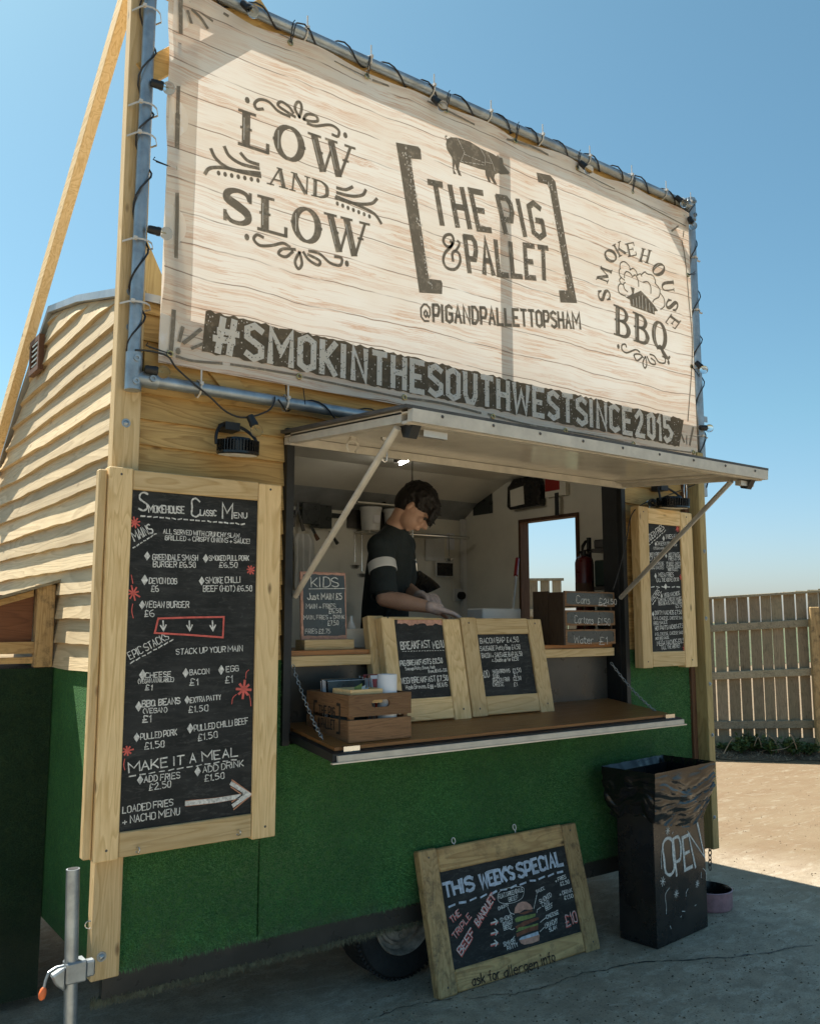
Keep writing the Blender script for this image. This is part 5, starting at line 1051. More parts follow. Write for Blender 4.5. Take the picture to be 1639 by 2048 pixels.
for s_, a, b_, c, d, h, w_ in (('FEAT.GREENDALE', 996, 1798, 1045, 1783, 8, .003), ('BEEF', 1017, 1804, 1036, 1798, 8, .003), ('ONIONS', 996, 1821, 1015, 1812, 6, .0028), ('SMOKE', 1000, 1845, 1024, 1836, 8, .0032), ('ROAST', 1005, 1853, 1025, 1846, 7, .003), ('BEEF', 1007, 1861, 1024, 1855, 7, .003), ('SMASH', 1007, 1893, 1029, 1885, 8, .0035), ('PATTY', 1014, 1901, 1035, 1893, 8, .0035), ('SAUCE', 1072, 1787, 1088, 1779, 6, .0028), ('SMOKED', 1079, 1808, 1102, 1793, 8, .0032), ('Chilli', 1084, 1814, 1098, 1808, 8, .0028), ('BEEF', 1091, 1822, 1105, 1814, 8, .003), ('CHEESE', 1092, 1838, 1116, 1828, 7, .0034), ('CRUNCHY', 1090, 1857, 1114, 1846, 9, .0034), ('SLAW', 1098, 1864, 1113, 1857, 7, .0034), ('+ FRIES', 1110, 1765, 1131, 1757, 7, .0035), ('£2.50', 1120, 1772, 1137, 1767, 7, .0035), ('+ DRINK', 1118, 1792, 1143, 1784, 7, .0032), ('£1.50', 1128, 1800, 1145, 1795, 7, .0035)):
    T(W1, p1, s_, a, b_, c, d, h, w_)
line(W1, p1, [(994, 1797), (998, 1784), (1020, 1775), (1044, 1775), (1046, 1787), (1040, 1799), (1020, 1807), (1000, 1806)], .002, closed=True)
for p in ([(1014, 1815), (1019, 1826), (1027, 1829)], [(1072, 1790), (1066, 1818)], [(1080, 1815), (1073, 1820), (1072, 1826)], [(1090, 1836), (1079, 1845)], [(1087, 1855), (1078, 1864)], [(1018, 1858), (1023, 1860), (1028, 1857)], [(1021, 1882), (1028, 1873)]): line(W1, p1, p, .003, sm=False)
for y in (1845, 1866, 1888): line(W1, p1, [(981, y+2), (993, y-2)], .006, sm=False); line(W1, p1, [(988, y-7), (994, y-2), (990, y+5)], .005, sm=False); line(RD, p1, [(981, y+4), (995, y)], .008, sm=False, off=.0008)
split_build(BL_, 'chalk_writing', M['chalk_blue'], spb); split_build(W1, 'chalk_writing', M['chalk'], spb); split_build(RD, 'chalk_writing', M['chalk_red'], spb)
c8 = crop(3.642, 800, 1600)
for pts, m, nm in (([(828, 828), (835, 785), (855, 755), (885, 742), (915, 743), (945, 762), (965, 795), (945, 800), (900, 800), (870, 822)], 'chalk_pink', .0012), ([(860, 830), (950, 800), (968, 810), (900, 835)], 'chalk_brown', .0014), ([(832, 870), (850, 855), (900, 845), (985, 828), (980, 850), (950, 862), (890, 880), (840, 893)], 'chalk_green', .0016), ([(835, 925), (900, 885), (1000, 855), (1010, 870), (930, 905), (850, 945)], 'chalk_brown', .0018), ([(840, 965), (860, 930), (930, 920), (1000, 898), (1000, 912), (930, 935)], 'chalk_green', .002), ([(842, 975), (920, 935), (1000, 915), (1000, 945), (930, 965), (845, 1000)], 'chalk_brown', .0022), ([(862, 1015), (880, 1000), (1000, 958), (1008, 985), (940, 1005), (870, 1030)], 'chalk_blue', .0024), ([(862, 1022), (900, 1015), (1012, 982), (1008, 1025), (960, 1045), (900, 1056), (875, 1045)], 'chalk_pink', .0026)):
    q = MB(); poly(q, p1, c8(*pts), nm); q.build('chalk_burger', M[m], spb)
q = MB()
T(q, sp, 'ask for', 944, 1972, 1000, 1957, 21, .0042, jit=.08, off=.003); T(q, sp, 'allergen', 1008, 1955, 1074, 1937, 21, .0042, jit=.08, off=.003); T(q, sp, 'info', 1083, 1931, 1109, 1923, 21, .0042, jit=.08, off=.003); split_build(q, 'marker_writing', M['marker'], spb)
for u, v in ((912, 1681), (1034, 1654)):
    pz = sp.pos(sp.px(u, v), -0.02); q = MB(); q.tube([pz+sp.a*0.0095*math.cos(a)+sp.b*0.012*math.sin(a) for a in [2*math.pi*k/14 for k in range(14)]], .0022, 6, closed=True); q.tube([pz-sp.b*0.012, pz-sp.b*0.035], .0022, 6); q.build('screw_eye', M['white'], spb)
# kids board on the counter
kp = Plane((0.74, 0.13, KC), (1, 0, 0), (0, 0.06, 1))
kb = thing('kids_board', 'small chalk board headed KIDS standing in a pale wooden block', 'chalk sign', (0.87, 0.14, KC))
KL, KR, KB, KT = kp.px(602, 1270).x, kp.px(694, 1270).x, kp.px(650, 1283).y, kp.px(650, 1144).y
q = MB(); q.obox(kp.pos(Vector((KL, KB)), -0.012), kp.a*(KR-KL), kp.b*(KT-KB), kp.n*0.012); q.build('slab', M['chalk_pink'], kb, bevel=.003)
rr = random.Random(9); q = MB(); pts = []
for i in range(40):
    f = i/40*4; s_ = int(f); f -= s_; e_ = .012; a = [(KL+e_, KB+e_*2), (KR-e_*.6, KB+e_*2), (KR-e_*.6, KT-e_), (KL+e_, KT-e_)]; p = Vector(a[s_]).lerp(Vector(a[(s_+1) % 4]), f); pts.append(kp.pos(p+Vector((rr.uniform(-.002, .002), rr.uniform(-.002, .002))), 0.0008))
q.add(pts, [tuple(range(40))]); q.build('blackboard', M['slate'], kb)
q = MB(); b0 = kp.px(597, 1300); b1 = kp.px(695, 1281); q.box(kp.o.x+b0.x, kp.o.x+b1.x, 0.08, 0.16, KC+0.0005, KC+0.042); q.build('wooden_block', M['pine_x'], kb, bevel=.002)
W1 = MB()
for s_, a, b_, c, d, h, w_ in (('KIDS', 622, 1174, 676, 1174, 19, .0036), ('Just MAIN £5', 614, 1199, 683, 1199, 12, .0036), ('MAIN + FRIES', 612, 1217, 670, 1217, 9, .003), ('£6.50', 657, 1227, 681, 1226, 9, .003), ('MAIN, FRIES + DRINK', 607, 1239, 688, 1238, 8, .0028), ('£7.50', 655, 1251, 676, 1250, 9, .003), ('FRIES £2.75', 610, 1267, 660, 1267, 9, .003)): T(W1, kp, s_, a, b_, c, d, h, w_, off=.0018)
line(W1, kp, [(617, 1178), (691, 1177)], .003, .002, False); split_build(W1, 'chalk_writing', M['chalk'], kb)

# ------------------------------------------------------------------ festoon lights
fs_ = thing('festoon_lights', 'black festoon cable with clear bulbs wound round the banner tubes', 'string lights', (XL, TYB, ZT))
def helix(p, q, turns, r=0.030, n=10, ph=0.0):
    p, q = Vector(p), Vector(q); d = (q-p).normalized(); e1 = Vector((0, -1, 0)); e2 = d.cross(e1).normalized(); N = int(turns*n); rr = random.Random(int(abs(p.x*10+p.z*7)))
    out = []
    for i in range(N+1):
        a = ph+2*math.pi*turns*i/N+0.5*math.sin(i*0.21); out.append(p+(q-p)*(i/N)+(e1*math.cos(a)+e2*math.sin(a))*(r+0.004*math.sin(i*0.7)))
    return out
b = MB(); b.tube(helix((XL-0.015, TYB, 4.08), (XL-0.015, TYB, ZB+0.05), 6.5), 0.0038, 5); b.build('cable', M['cable'], fs_)
b = MB(); b.tube(helix((XL, TYB, ZT), (XR, TYB, ZT), 15), 0.0038, 5); b.build('cable', M['cable'], fs_)
b = MB(); b.tube(helix((XR, TYB, ZT), (XR+0.008, TYB, 2.25), 6), 0.0035, 5); b.build('cable', M['cable'], fs_)
lw = [at(u, v, 'y', TYB-0.03) for u, v in ((270, 700), (300, 702), (335, 712), (352, 735), (385, 765), (418, 792), (455, 825), (492, 835), (535, 822), (548, 805), (549, 793))]
b = MB(); b.tube(catmull(lw), 0.0036, 6); b.build('cable', M['cable'], fs_)
b = MB(); b.tube(helix((at(549, 800, 'y', TYB).x, TYB, ZB), (1.25, TYB, ZB), 3), 0.0036, 5); b.build('cable', M['cable'], fs_)
b = MB(); b.tube(catmull([at(u, v, 'y', -0.075) for u, v in ((1392, 968), (1350, 985), (1310, 1000), (1285, 1008), (1262, 1030), (1252, 1080), (1240, 1130), (1225, 1180))]), 0.003, 5); b.build('cable', M['cable'], fs_)
def bulb(p, d, s_=1.0):
    p = Vector(p); d = Vector(d).normalized()
    h = MB(); h.lathe(p, [(0.0, -0.004), (0.013*s_, -0.004), (0.015*s_, 0.004), (0.0155*s_, 0.026), (0.017*s_, 0.030), (0.0165*s_, 0.040), (0.010*s_, 0.040)], 14, d); ho = h.build('bulb_holder', M['black'], fs_)
    g_ = MB(); pr = []
    for k in range(11): a = 0.45+(math.pi-0.45)*k/10; pr.append((max(0.0004, 0.0235*s_*math.sin(a)), 0.061-0.0235*s_*math.cos(a)))
    g_.lathe(p, [(0.009, 0.038)]+pr, 18, d); g_.build('bulb', M['glass'], ho)
    f = MB(); e = d.orthogonal().normalized(); f.tube([p+d*0.04, p+d*0.055+e*0.004, p+d*0.062, p+d*0.055-e*0.004, p+d*0.041], 0.0009, 4); f.build('filament', M['brass'], ho)
for u, v, dx in ((304, 165, 1), (298, 458, 1), (292, 738, 1)): p = at(u, v, 'y', TYB-0.03); bulb(p, (1, -0.15, -0.05))
for u, v in ((486, 6), (866, 196), (1160, 325), (1352, 394)): p = at(u, v, 'y', TYB-0.035); bulb(p, (0.5, -0.5, -0.7))
for u, v, d in ((1378, 436, (0, -.4, -1)), (1392, 725, (.3, -.5, -.7)), (1400, 855, (1, -.3, 0))): p = at(u, v, 'y', TYB-0.03); bulb(p, d)
bulb(at(500, 833, 'y', -0.12), (0.35, -0.25, -0.9)); bulb(at(1306, 1006, 'y', -0.10), (-0.8, -0.5, -0.1))

# ------------------------------------------------------------------ round floodlights
def flood(c, label, rad, wallx):
    t = thing('floodlight', label, 'floodlight', c, 'round finned floodlights above the menu boards'); c = Vector(c); ax = Vector((0.02, 0.09, -1)).normalized()
    b = MB(); b.lathe(c, [(0.0, -0.030), (0.045, -0.030), (0.050, -0.018), (rad*0.8, -0.016), (rad*0.82, 0.020), (rad, 0.022), (rad*1.01, 0.030), (rad*0.95, 0.034), (0, 0.032)], 32, ax); b.build('housing', M['black_gloss'], t)
    b = MB(); b.lathe(c, [(rad*0.92, 0.0345), (0.0, 0.0350)], 32, ax); b.build('lens', M['white'], t)
    b = MB(); e1 = ax.orthogonal().normalized(); e2 = ax.cross(e1)
    for k in range(40):
        a = 2*math.pi*k/40; d = e1*math.cos(a)+e2*math.sin(a); sdv = ax.cross(d); b.obox(c+d*rad*0.55-sdv*0.0016-ax*0.020, d*rad*0.45, sdv*0.0032, ax*0.042)
    b.build('cooling_fins', M['black_gloss'], t, kind='stuff')
    r_ = rad+0.014; b = MB(); pts = [c+Vector((-r_*0.9, 0.01, 0.0)), c+Vector((-r_*0.85, 0.02, 0.04)), c+Vector((-0.04, 0.06, 0.085)), c+Vector((0.04, 0.06, 0.085)), c+Vector((r_*0.85, 0.02, 0.04)), c+Vector((r_*0.9, 0.01, 0.0))]
    b.tube(catmull(pts), 0.006, 6); b.build('bracket', M['black'], t)
    b = MB(); b.box(c.x-0.03, c.x+0.03, c.y+0.05, -0.012, c.z+0.07, c.z+0.10); b.build('wall_plate', M['black'], t); return t
flood(at(476, 892, 'y', -0.13), 'round black finned floodlight above the tall left menu board', 0.078, 0)
flood(at(1345, 1004, 'y', -0.13), 'round black finned floodlight above the narrow right menu board', 0.088, 0)

# ------------------------------------------------------------------ crate of leaflets on the flap
def crate(name, label, o, ex, ey, L1, L2, Hc, rows, mats, hand_on, slotname='slat'):
    """o front-left-bottom corner, ex along the front, ey to the back"""
    o = Vector(o); ex = Vector(ex).normalized(); ey = Vector(ey).normalized(); up = Vector((0, 0, 1)); t = thing(name, label, 'crate', o); th = 0.011; hrow = (Hc-0.012*(rows-1))/rows
    def sl(p, a, b_, c, m):
        q = MB(); q.obox(p, a, b_, c); return q.build('slat', m, t, bevel=0.0015)
    def slot(p, a, nrm__, Ln, hh, m):   # slat with a hand hole
        q = MB(); a = a.normalized(); hw = 0.042; hy = 0.014; cx = Ln/2; cz = hh*0.55; N = 10
        hole = [(cx+math.copysign(hw-hy, math.cos(w_))+hy*math.cos(w_), cz+hy*math.sin(w_)) for w_ in [2*math.pi*(k+0.5)/(2*N) for k in range(2*N)]]
        ang = [math.atan2(z_-cz, x_-cx) for x_, z_ in hole]
        def outer(w_):
            dx, dz = math.cos(w_), math.sin(w_); k = min((Ln/2)/abs(dx) if abs(dx) > 1e-6 else 1e9, ((hh-cz) if dz > 0 else cz)/abs(dz) if abs(dz) > 1e-6 else 1e9); return (cx+dx*k, cz+dz*k)
        cor = sorted(set([math.atan2(z_-cz, x_-cx) for x_, z_ in ((0, 0), (Ln, 0), (Ln, hh), (0, hh))]+ang)); 
        def hol(w_):
            lo, hi = 0.0, 1.0; dx, dz = math.cos(w_), math.sin(w_)
            for _ in range(24):
                mid = (lo+hi)/2; x_, z_ = dx*mid*0.1, dz*mid*0.1; ins = (abs(x_) < hw-hy and abs(z_) < hy) or math.hypot(abs(x_)-(hw-hy), z_) < hy
                if ins: lo = mid
                else: hi = mid
            return (cx+dx*lo*0.1, cz+dz*lo*0.1)
        O = [outer(w_) for w_ in cor]; Hh = [hol(w_) for w_ in cor]; n_ = len(cor); vs = []
        for lay in (Vector((0, 0, 0)), nrm__*th):
            vs += [p+a*x_+up*z_+lay for x_, z_ in O]; vs += [p+a*x_+up*z_+lay for x_, z_ in Hh]
        fs = []
        for k in range(n_):
            l = (k+1) % n_; fs += [(k, l, n_+l, n_+k), (2*n_+k, 3*n_+k, 3*n_+l, 2*n_+l), (k, 2*n_+k, 2*n_+l, l), (n_+k, n_+l, 3*n_+l, 3*n_+k)]
        q.add(vs, fs); return q.build('slat', m, t)
    for r_ in range(rows):
        z0 = r_*(hrow+0.012); top_ = r_ == rows-1
        for side in range(4):
            m = mats[side % 2]
            if side == 0: p, a, nn_, Ln = o+up*z0, ex, ey, L1
            elif side == 1: p, a, nn_, Ln = o+up*z0+ey*th, ey, ex, L2-2*th
            elif side == 2: p, a, nn_, Ln = o+up*z0+ey*(L2-th), ex, ey, L1
            else: p, a, nn_, Ln = o+up*z0+ey*th+ex*(L1-th), ey, ex, L2-2*th
            if top_ and side in hand_on: slot(p, a, nn_, Ln, hrow, m)
            else: sl(p, a*Ln, nn_*th, up*hrow, m)
    for (fx, fy) in ((th, th), (L1-th-0.018, th), (th, L2-th-0.018), (L1-th-0.018, L2-th-0.018)):
        q = MB(); q.obox(o+ex*fx+ey*fy, ex*0.018, ey*0.018, up*(Hc-0.003)); q.build('corner_post', mats[0], t)
    q = MB(); q.obox(o+ex*th+ey*th+up*0.002, ex*(L1-2*th), ey*(L2-2*th), up*0.006); q.build('base', mats[0], t)
    return t, o, ex, ey, up
CY0 = -0.285; CZ0 = fz(CY0)+0.010; c0 = at(697, 1490, 'y', CY0); c1_ = at(822, 1477, 'y', CY0); CT = at(700, 1391, 'y', CY0).z
CLN = c1_.x-c0.x; CDP = at(612, 1446, 'x', c0.x).y-CY0; CDP = max(0.22, min(0.36, CDP))
cr, o_, ex, ey, up = crate('leaflet_crate', 'brown wooden crate on the flap holding leaflets and a paper roll', (c0.x, CY0, CZ0), (1, 0, 0), (0, 1, 0), CLN, CDP, CT-CZ0, 2, (M['crate_x'], M['crate_y']), (0,))
# branded end of the crate: same bracket logo as the banner
cpn = Plane((c0.x-0.0006, CY0, CZ0), (0, 1, 0), (0, 0, 1)); HC = CT-CZ0; mb = MB()
def cw(s_, a0, a1, b0, b1, w_): write(mb, cpn, s_, (Vector((a1, b0)), Vector((a0, b0)), Vector((a0, b1)), Vector((a1, b1))), w_, 0, 0.0004, True, 2.0, False)
cx_ = CDP*0.5
for pts in ([(cx_+0.075, .135), (cx_+0.095, .135), (cx_+0.095, .03), (cx_+0.075, .03)], [(cx_-0.075, .135), (cx_-0.095, .135), (cx_-0.095, .03), (cx_-0.075, .03)]): mb.mark(); strip(mb, cpn, [Vector(p) for p in pts], 0.010, 0.0006)
cw('THE PIG', cx_-0.060, cx_+0.060, .088, .122, .0055); cw('& PALLET', cx_-0.062, cx_+0.062, .040, .074, .0055)
split_build(mb, 'printed_letter', M['print'], cr)
rl = MB(); rp_ = at(775, 1388, 'y', CY0+0.05); rl.lathe((rp_.x, CY0+0.055, CZ0+0.012), [(0.018, 0), (0.038, 0.0), (0.0385, 0.002), (0.0385, 0.228), (0.037, 0.230), (0.020, 0.230), (0.018, 0.226), (0.018, 0.1)], 28)
tag(rl.build('paper_roll', M['paper']), 'white blue paper towel roll standing upright in the crate'.replace('blue ', ''), 'paper roll')
rr = random.Random(3)
def leaflets(label, x0, x1, y0, y1, n, h, cols, lean_=0.03, grp=None):
    t = thing('leaflet_stack', label, 'leaflets', ((x0+x1)/2, (y0+y1)/2, CZ0+0.01))
    for k in range(n):
        y = y0+(y1-y0)*k/n; q = MB(); dx = rr.uniform(-.004, .004); hh = h+rr.uniform(-.008, .008)
        q.obox((x0+dx, y, CZ0+0.012), (x1-x0, rr.uniform(-.004, .004), 0), (0, 0.0014, 0), (0, lean_, hh)); q.build('leaflet', M[cols[k % len(cols)]], t)
    return t
leaflets('stack of dark printed leaflets at the back of the crate', c0.x+0.03, c0.x+0.20, CY0+0.17, CY0+0.24, 12, 0.20, ['slate', 'paper', 'black_gloss', 'slate', 'crate_x', 'paper'])
leaflets('stack of narrow red and white leaflets behind the paper roll', c0.x+0.205, c0.x+0.30, CY0+0.115, CY0+0.21, 14, 0.212, ['red', 'paper', 'brown_trim', 'paper', 'chalk_orange'], 0.04)
pb = thing('pine_tray', 'small pale pine tray of sachets inside the crate', 'tray', (c0.x+0.1, CY0+0.05, CT-0.02))
tx0, tx1, ty0, ty1, tz = c0.x+0.02, rp_.x-0.045, CY0+0.02, CY0+0.15, CT-0.035
for a in ((tx0, tx1, ty0, ty0+.008), (tx0, tx1, ty1-.008, ty1), (tx0, tx0+.008, ty0+.009, ty1-.009), (tx1-.008, tx1, ty0+.009, ty1-.009)):
    q = MB(); q.box(*a, tz+0.03, tz+0.052); q.build('rim', M['pine_x'], pb); q = MB(); q.box(*a, tz, tz+0.018); q.build('side', M['pine_x'], pb)
for a in ((tx0+.001, ty0+.001), (tx1-.013, ty0+.001), (tx0+.001, ty1-.013), (tx1-.013, ty1-.013)): q = MB(); q.box(a[0], a[0]+.012, a[1], a[1]+.012, tz-.001, tz+.051); q.build('corner_block', M['pine_z'], pb)
q = MB(); q.box(tx0+.01, tx1-.01, ty0+.01, ty1-.01, tz-.002, tz+.002); q.build('base', M['pine_x'], pb)
for k, (m, lab) in enumerate((('chalk_green', 'green card tucked in the pine tray of the crate'), ('white', 'white folded sachet in the pine tray of the crate'), ('chalk_blue', 'pale blue sachet in the pine tray of the crate'))):
    q = MB(); q.obox((tx0+0.03+k*0.022, ty0+0.03+k*.01, tz+0.004), (0.04, 0.01, 0.012), (0.004, 0.004, 0), (0.012, 0.01, 0.055-k*.008)); tag(q.build('sachet', M[m]), lab, 'sachet')

# ------------------------------------------------------------------ drinks price crate on the inner counter
dB0, dB1 = at(1131, 1292, 'y', -0.035), at(1231, 1298, 'y', -0.008); dB0.z = dB1.z = KC
dex = Vector((dB1.x-dB0.x, dB1.y-dB0.y, 0)); dL = dex.length; dex.normalize(); dey = Vector((-dex.y, dex.x, 0))
dT = at(1136.6, 1182, 'y', -0.035).z
dc = thing('drinks_crate', 'dark wooden crate with Cans, Cartons and Water prices chalked on its slats', 'crate', dB0)
sh = (dT-KC-0.02*2)/3; dfc = Plane(dB0, dex, (0, 0, 1)); labels = []
for k in range(3):
    z0 = k*(sh+0.02); q = MB(); q.obox(dB0+Vector((0, 0, z0+0.0005)), dex*dL, dey*0.012, (0, 0, sh)); q.build('slat', M['old_pine_x'] if False else M['crate_x'], dc, bevel=.0015)
    q = MB(); rr = random.Random(k); pts = []
    for i in range(36):
        f = i/36*4; s_ = int(f); f -= s_; a = [(0.012, z0+.010), (dL-.012, z0+.010), (dL-.012, z0+sh-.008), (0.012, z0+sh-.008)]; p = Vector(a[s_]).lerp(Vector(a[(s_+1) % 4]), f)
        if i % 9 == 0: p = p.lerp(Vector((dL/2, z0+sh/2)), 0.05)
        pts.append(dfc.pos(p+Vector((rr.uniform(-.0015, .0015), rr.uniform(-.0015, .0015))), 0.0007))
    q.add(pts, [tuple(range(36))]); q.build('blackboard_paint', M['slate'], dc)
    q = MB(); q.obox(dB0+dey*0.20+Vector((0, 0, z0)), dex*dL, dey*0.01, (0, 0, sh)); q.build('slat', M['dark_crate'], dc)
W1 = MB()
for s_, a, b_, c, d, h in (('Cans', 1152, 1206, 1178, 1208, 15), ('£2', 1196, 1210, 1212, 1212, 14), ('1.50', 1214, 1208, 1231, 1209, 10), ('Cartons', 1148, 1246, 1185, 1248, 15), ('£1.50', 1194, 1249, 1218, 1251, 13), ('Water', 1147, 1286, 1185, 1288, 15), ('£1', 1197, 1289, 1213, 1289, 15)): T(W1, dfc, s_, a, b_, c, d, h, .003, jit=.1, off=.0014)
line(W1, dfc, [(1196, 1211), (1216, 1204)], .0025, .0016, False); split_build(W1, 'chalk_writing', M['chalk'], dc)
for yy in (0.013, 0.19): q = MB(); q.obox(dB0+dex*(dL-0.02)+dey*yy, dex*0.012, dey*0.010, (0, 0, dT-KC)); q.build('corner_post', M['dark_crate'], dc)
wv = dB0+Vector((0, 0, 0)); q = MB(); q.obox(wv-dex*0.012, dex*0.0115, dey*0.095, (0, 0, dT-KC-.006)); q.build('end_board', M['dark_crate'], dc); q = MB(); q.obox(wv-dex*0.012+dey*0.10, dex*0.0115, dey*0.10, (0, 0, dT-KC)); q.build('end_board', M['dark_crate'], dc)

# ------------------------------------------------------------------ things inside the trailer
def tbox(name, label, cat, x0, x1, y0, y1, z0, z1, m, bev=0.003):
    b = MB(); b.box(x0, x1, y0, y1, z0, z1); return tag(b.build(name, M[m], bevel=bev), label, cat)
BW_ = DEP-0.045                                 # face of the back wall
RWX = W-0.062                                   # face of the right wall
# wall shelf with tubs and bottles
s0, s1 = at(697, 975, 'y', BW_-0.02), at(815, 1064, 'y', BW_-0.02)
ws = thing('wall_shelf', 'two tier wall shelf on the back wall behind the cook', 'shelf', (s0.x, BW_-.1, s1.z))
b = MB(); b.box(s0.x, s1.x, BW_-0.015, BW_, s1.z, s0.z+0.02); b.build('back_panel', M['steel_dark'], ws)
mz = at(760, 1008, 'y', BW_-0.1).z; lz = at(760, 1063, 'y', BW_-0.15).z
b = MB(); b.box(s0.x, s1.x+0.2, BW_-0.14, BW_-0.016, mz-0.012, mz); b.build('shelf_board', M['cream'], ws)
b = MB(); b.box(s0.x+0.05, s1.x+0.25, BW_-0.20, BW_-0.016, lz-0.012, lz); b.build('shelf_board', M['alu'], ws)
b = MB(); b.tube([(s0.x+0.05, BW_-0.215, lz-0.01), (s1.x+0.42, BW_-0.215, lz-0.01)], 0.012, 10); b.build('rail', M['chrome'], ws)
def tub(x, y, z, r, h, label):
    t = thing('tub', label, 'tub', (x, y, z), 'white plastic tubs on the wall shelf'); b = MB(); b.lathe((x, y, z), [(0, 0.0005), (r*.86, .0005), (r, h), (0, h)], 20); b.build('body', M['white'], t)
    b = MB(); b.lathe((x, y, z+h+.0005), [(0, .012), (r*1.06, .012), (r*1.07, -.006), (r*1.01, -.006)], 20); b.build('lid', M['white'], t); b = MB(); b.obox((x-r*.35, y-r*1.0, z+h*.35), (r*.7, 0, 0), (0, -.003, 0), (0, 0, h*.35)); b.build('label_sticker', M['paper'], t)
for u, lab in ((740, 'white plastic tub on the lower shelf, left of the cook'), (787, 'white plastic tub on the lower shelf, just behind the cook')): p = at(u, 1060, 'y', BW_-0.11); tub(p.x, BW_-0.115, lz, 0.075, 0.155, lab)
def bottle(u, label, m, h=0.17, r=0.028):
    p = at(u, 1000, 'y', BW_-0.08); b = MB(); b.lathe((p.x, BW_-0.08, mz+.0005), [(0, 0), (r, 0), (r, h*.55), (r*.4, h*.75), (r*.36, h), (0, h)], 16); t = thing('bottle', label, 'bottle', (p.x, BW_-.08, mz)); b.build('glass_body', M[m], t)
    b = MB(); b.lathe((p.x, BW_-0.08, mz), [(r*1.02, h*.12), (r*1.02, h*.46)], 16); b.build('paper_label', M['white'], t)
bottle(764, 'dark sauce bottle on the top shelf left of the cook', 'black_gloss', .20); bottle(796, 'brown jar beside the sauce bottle on the top shelf', 'crate_x', .15, .045)
# hanging boards and knives
hb_ = thing('chopping_board', 'dark rounded chopping boards hanging on the back wall', 'chopping board', at(635, 1000, 'y', BW_))
def plate(u0, v0, u1, v1, m, par, nm, th=0.012, y=BW_-0.03):
    a, c = at(u0, v0, 'y', y), at(u1, v1, 'y', y); b = MB(); b.box(a.x, c.x, y, y+th, c.z, a.z); return b.build(nm, m, par, bevel=.02 if th > .01 else 0)
plate(623, 996, 664, 1058, M['slate'], hb_, 'board'); plate(604, 1004, 640, 1050, M['slate'], hb_, 'board', y=BW_-0.05)
p0 = at(575, 1028, 'y', BW_-.01); p1_ = at(690, 1034, 'y', BW_-.01); b = MB(); b.box(p0.x, p1_.x, BW_-.012, BW_-.001, p1_.z-.012, p1_.z+.02); tag(b.build('knife_rack', M['black']), 'black magnetic knife rack on the back wall', 'knife rack')
for (u0, v0, u1, v1, w_, lab, m) in ((586, 1052, 597, 1005, .03, 'large knife hanging nearest the left jamb', 'steel_dark'), (608, 1062, 594, 1010, .028, 'second knife from the left jamb, tilted', 'steel_dark'), (637, 1080, 622, 1052, .035, 'brown handled utensil under the hanging boards', 'brown_trim'), (676, 1088, 660, 1062, .03, 'green grey handled utensil hanging right of the boards', 'slate')):
    p, q_ = at(u0, v0, 'y', BW_-.055), at(u1, v1, 'y', BW_-.055); t = thing('utensil', lab, 'utensil', p, 'utensils on the knife rack'); d = q_-p; sdv = Vector((0, 1, 0)).cross(d).normalized()
    b = MB(); b.prism([p-sdv*w_*.45, p+sdv*w_*.45, p+d*.45+sdv*w_*.3, p+d*.45-sdv*w_*.3], (0, .012, 0)); b.build('handle', M[m], t, bevel=.003); b = MB(); b.prism([p+d*.45-sdv*w_*.28, p+d*.45+sdv*w_*.28, p+d*.9+sdv*w_*.3, p+d*1.05-sdv*w_*.3], (0, .004, 0)); b.build('blade', M['slate'], t)
# cloth, ladles and pots
b = MB(); a0, a1 = at(588, 1066, 'y', BW_-.05), at(626, 1178, 'y', BW_-.05); NN = 16; vs = []
for j in range(11):
    for i in range(NN+1):
        f = i/NN; g = j/10; vs.append((a0.x+(a1.x-a0.x)*(.15+.7*f if j == 0 else f), BW_-.035-.02*(1+math.sin(f*19+g))*min(1, g*3+.2), a0.z+(a1.z-a0.z)*g))
b.add(vs, [(j*(NN+1)+i, j*(NN+1)+i+1, (j+1)*(NN+1)+i+1, (j+1)*(NN+1)+i) for j in range(10) for i in range(NN)]); b.smooth = True; tag(b.build('apron', M['white']), 'pale cloth apron hanging on the back wall under the knives', 'apron')
for k, (u, ln, lab) in enumerate(((708, .20, 'steel ladle hanging leftmost from the chrome rail'), (722, .26, 'longest steel spoon hanging from the chrome rail'), (895, .17, 'short steel spatula hanging right of the cook'))):
    q = at(u, 1066, 'y', BW_-.215); t = thing('ladle', lab, 'ladle', q, 'utensils on the chrome rail'); b = MB(); b.tube([q+Vector((0, -.01, -.01)), q+Vector((0, -.012, -ln))], .004, 6); b.build('handle', M['chrome'], t); b = MB(); b.lathe(q+Vector((0, -.012, -ln-.03)), [(0, -.018), (.025, -.010), (.034, .012), (.030, .012)], 14); b.build('bowl', M['chrome'], t)
for k, (x, r, h, m, lab) in enumerate(((1.15, .10, .24, 'alu', 'tall steel pot on the worktop behind the KIDS board'), (1.45, .07, .20, 'white', 'white tub on the worktop left of the cook'), (2.35, .06, .22, 'chalk_orange', 'orange sauce bottle on the worktop right of the cook'), (2.50, .05, .19, 'red', 'red sauce bottle on the worktop right of the cook'), (3.0, .08, .20, 'steel_dark', 'dark canister in the back corner of the worktop'))):
    t = thing('pot', lab, 'container', (x, BW_-.3, 1.30)); b = MB(); b.lathe((x, BW_-.3, 1.3005), [(0, 0), (r, 0), (r, h*.8), (r*.85, h*.9)], 20); b.build('body', M[m], t); b = MB(); b.lathe((x, BW_-.3, 1.3005+h*.9), [(r*.9, 0), (r*.9, .012), (r*.2, .02), (r*.18, .045), (0, .045)], 20); b.build('lid', M['alu' if k < 2 else 'white'], t)
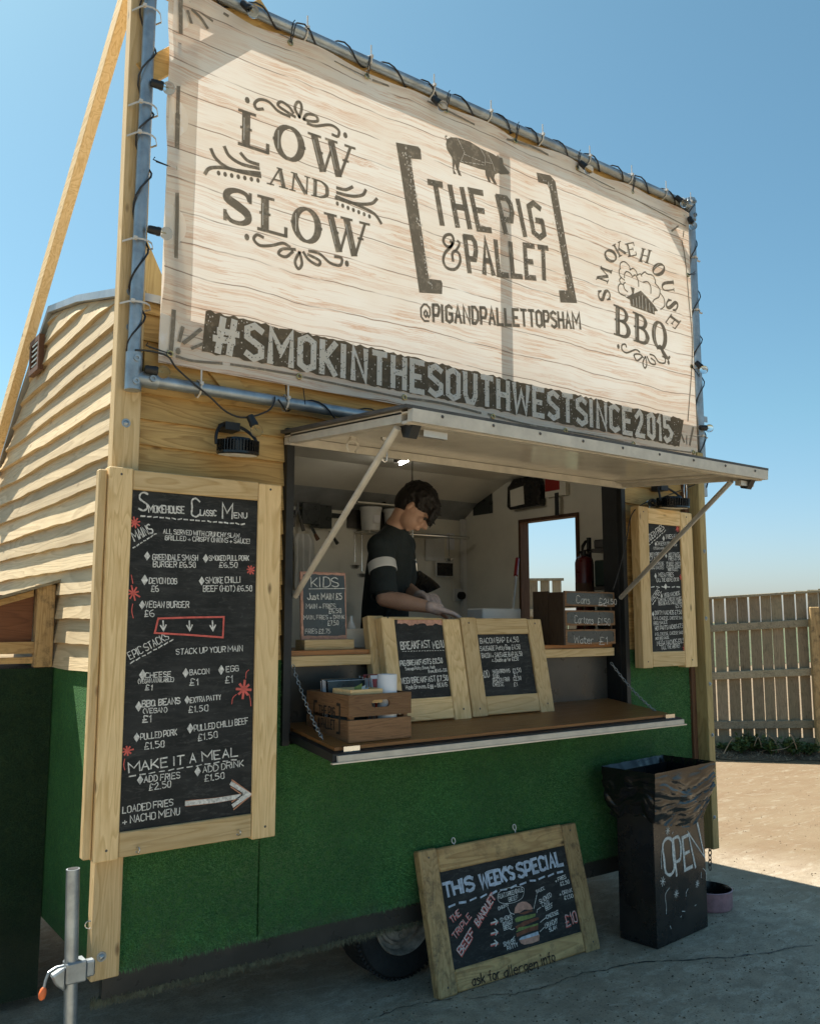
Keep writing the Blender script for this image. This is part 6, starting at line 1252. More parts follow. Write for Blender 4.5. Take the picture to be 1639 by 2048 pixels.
# notices, tablet, dispenser, red blanket box on the right wall
def wallplate(u0, v0, u1, v1, name, label, cat, m, th=0.003, x=RWX):
    a, c = at(u0, v0, 'x', x), at(u1, v1, 'x', x); y0, y1 = sorted((a.y, c.y)); z0, z1 = sorted((a.z, c.z)); b = MB(); b.box(x-th, x-.0005, y0, y1, z0, z1); return tag(b.build(name, M[m]), label, cat), (y0, y1, z0, z1)
wallplate(945, 986, 984, 1004, 'notice', 'upper printed notice on the right inner wall', 'notice', 'slate'); wallplate(946, 1008, 985, 1026, 'notice', 'lower printed notice on the right inner wall', 'notice', 'slate')
def backplate(u0, v0, u1, v1, name, label, cat, m, th=0.003):
    a, c = at(u0, v0, 'y', BW_), at(u1, v1, 'y', BW_); b = MB(); b.box(a.x, c.x, BW_-th, BW_-.0005, c.z, a.z); return tag(b.build(name, M[m]), label, cat)
backplate(850, 1065, 888, 1123, 'paper_sheet', 'large paper sheet on the back wall right of the cook', 'paper', 'white'); backplate(893, 1066, 908, 1100, 'paper_sheet', 'small paper sheet pinned near the back corner', 'paper', 'paper')
ta, tb = at(870, 1123, 'y', BW_-.02), at(905, 1155, 'y', BW_-.02); t = thing('tablet', 'tablet with a dark screen and pale rim on the back wall', 'tablet', ta); b = MB(); b.box(ta.x, tb.x, BW_-.03, BW_-.018, tb.z, ta.z); b.build('body', M['white'], t, bevel=.003); b = MB(); b.box(ta.x+.008, tb.x-.008, BW_-.0315, BW_-.0305, tb.z+.008, ta.z-.008); b.build('screen', M['black_gloss'], t)
t = thing('first_aid_case', 'rounded black case with a pale picture panel high on the right wall', 'case', (RWX, 1.0, 2.35))
dv = [at(u, v, 'x', RWX-.07) for u, v in ((1013, 975), (1026, 956), (1070, 950), (1078, 975), (1077, 1010), (1018, 1020), (1012, 1014))]
b = MB(); b.prism(dv, (.07, 0, 0)); b.build('body', M['black_gloss'], t, bevel=.008); dv = [at(u, v, 'x', RWX-.0715) for u, v in ((1020, 981), (1046, 972), (1048, 1008), (1021, 1014))]; b = MB(); b.prism(dv, (-.003, 0, 0)); b.build('picture_panel', M['cream'], t)
t = thing('fire_blanket', 'red and white fire blanket box with black pull strap above the window', 'fire blanket', (RWX, 1.0, 2.3)); 
def rw(u0, v0, u1, v1, nm, m, th, off=0.0):
    a, c = at(u0, v0, 'x', RWX), at(u1, v1, 'x', RWX); y0, y1 = sorted((a.y, c.y)); z0, z1 = sorted((a.z, c.z)); b = MB(); b.box(RWX-th-off, RWX-off-.0005, y0, y1, z0, z1); b.build(nm, M[m], t)
rw(1096, 955, 1138, 990, 'box', 'cream', .035); rw(1097, 955, 1126, 980, 'red_panel', 'red', .003, .0355); rw(1117, 987, 1125, 1031, 'strap', 'black', .006, .036)
# red handled squeegee leaning by the window
p, q_ = at(1022, 1236, 'y', 1.0), at(1034, 1118, 'y', 1.35); t = thing('squeegee', 'long handled mop with a red grip leaning beside the window', 'mop', p); b = MB(); b.tube([p+(p-q_)*1.0, q_.lerp(p, .32)], .009, 8); b.build('pole', M['alu_white'], t); b = MB(); b.tube([q_.lerp(p, .30), q_], .014, 10); b.build('grip', M['red'], t)
# heat lamp
hl = deep(836, 1150, 4.95); t = thing('heat_lamp', 'dark conical heat lamp hanging behind the cook on a chrome cord', 'lamp', hl); ax = (_rt*0.45-Vector((0, 0, 1))).normalized()
b = MB(); b.lathe(hl, [(0.004, -.02), (.02, -.018), (.03, 0), (.062, .05), (.085, .10), (.088, .115), (.084, .115), (.06, .055)], 24, ax); b.build('shade', M['black_gloss'], t)
tp_ = hl+Vector((0, 0, 0)); b = MB(); b.tube(catmull([hl-ax*.018, deep(831, 1120, 4.95), deep(826, 1090, 4.98), deep(824, 1040, 5.0), Vector((deep(824, 1040, 5.0).x, deep(824, 1040, 5.0).y, 2.49))]), .005, 8); b.build('cord', M['chrome'], t)
# fire extinguisher standing by the hatch jamb
fp = at(1168, 1180, 'y', 0.36); t = thing('fire_extinguisher', 'dark red fire extinguisher standing behind the drinks crate', 'fire extinguisher', (fp.x, .36, KC))
htop = at(1166, 1112, 'y', .36).z; hh = htop-KC; b = MB(); b.lathe((fp.x, .36, KC+.0005), [(0, 0), (.047, 0), (.050, .01), (.050, hh-.04), (.042, hh-.012), (.018, hh), (0, hh)], 24); b.build('cylinder', M['dark_red'], t)
b = MB(); b.lathe((fp.x, .36, KC+hh), [(.016, -.005), (.016, .03), (0, .03)], 12); b.tube([(fp.x-.045, .36, KC+hh+.018), (fp.x, .36, KC+hh+.02)], .007, 8); b.build('valve', M['black'], t)
b = MB(); b.tube([(fp.x-.01, .36, KC+hh+.03), (fp.x-.005, .36, KC+hh+.055), (fp.x+.02, .36, KC+hh+.085), (fp.x+.035, .36, KC+hh+.09)], [.006, .010, .008, .004], 8); b.tube([(fp.x, .36, KC+hh+.03), (fp.x+.05, .36, KC+hh+.038), (fp.x+.07, .36, KC+hh+.03)], .005, 6); b.build('handle', M['black'], t)
b = MB(); b.lathe((fp.x, .36, KC), [(.0505, hh*.45), (.0505, hh*.68)], 24); b.build('band_label', M['brown_trim'], t)
b = MB(); b.tube(catmull([Vector((fp.x+.015, .355, KC+hh+.01)), Vector((fp.x+.055, .35, KC+hh-.02)), Vector((fp.x+.062, .35, KC+hh-.12)), Vector((fp.x+.06, .35, KC+.05))]), .007, 8); b.build('hose', M['black'], t)
# rack with boxes at the right end
RK = 3.03
t = thing('side_rack', 'dark metal rack with shelves at the right end of the trailer', 'rack', (3.1, .3, 1.5))
for zz in (1.45, 1.70, 1.93): b = MB(); b.box(RK, RWX-.001, .34, .58, zz-.02, zz); b.build('shelf_board', M['steel_dark'], t)
for (a, c) in ((RK, .34), (RK, .56), (RWX-.03, .34), (RWX-.03, .56)): b = MB(); b.box(a, a+.02, c, c+.02, .42, 2.0); b.build('upright', M['black'], t)
for k, (x0, x1, y0, y1, z0, z1, m, lab) in enumerate(((RK+.025, RK+.13, .36, .54, 1.4505, 1.62, 'green_tub', 'dark green tub on the lowest visible rack shelf'), (RK+.14, 3.28, .36, .54, 1.4505, 1.57, 'slate', 'grey box at the back of the lowest rack shelf'), (RK+.025, 3.25, .36, .55, 1.7005, 1.86, 'green_tub', 'long dark green tub on the middle rack shelf'), (RK+.025, 3.25, .36, .55, 1.9305, 1.985, 'steel_dark', 'flat metal tray on the top rack shelf'))): tbox('storage_box', lab, 'box', x0, x1, y0, y1, z0, z1, m, .008)
# worktop behind the cook and tubs on the counter
t = thing('worktop', 'stainless worktop along the back wall', 'worktop', (1.6, 1.9, .42)); b = MB(); b.box(.08, 3.1, BW_-.5, BW_-.01, 1.27, 1.30); b.build('top', M['alu'], t); b = MB(); b.box(.08, 3.1, BW_-.48, BW_-.01, .42, 1.27); b.build('cabinet', M['steel_dark'], t)
tbox('appliance', 'dark low appliance on the worktop at the back corner', 'appliance', 2.75, 3.05, BW_-.42, BW_-.1, 1.3005, 1.46, 'steel_dark', .01)
q0, q1 = at(955, 1217, 'y', .34), at(1032, 1237, 'y', .34); tbox('food_tray', 'translucent white lidded food tray on the counter beside the window', 'tray', q0.x, q1.x, .30, .43, KC+.0005, q0.z, 'white', .006)
q0, q1 = at(700, 1255, 'y', .2), at(756, 1300, 'y', .2); tbox('white_box', 'white box on the counter between KIDS board and Breakfast Menu', 'box', at(600, 1260, 'y', .2).x+.05, q1.x, .18, .26, KC+.0005, KC+.085, 'cream', .004)
a, c = at(695, 1205, 'y', .24), at(706, 1235, 'y', .24); 
b = MB(); b.lathe((a.x+.005, .22, KC+.0005), [(0, 0), (.022, 0), (.022, .09), (.008, .12), (.008, .14), (0, .14)], 14); tag(b.build('squeezy_bottle', M['white']), 'small white squeezy bottle just right of the KIDS board', 'bottle')
pk = thing('wall_socket', 'white wall socket with black plug low on the corner wall', 'socket', at(915, 1190, 'y', BW_)); a = at(905, 1178, 'y', BW_); b = MB(); b.box(a.x, a.x+.10, BW_-.02, BW_-.001, a.z-.09, a.z); b.build('plate', M['white'], pk); b = MB(); b.lathe((a.x+.055, BW_-.021, a.z-.05), [(0, .04), (.028, .035), (.03, 0)], 14, (0, -1, 0)); b.build('plug', M['black'], pk)

# ------------------------------------------------------------------ the bin
b0 = at(1314, 1901, 'z', 0.0); bR = at(1415, 1855, 'z', 0.0); bL = at(1237, 1879, 'z', 0.0)
e1 = (bR-b0); LW = e1.length; e1.normalize(); e2 = Vector((-e1.y, e1.x, 0)); LD = max(0.20, (bL-b0).dot(e2))
tb_ = thing('litter_bin', 'tall black metal litter bin with OPEN painted on it and a bin bag', 'bin', (b0.x, b0.y, 0))
BH = 0.76; up = Vector((0, 0, 1)); th = .004
b = MB(); b.obox(b0+up*.004, e1*LW, e2*LD, up*.006); b.build('base', M['bin'], tb_)
for nm, p, a, nn_, Ln in (('panel', b0, e1, e2, LW), ('panel', b0+e2*(LD-th), e1, e2, LW), ('panel', b0+e2*th, e2, e1, LD-2*th), ('panel', b0+e2*th+e1*(LW-th), e2, e1, LD-2*th)):
    b = MB(); b.obox(p+up*.0105, a*Ln, nn_*th, up*BH); b.build(nm, M['bin'], tb_)
# crumpled bag folded over the rim
b = MB(); NU, NV = 240, 44; rr = random.Random(12); per = []
hw_, hd_ = LW/2+.006, LD/2+.006; ctr = b0+e1*LW/2+e2*LD/2
for i in range(NU):
    f = i/NU*4; s_ = int(f); f -= s_; cs = [(-1, -1), (1, -1), (1, 1), (-1, 1)]; a, c = cs[s_], cs[(s_+1) % 4]; per.append((a[0]+(c[0]-a[0])*f, a[1]+(c[1]-a[1])*f))
from mathutils import noise as mn
vs = []
for j in range(NV):
    t_ = j/(NV-1)
    for i, (px_, py_) in enumerate(per):
        drop = 0.215+0.055*mn.noise(Vector((px_*1.6, py_*1.6, 3)))+0.05*(1-abs(px_))*(1 if py_ < 0 else .3)
        z_ = BH+.035-drop*t_; ff = 1.0
        bulge = .008+.014*math.sin(min(1, t_*1.1)*math.pi)*(.6+.6*mn.noise(Vector((px_*2, py_*2, t_*2))))+.006*t_
        q_ = t_*6.5+1.2*mn.noise(Vector((px_*1.1, py_*1.1, t_*1.5)))+.9*px_*t_
        wr = (.007*(abs(math.sin(q_*1.9))-.5)+.0035*abs(math.sin(q_*5.3+3*px_*t_+2*mn.noise(Vector((px_*3, py_*3, t_*3)))))+.005*mn.noise(Vector((px_*2.6, py_*2.6, t_*6))))*min(1, t_*3)
        flare = .034*(1-t_)**1.3
        ex_ = bulge+wr+flare; l = max(abs(px_), abs(py_))
        vs.append(ctr+e1*(px_*hw_+ex_*px_)+e2*(py_*hd_+ex_*py_)+up*(z_+.002*mn.noise(Vector((px_*5, py_*5, 7)))))
for j in range(8):
    t_ = (j+1)/8
    for i, (px_, py_) in enumerate(per):
        k_ = .010*mn.noise(Vector((px_*6, py_*6, t_*5))); vs.append(ctr+e1*(px_*(hw_+.02-.045*min(1, t_*2.5)+k_))+e2*(py_*(hd_+.02-.045*min(1, t_*2.5)+k_))+up*(BH+.035-.45*t_))
fs = []
for j in range(NV-1):
    for i in range(NU): l = (i+1) % NU; fs.append((j*NU+i, (j+1)*NU+i, (j+1)*NU+l, j*NU+l))
for j in range(8):
    A_ = 0 if j == 0 else (NV+j-1)*NU; B_ = (NV+j)*NU
    for i in range(NU): l = (i+1) % NU; fs.append((A_+i, A_+l, B_+l, B_+i))
fs.append(tuple((NV+7)*NU+i for i in range(NU)))
b.add(vs, fs); b.smooth = True; bg_ = b.build('bin_bag', M['bag'], tb_)
bpn = Plane(b0-e2*.0006, e1, up); W1 = MB()
for s_, a, b_, c, d, h in (('O', 1331, 1755, 1349, 1745, 75), ('P', 1352, 1752, 1365, 1744, 75), ('E', 1369, 1741, 1384, 1733, 68), ('N', 1390, 1735, 1408, 1716, 76)):
    T(W1, bpn, s_, a, b_, c, d, h, .013, jit=.12, off=.0008)
for u, v in ((1334, 1662), (1351, 1788), (1393, 1768), (1324, 1763)):
    star(W1, bpn, u, v, .020, .0035, 4)
for p in ([(1337, 1776), (1329, 1790), (1331, 1812), (1331, 1828)], [(1375, 1778), (1371, 1786), (1371, 1793)], [(1405, 1737), (1411, 1745), (1411, 1760)], [(1363, 1823), (1369, 1823)], [(1360, 1835), (1362, 1832)], [(1339, 1852), (1341, 1858)], [(1348, 1650), (1352, 1646)], [(1343, 1668), (1345, 1664)], [(1388, 1812), (1391, 1810)], [(1401, 1745), (1401, 1756)], [(1324, 1690), (1321, 1715), (1322, 1738)]): line(W1, bpn, p, .0035, .0008)
split_build(W1, 'painted_mark', M['chalk'], tb_)

# pink dog bowl
bc = at(1412, 1828, 'z', 0.0)+Vector((.06, .10, 0))+_rt*.065; bl = thing('water_bowl', 'pale pink enamel dog bowl of water behind the bin', 'bowl', bc)
RB = .118; b = MB(); b.lathe(bc, [(0, .001), (RB*.93, .001), (RB, .012), (RB, .088), (RB+.004, .094), (RB-.002, .097)], 36); b.build('bowl', M['pink'], bl); b = MB(); b.lathe(bc, [(RB-.0025, .096), (RB-.006, .088), (RB-.009, .02), (0, .018)], 36); b.build('inside', M['black_gloss'], bl); b = MB(); b.lathe(bc, [(RB-.0095, .045), (0, .045)], 36); b.build('water', M['black_gloss'], bl)

# ------------------------------------------------------------------ the yard fence
F0, F1 = Vector((7.747, 2.974, 0)), Vector((8.473, 2.221, 0)); fd = (F1-F0).normalized(); fn = Vector((-fd.y, fd.x, 0)); 
if fn.dot(CAM-F0) < 0: fn = -fn
fpn = Plane(F0, fd, (0, 0, 1)); LF = -2.8; RF = 4.0
fe = thing('yard_fence', 'weathered vertical board fence with three rails at the back of the yard', 'fence', F0)
def ftop(a): return fpn.px(1430, 1192).y+(a-fpn.px(1430, 1192).x)*((fpn.px(1600, 1167).y-fpn.px(1430, 1192).y)/(fpn.px(1600, 1167).x-fpn.px(1430, 1192).x))*0.6
rr = random.Random(31); a = -2.0; protos = []
while a < RF:
    wb = .112+rr.uniform(-.008, .008); tt = ftop(a)-.022; b = MB(); ln = rr.uniform(-.006, .006)
    p = fpn.pos(Vector((a, .10)), -.055); b.hexa([p, p+fd*wb, p+fd*wb-fn*.018, p-fn*.018, p+fd*ln+up*(tt-.1), p+fd*(wb+ln)+up*(tt-.1), p+fd*(wb+ln)-fn*.018+up*(tt-.1), p+fd*ln-fn*.018+up*(tt-.1)]); b.build('board', M['fence'], fe, bevel=.002); a += wb+rr.uniform(.008, .018)
def frail(v, h, th=.045, nm='rail', m='fence_rail', off=-.01, vv=None):
    a0, a1 = fpn.px(1440, v[0]), fpn.px(1620, v[1]); sl = (a1.y-a0.y)/(a1.x-a0.x); b = MB(); x0 = -2.0; x1 = RF; sl = min(.06, max(-.02, sl))
    P0 = fpn.pos(Vector((x0, a0.y+sl*(x0-a0.x)-h/2)), off); P1 = fpn.pos(Vector((x1, a0.y+sl*(x1-a0.x)-h/2)), off); b.obox(P0-fn*th, P1-P0, fn*th, up*h); b.build(nm, M[m], fe, bevel=.004)
frail((1256, 1239), .085); frail((1352, 1344), .085); frail((1451, 1449), .085); frail((1195, 1170), .03, .06, 'capping', off=.0)
b = MB(); b.obox(fpn.pos(Vector((-2.0, .0)), -.075), fd*(RF+2), fn*.05, up*.20); b.build('gravel_board', M['fence'], fe)
pp = fpn.px(1634, 1400).x; b = MB(); b.obox(fpn.pos(Vector((pp-.05, 0)), -.005), fd*.10, fn*.10, up*(ftop(pp)-.22)); b.build('post', M['old_pine_z'], fe, bevel=.008)
b = MB(); b.obox(fpn.pos(Vector((pp+1.8, 0)), -.005), fd*.10, fn*.10, up*(ftop(pp)-.12)); b.build('post', M['old_pine_z'], fe, bevel=.008)
# the piece of fence seen through the trailer window
g0_, g1_ = at(1030, 1153, 'x', 6.2), at(1127, 1164, 'x', 6.6); f2 = thing('back_fence', 'short weathered fence panel seen through the trailer window', 'fence', (g0_.x, g0_.y, 0))
d2 = Vector((g1_.x-g0_.x, g1_.y-g0_.y, 0)); L2_ = d2.length; d2.normalize(); n2 = Vector((d2.y, -d2.x, 0)); a = -.4; zt = (g0_.z+g1_.z)/2; k = 0; wb = (L2_+.4)/7.0
while k < 7:
    b = MB(); b.obox(Vector((g0_.x, g0_.y, .02))+d2*(a+k*wb), d2*(wb-.03), n2*.018, up*(zt-.04)); b.build('board', M['fence'], f2, bevel=.002); k += 1
b = MB(); b.obox(Vector((g0_.x, g0_.y, zt-.02))+d2*a-n2*.02, d2*(L2_+.4), n2*.06, up*.03); b.build('capping', M['fence_rail'], f2)
zr = at(1080, 1225, 'x', 6.4).z; b = MB(); b.obox(Vector((g0_.x, g0_.y, zr-.05))+d2*a+n2*.0185, d2*(L2_+.4), n2*.04, up*.09); b.build('rail', M['fence_rail'], f2)

# weedy verge at the foot of the fence
b = MB(); vs = []; N = 40
for i in range(N+1):
    a_ = -1.2+(RF+1.2)*i/N; wv_ = .34+.08*math.sin(a_*5)+.05*math.sin(a_*13+1)
    vs += [fpn.pos(Vector((a_, .006)), wv_), fpn.pos(Vector((a_, .05)), wv_*.5), fpn.pos(Vector((a_, .09)), -.02)]
b.add(vs, [(3*i+k, 3*i+3+k, 3*i+4+k, 3*i+1+k) for i in range(N) for k in (0, 1)]); b.build('soil_verge', M['soil'], kind='structure')
rr = random.Random(77)
def leaf_mesh(mb, p, d, l, w_):
    d = d.normalized(); sdv = d.cross(Vector((rr.uniform(-1, 1), rr.uniform(-1, 1), .6))).normalized(); nn_ = d.cross(sdv); 
    mb.add([p, p+d*l*.35+sdv*w_*.5+nn_*l*.06, p+d*l, p+d*l*.35-sdv*w_*.5+nn_*l*.06, p+d*l*.7+sdv*w_*.35-nn_*l*.03, p+d*l*.7-sdv*w_*.35-nn_*l*.03], [(0, 1, 4, 5, 3), (4, 2, 5)])
def weed(a_, off_, h, n, label, sp_=.14):
    base = fpn.pos(Vector((a_, .04)), off_); t = thing('weed', label, 'weed', base, 'weeds along the foot of the fence'); b = MB(); c = MB()
    for k in range(n):
        an = rr.uniform(0, 6.28); hh_ = h*rr.uniform(.4, 1); e = base+Vector((math.cos(an)*sp_*rr.random(), math.sin(an)*sp_*rr.random(), hh_)); c.tube([base, base.lerp(e, .5)+Vector((0, 0, .02)), e], .0025, 4)
        for q in range(7):
            f = rr.uniform(.35, 1); leaf_mesh(b, base.lerp(e, f), Vector((rr.uniform(-1, 1), rr.uniform(-1, 1), rr.uniform(-.2, .7))), rr.uniform(.035, .075), rr.uniform(.02, .045))
    b.build('leaves', M['leaf'], t, kind='stuff'); c.build('stem', M['leaf'], t)
for (u, v, h, n, lab) in ((1475, 1503, .20, 26, 'leafy weed clump nearest the trailer corner at the fence foot'), (1500, 1500, .24, 30, 'tallest bright weed clump below the fence'), (1532, 1490, .20, 22, 'weed clump in the middle under the fence rails'), (1575, 1500, .19, 22, 'weed clump left of the fence post'), (1612, 1505, .13, 18, 'low weed clump at the fence post foot'), (1448, 1500, .12, 14, 'small weed beside the right corner post')):
    q = fpn.px(u, v); weed(q.x, rr.uniform(.08, .22), h, n, lab)
for k, (pts, lab) in enumerate((([(1512, 1500), (1530, 1497), (1555, 1512), (1572, 1502)], 'thick bare stem lying across the weeds'), ([(1515, 1490), (1508, 1470), (1500, 1488)], 'arching dry stem over the tallest weeds'), ([(1546, 1500), (1540, 1478), (1525, 1465), (1512, 1458), (1508, 1470)], 'tall dry stem rising from the middle weeds'), ([(1530, 1495), (1560, 1490), (1575, 1478), (1582, 1482)], 'dry stem reaching to the right'), ([(1580, 1492), (1572, 1470), (1565, 1460)], 'short dry stem near the post'), ([(1436, 1500), (1450, 1475), (1455, 1470)], 'dry stem beside the corner post'))):
    b = MB(); b.tube(catmull([fpn.pos(fpn.px(*p), .16+.03*k) for p in pts]), [.006-.0003*i for i in range(4*(len(pts)-1)+1)], 5); tag(b.build('dry_stem', M['straw']), lab, 'dry stem', 'dry stems among the weeds')
b = MB()
for i in range(2600):
    a_ = rr.uniform(-1.2, RF); o2 = rr.uniform(-.02, .42)**1.0; p = fpn.pos(Vector((a_, .02+.07*max(0, 1-o2/.4))), o2); an = rr.uniform(0, 6.28); d = Vector((math.cos(an), math.sin(an), rr.uniform(0, .9)))*rr.uniform(.02, .07); s2 = Vector((-math.sin(an), math.cos(an), 0))*.003; b.add([p-s2, p+s2, p+d], [(0, 1, 2)])
b.build('dry_litter', M['straw'], kind='stuff')
# open field beyond
b = MB(); b.add([(-300, 14, .02), (400, 14, .02), (400, 500, .02), (-300, 500, .02)], [(0, 1, 2, 3)]); b.build('field', M['grass_far'], kind='structure')

# ------------------------------------------------------------------ the cook
def capsules(parts, voxel, name, m, parent, smooth=2):
    bm = bmesh.new()
    for p, q, r1, r2 in parts:
        p, q = Vector(p), Vector(q); d = q-p; L_ = d.length
        for c, r in ((p, r1), (q, r2)): bmesh.ops.create_icosphere(bm, subdivisions=3 if r > .02 else 2, radius=r, matrix=Matrix.Translation(c))
        if L_ > 1e-5: bmesh.ops.create_cone(bm, cap_ends=True, segments=20, radius1=r1, radius2=r2, depth=L_, matrix=Matrix.Translation((p+q)/2) @ d.to_track_quat('Z', 'Y').to_matrix().to_4x4())
    return finish(bm, voxel, name, m, parent, smooth)
def ell(bm, c, F, U, S, rf, ru, rs):
    mt = Matrix.Identity(4)
    for i in range(3): mt[i][0] = F[i]*rf; mt[i][1] = S[i]*rs; mt[i][2] = U[i]*ru; mt[i][3] = c[i]
    bmesh.ops.create_icosphere(bm, subdivisions=3, radius=1, matrix=mt)
def finish(bm, voxel, name, m, parent, smooth=2):
    me = bpy.data.meshes.new('tmp'); bm.to_mesh(me); bm.free(); o = bpy.data.objects.new('tmp', me); C.objects.link(o)
    rm = o.modifiers.new('r', 'REMESH'); rm.mode = 'VOXEL'; rm.voxel_size = voxel; rm.use_smooth_shade = True
    if smooth: sm_ = o.modifiers.new('s', 'SMOOTH'); sm_.factor = .5; sm_.iterations = smooth
    bpy.context.view_layer.update(); dg = bpy.context.evaluated_depsgraph_get(); me2 = bpy.data.meshes.new_from_object(o.evaluated_get(dg)); bpy.data.objects.remove(o)
    me2.materials.clear(); me2.materials.append(m); org = Vector(parent['_o']) if parent is not None else Vector(); me2.transform(Matrix.Translation(-org)); me2.polygons.foreach_set('use_smooth', [True]*len(me2.polygons))
    o2 = bpy.data.objects.new(name, me2); me2.name = name; C.objects.link(o2); o2['_o'] = tuple(org); o2.parent = parent; return o2
def capbm(bm, p, q, r1, r2):
    p, q = Vector(p), Vector(q); d = q-p
    for c, r in ((p, r1), (q, r2)): bmesh.ops.create_icosphere(bm, subdivisions=3 if r > .02 else 2, radius=r, matrix=Matrix.Translation(c))
    if d.length > 1e-5: bmesh.ops.create_cone(bm, cap_ends=True, segments=20, radius1=r1, radius2=r2, depth=d.length, matrix=Matrix.Translation((p+q)/2) @ d.to_track_quat('Z', 'Y').to_matrix().to_4x4())
Z_ = Vector((0, 0, 1)); F = (_rt*.62-Z_*.76-_fw*.16).normalized(); S_ = F.cross((Z_*.62+_rt*.76)).normalized(); U = S_.cross(F).normalized()
if U.z < 0: U = -U
if S_.dot(_fw) < 0: S_ = -S_                       # S_ points away from the camera
Hc = deep(829, 1017, 4.42); feet = deep(775, 1200, 4.62)
ck = thing('person', 'young cook in a dark T-shirt with a white sleeve band, leaning over the counter', 'person', (feet.x, feet.y, .42))
J = {'neck': deep(793, 1052, 4.46), 'chest': deep(783, 1100, 4.52), 'mid': deep(775, 1160, 4.56), 'belly': deep(770, 1215, 4.60), 'hipL': deep(762, 1275, 4.55), 'hipR': deep(775, 1275, 4.72),
     'shn': deep(762, 1094, 4.35), 'eln': deep(768, 1197, 4.20), 'wrn': deep(868, 1216, 4.12), 'shf': deep(805, 1092, 4.68), 'elf': deep(812, 1178, 4.60), 'wrf': deep(838, 1192, 4.40)}
bm = bmesh.new()
ell(bm, Hc+U*.022-F*.012, F, U, S_, .097, .090, .075); ell(bm, Hc-U*.035+F*.028, F, U, S_, .066, .070, .058)
capbm(bm, Hc-U*.088+F*.056, Hc-U*.060+F*.020, .020, .045)                                  # chin, jaw
capbm(bm, Hc+U*.004+F*.090, Hc-U*.022+F*.112, .008, .012); capbm(bm, Hc-U*.024+F*.108, Hc-U*.026+F*.098, .010, .013)   # nose
capbm(bm, Hc-U*.052+F*.094-S_*.014, Hc-U*.052+F*.094+S_*.014, .008, .008); capbm(bm, Hc-U*.062+F*.091-S_*.010, Hc-U*.062+F*.091+S_*.010, .008, .008)   # lips
for sg in (-1, 1): capbm(bm, Hc+U*.018+F*.082+S_*sg*.018, Hc+U*.018+F*.076+S_*sg*.045, .008, .008); ell(bm, Hc-U*.015-F*.006+S_*sg*.076, F, U, S_, .016, .028, .009); ell(bm, Hc-U*.020+F*.070+S_*sg*.036, F, U, S_, .018, .020, .016)
capbm(bm, Hc-U*.05-F*.028, J['neck'], .046, .052); capbm(bm, J['neck'], J['chest'], .058, .10)
capbm(bm, J['chest'], J['mid'], .105, .105); capbm(bm, J['mid'], J['belly'], .105, .105); capbm(bm, J['belly'], (J['hipL']+J['hipR'])/2, .105, .11)
capbm(bm, J['shn'], J['eln'], .050, .040); capbm(bm, J['eln'], J['eln'].lerp(J['wrn'], .35), .040, .043); capbm(bm, J['eln'].lerp(J['wrn'], .35), J['wrn'], .043, .026)
capbm(bm, J['shf'], J['elf'], .048, .040); capbm(bm, J['elf'], J['wrf'], .042, .027); capbm(bm, J['shn'], J['shf'], .062, .062)
for h_, kn, ft in ((J['hipL'], .9, 0), (J['hipR'], .9, 0)):
    k_ = Vector((h_.x, h_.y, .90)); a_ = Vector((h_.x, h_.y, .50)); capbm(bm, h_, k_, .085, .055); capbm(bm, k_, a_, .052, .038); capbm(bm, a_+Vector((0, 0, -.035)), a_+Vector((.12, -.06, -.05)), .040, .030)
def hand(bm, w_, d, nrm_, grow, curl=.5, sc=1.0):
    d = d.normalized(); nrm_ = (nrm_-d*nrm_.dot(d)).normalized(); sd_ = d.cross(nrm_).normalized()*grow
    for k in range(4):
        y = (-.030+.020*k)*sc; capbm(bm, w_+sd_*y*.55, w_+d*.085*sc+sd_*y, .014*sc, .0105*sc)
        ln = (.068, .078, .074, .058)[k]*sc; a = w_+d*.085*sc+sd_*y; d1 = (d-nrm_*curl*.5).normalized(); b1 = a+d1*ln*.45; d2_ = (d-nrm_*curl*1.3).normalized(); b2 = b1+d2_*ln*.32; d3 = (d-nrm_*curl*2.2).normalized(); b3 = b2+d3*ln*.25
        capbm(bm, a, b1, .0100*sc, .0090*sc); capbm(bm, b1, b2, .0090*sc, .0082*sc); capbm(bm, b2, b3, .0082*sc, .0070*sc)
    a = w_+d*.025*sc-sd_*.028*sc; b1 = a+(d*.6-sd_*.75-nrm_*.4).normalized()*.04*sc; b2 = b1+(d*.95-sd_*.1-nrm_*.4).normalized()*.030*sc; capbm(bm, a, b1, .014*sc, .0105*sc); capbm(bm, b1, b2, .0105*sc, .0085*sc)
hd = (deep(912, 1229, 4.12)-J['wrn'])
bmg = bmesh.new()
hand(bm, J['wrn'], hd, Z_, 1, .55); hand(bm, J['wrf'], deep(862, 1190, 4.30)-J['wrf'], Z_, 1, .8)
finish(bm, .0048, 'body', M['skin'], ck, 2)
bm = bmesh.new()
hand(bm, J['wrn'], hd, Z_, 1, .55, 1.07); capbm(bm, J['wrn']-hd.normalized()*.02, J['wrn']+hd.normalized()*.02, .029, .030)
finish(bm, .0045, 'glove', M['glove'], ck, 1)
bm = bmesh.new(); hand(bm, J['wrf'], deep(862, 1190, 4.30)-J['wrf'], Z_, 1, .8, 1.07); capbm(bm, J['wrf'], J['wrf']+Vector((.01, 0, 0)), .030, .030)
finish(bm, .0045, 'glove', M['glove'], ck, 1)
bm = bmesh.new()
capbm(bm, J['neck'].lerp(J['chest'], .12), J['chest'], .064, .116); capbm(bm, J['chest'], J['mid'], .118, .122); capbm(bm, J['mid'], J['belly'], .122, .125); capbm(bm, J['belly'], (J['hipL']+J['hipR'])/2, .125, .13)
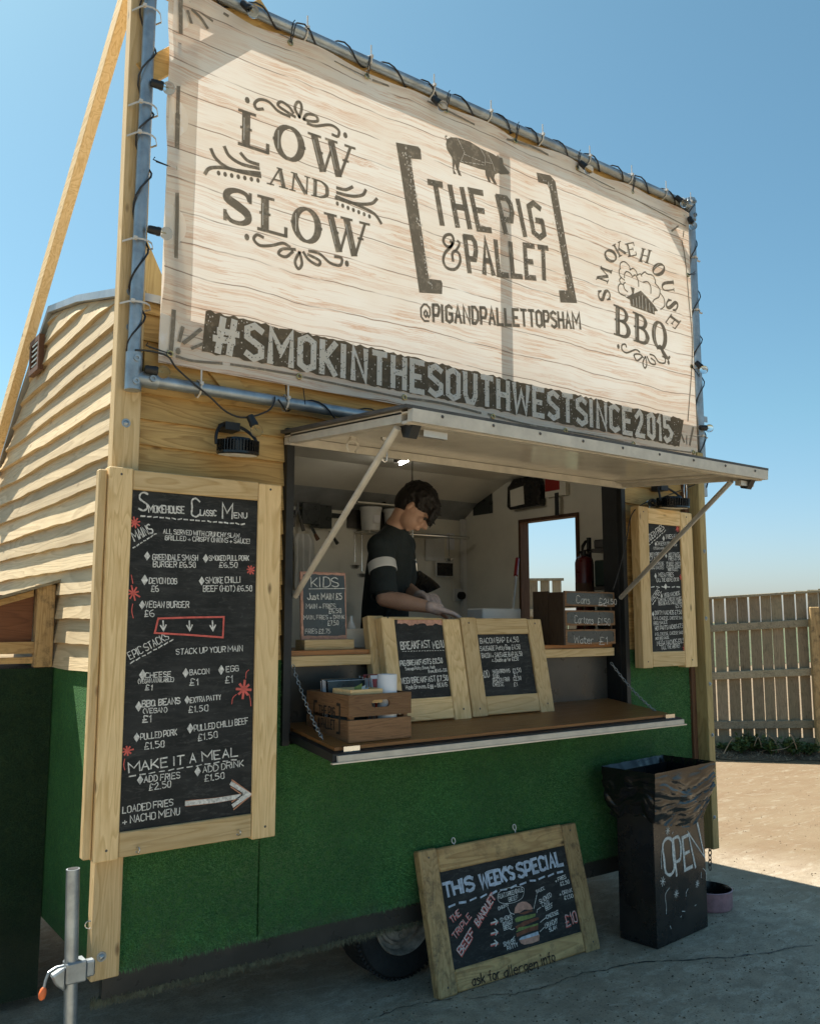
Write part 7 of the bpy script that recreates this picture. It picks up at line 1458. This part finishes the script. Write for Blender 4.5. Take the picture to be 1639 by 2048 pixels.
capbm(bm, J['shn'], J['shf'], .072, .072); capbm(bm, J['neck'].lerp(J['chest'], .25), J['shn'], .058, .068); capbm(bm, J['neck'].lerp(J['chest'], .25), J['shf'], .056, .068)
capbm(bm, J['shn'], J['shn'].lerp(J['eln'], .80), .066, .064); capbm(bm, J['shf'], J['shf'].lerp(J['elf'], .75), .064, .062)
rr = random.Random(5)
for k in range(16):
    a_ = J['chest'].lerp(J['belly'], rr.random()); d = (Vector((rr.uniform(-1, 1), -1, rr.uniform(-.3, .3)))).normalized(); c = a_+d*.112; capbm(bm, c, c+Vector((rr.uniform(-.05, .05), 0, rr.uniform(-.10, .10))), .012, .006)
finish(bm, .0065, 't_shirt', M['shirt'], ck, 3)
ax = (J['eln']-J['shn']); b = MB(); b.lathe(J['shn'].lerp(J['eln'], .40)-ax.normalized()*.0, [(.0665, -.024), (.070, -.022), (.0705, .022), (.067, .026)], 28, ax.normalized()+Vector((.12, 0, .05))); b.build('sleeve_band', M['white'], ck)
b = MB(); b.lathe(J['shn'].lerp(J['eln'], .80), [(.058, .040), (.0655, .046), (.068, .020), (.066, -.01)], 28, ax); b.build('sleeve_hem', M['shirt'], ck)
b = MB(); 
for h_ in (J['hipL'], J['hipR']): b.tube([h_, Vector((h_.x, h_.y, .90)), Vector((h_.x, h_.y, .50))], [.11, .078, .062], 16)
b.build('trousers', M['trousers'], ck)
bm = bmesh.new(); ell(bm, Hc+U*.050-F*.020, F, U, S_, .106, .088, .092); ell(bm, Hc+U*.015-F*.050, F, U, S_, .072, .092, .084)
rr = random.Random(8)
for k in range(230):
    v_ = Vector((rr.gauss(0, 1), rr.gauss(0, 1), rr.gauss(0, 1))).normalized(); f_, u_, s2 = v_
    if u_ < -.35 and f_ > -.1: continue
    c = Hc+U*.045-F*.018+F*f_*.102+U*u_*.088+S_*s2*.088
    fall = (-Z_*.7+F*.55*max(0, f_+.3)+(F*f_+S_*s2)*.35+Vector((rr.uniform(-.3, .3), rr.uniform(-.3, .3), rr.uniform(-.2, .2)))).normalized()
    capbm(bm, c, c+fall*rr.uniform(.022, .05), .011, .003)
for k in range(26):
    sx_ = rr.uniform(-.06, .06); c = Hc+U*.060+F*.088+S_*sx_; e = c-U*rr.uniform(.03, .062)+F*rr.uniform(.008, .026)+S_*rr.uniform(-.012, .012); capbm(bm, c, e, .010, .0028)
finish(bm, .0042, 'hair', M['hair'], ck, 1)
for sg in (-1, 1):
    b = MB(); b.lathe(Hc+U*.004+F*.083+S_*sg*.030, [(.010, -.002), (.007, .004), (0, .006)], 12, F); b.build('eye', M['slate'], ck)
for o in bpy.data.objects:
    if '_o' in o: del o['_o']
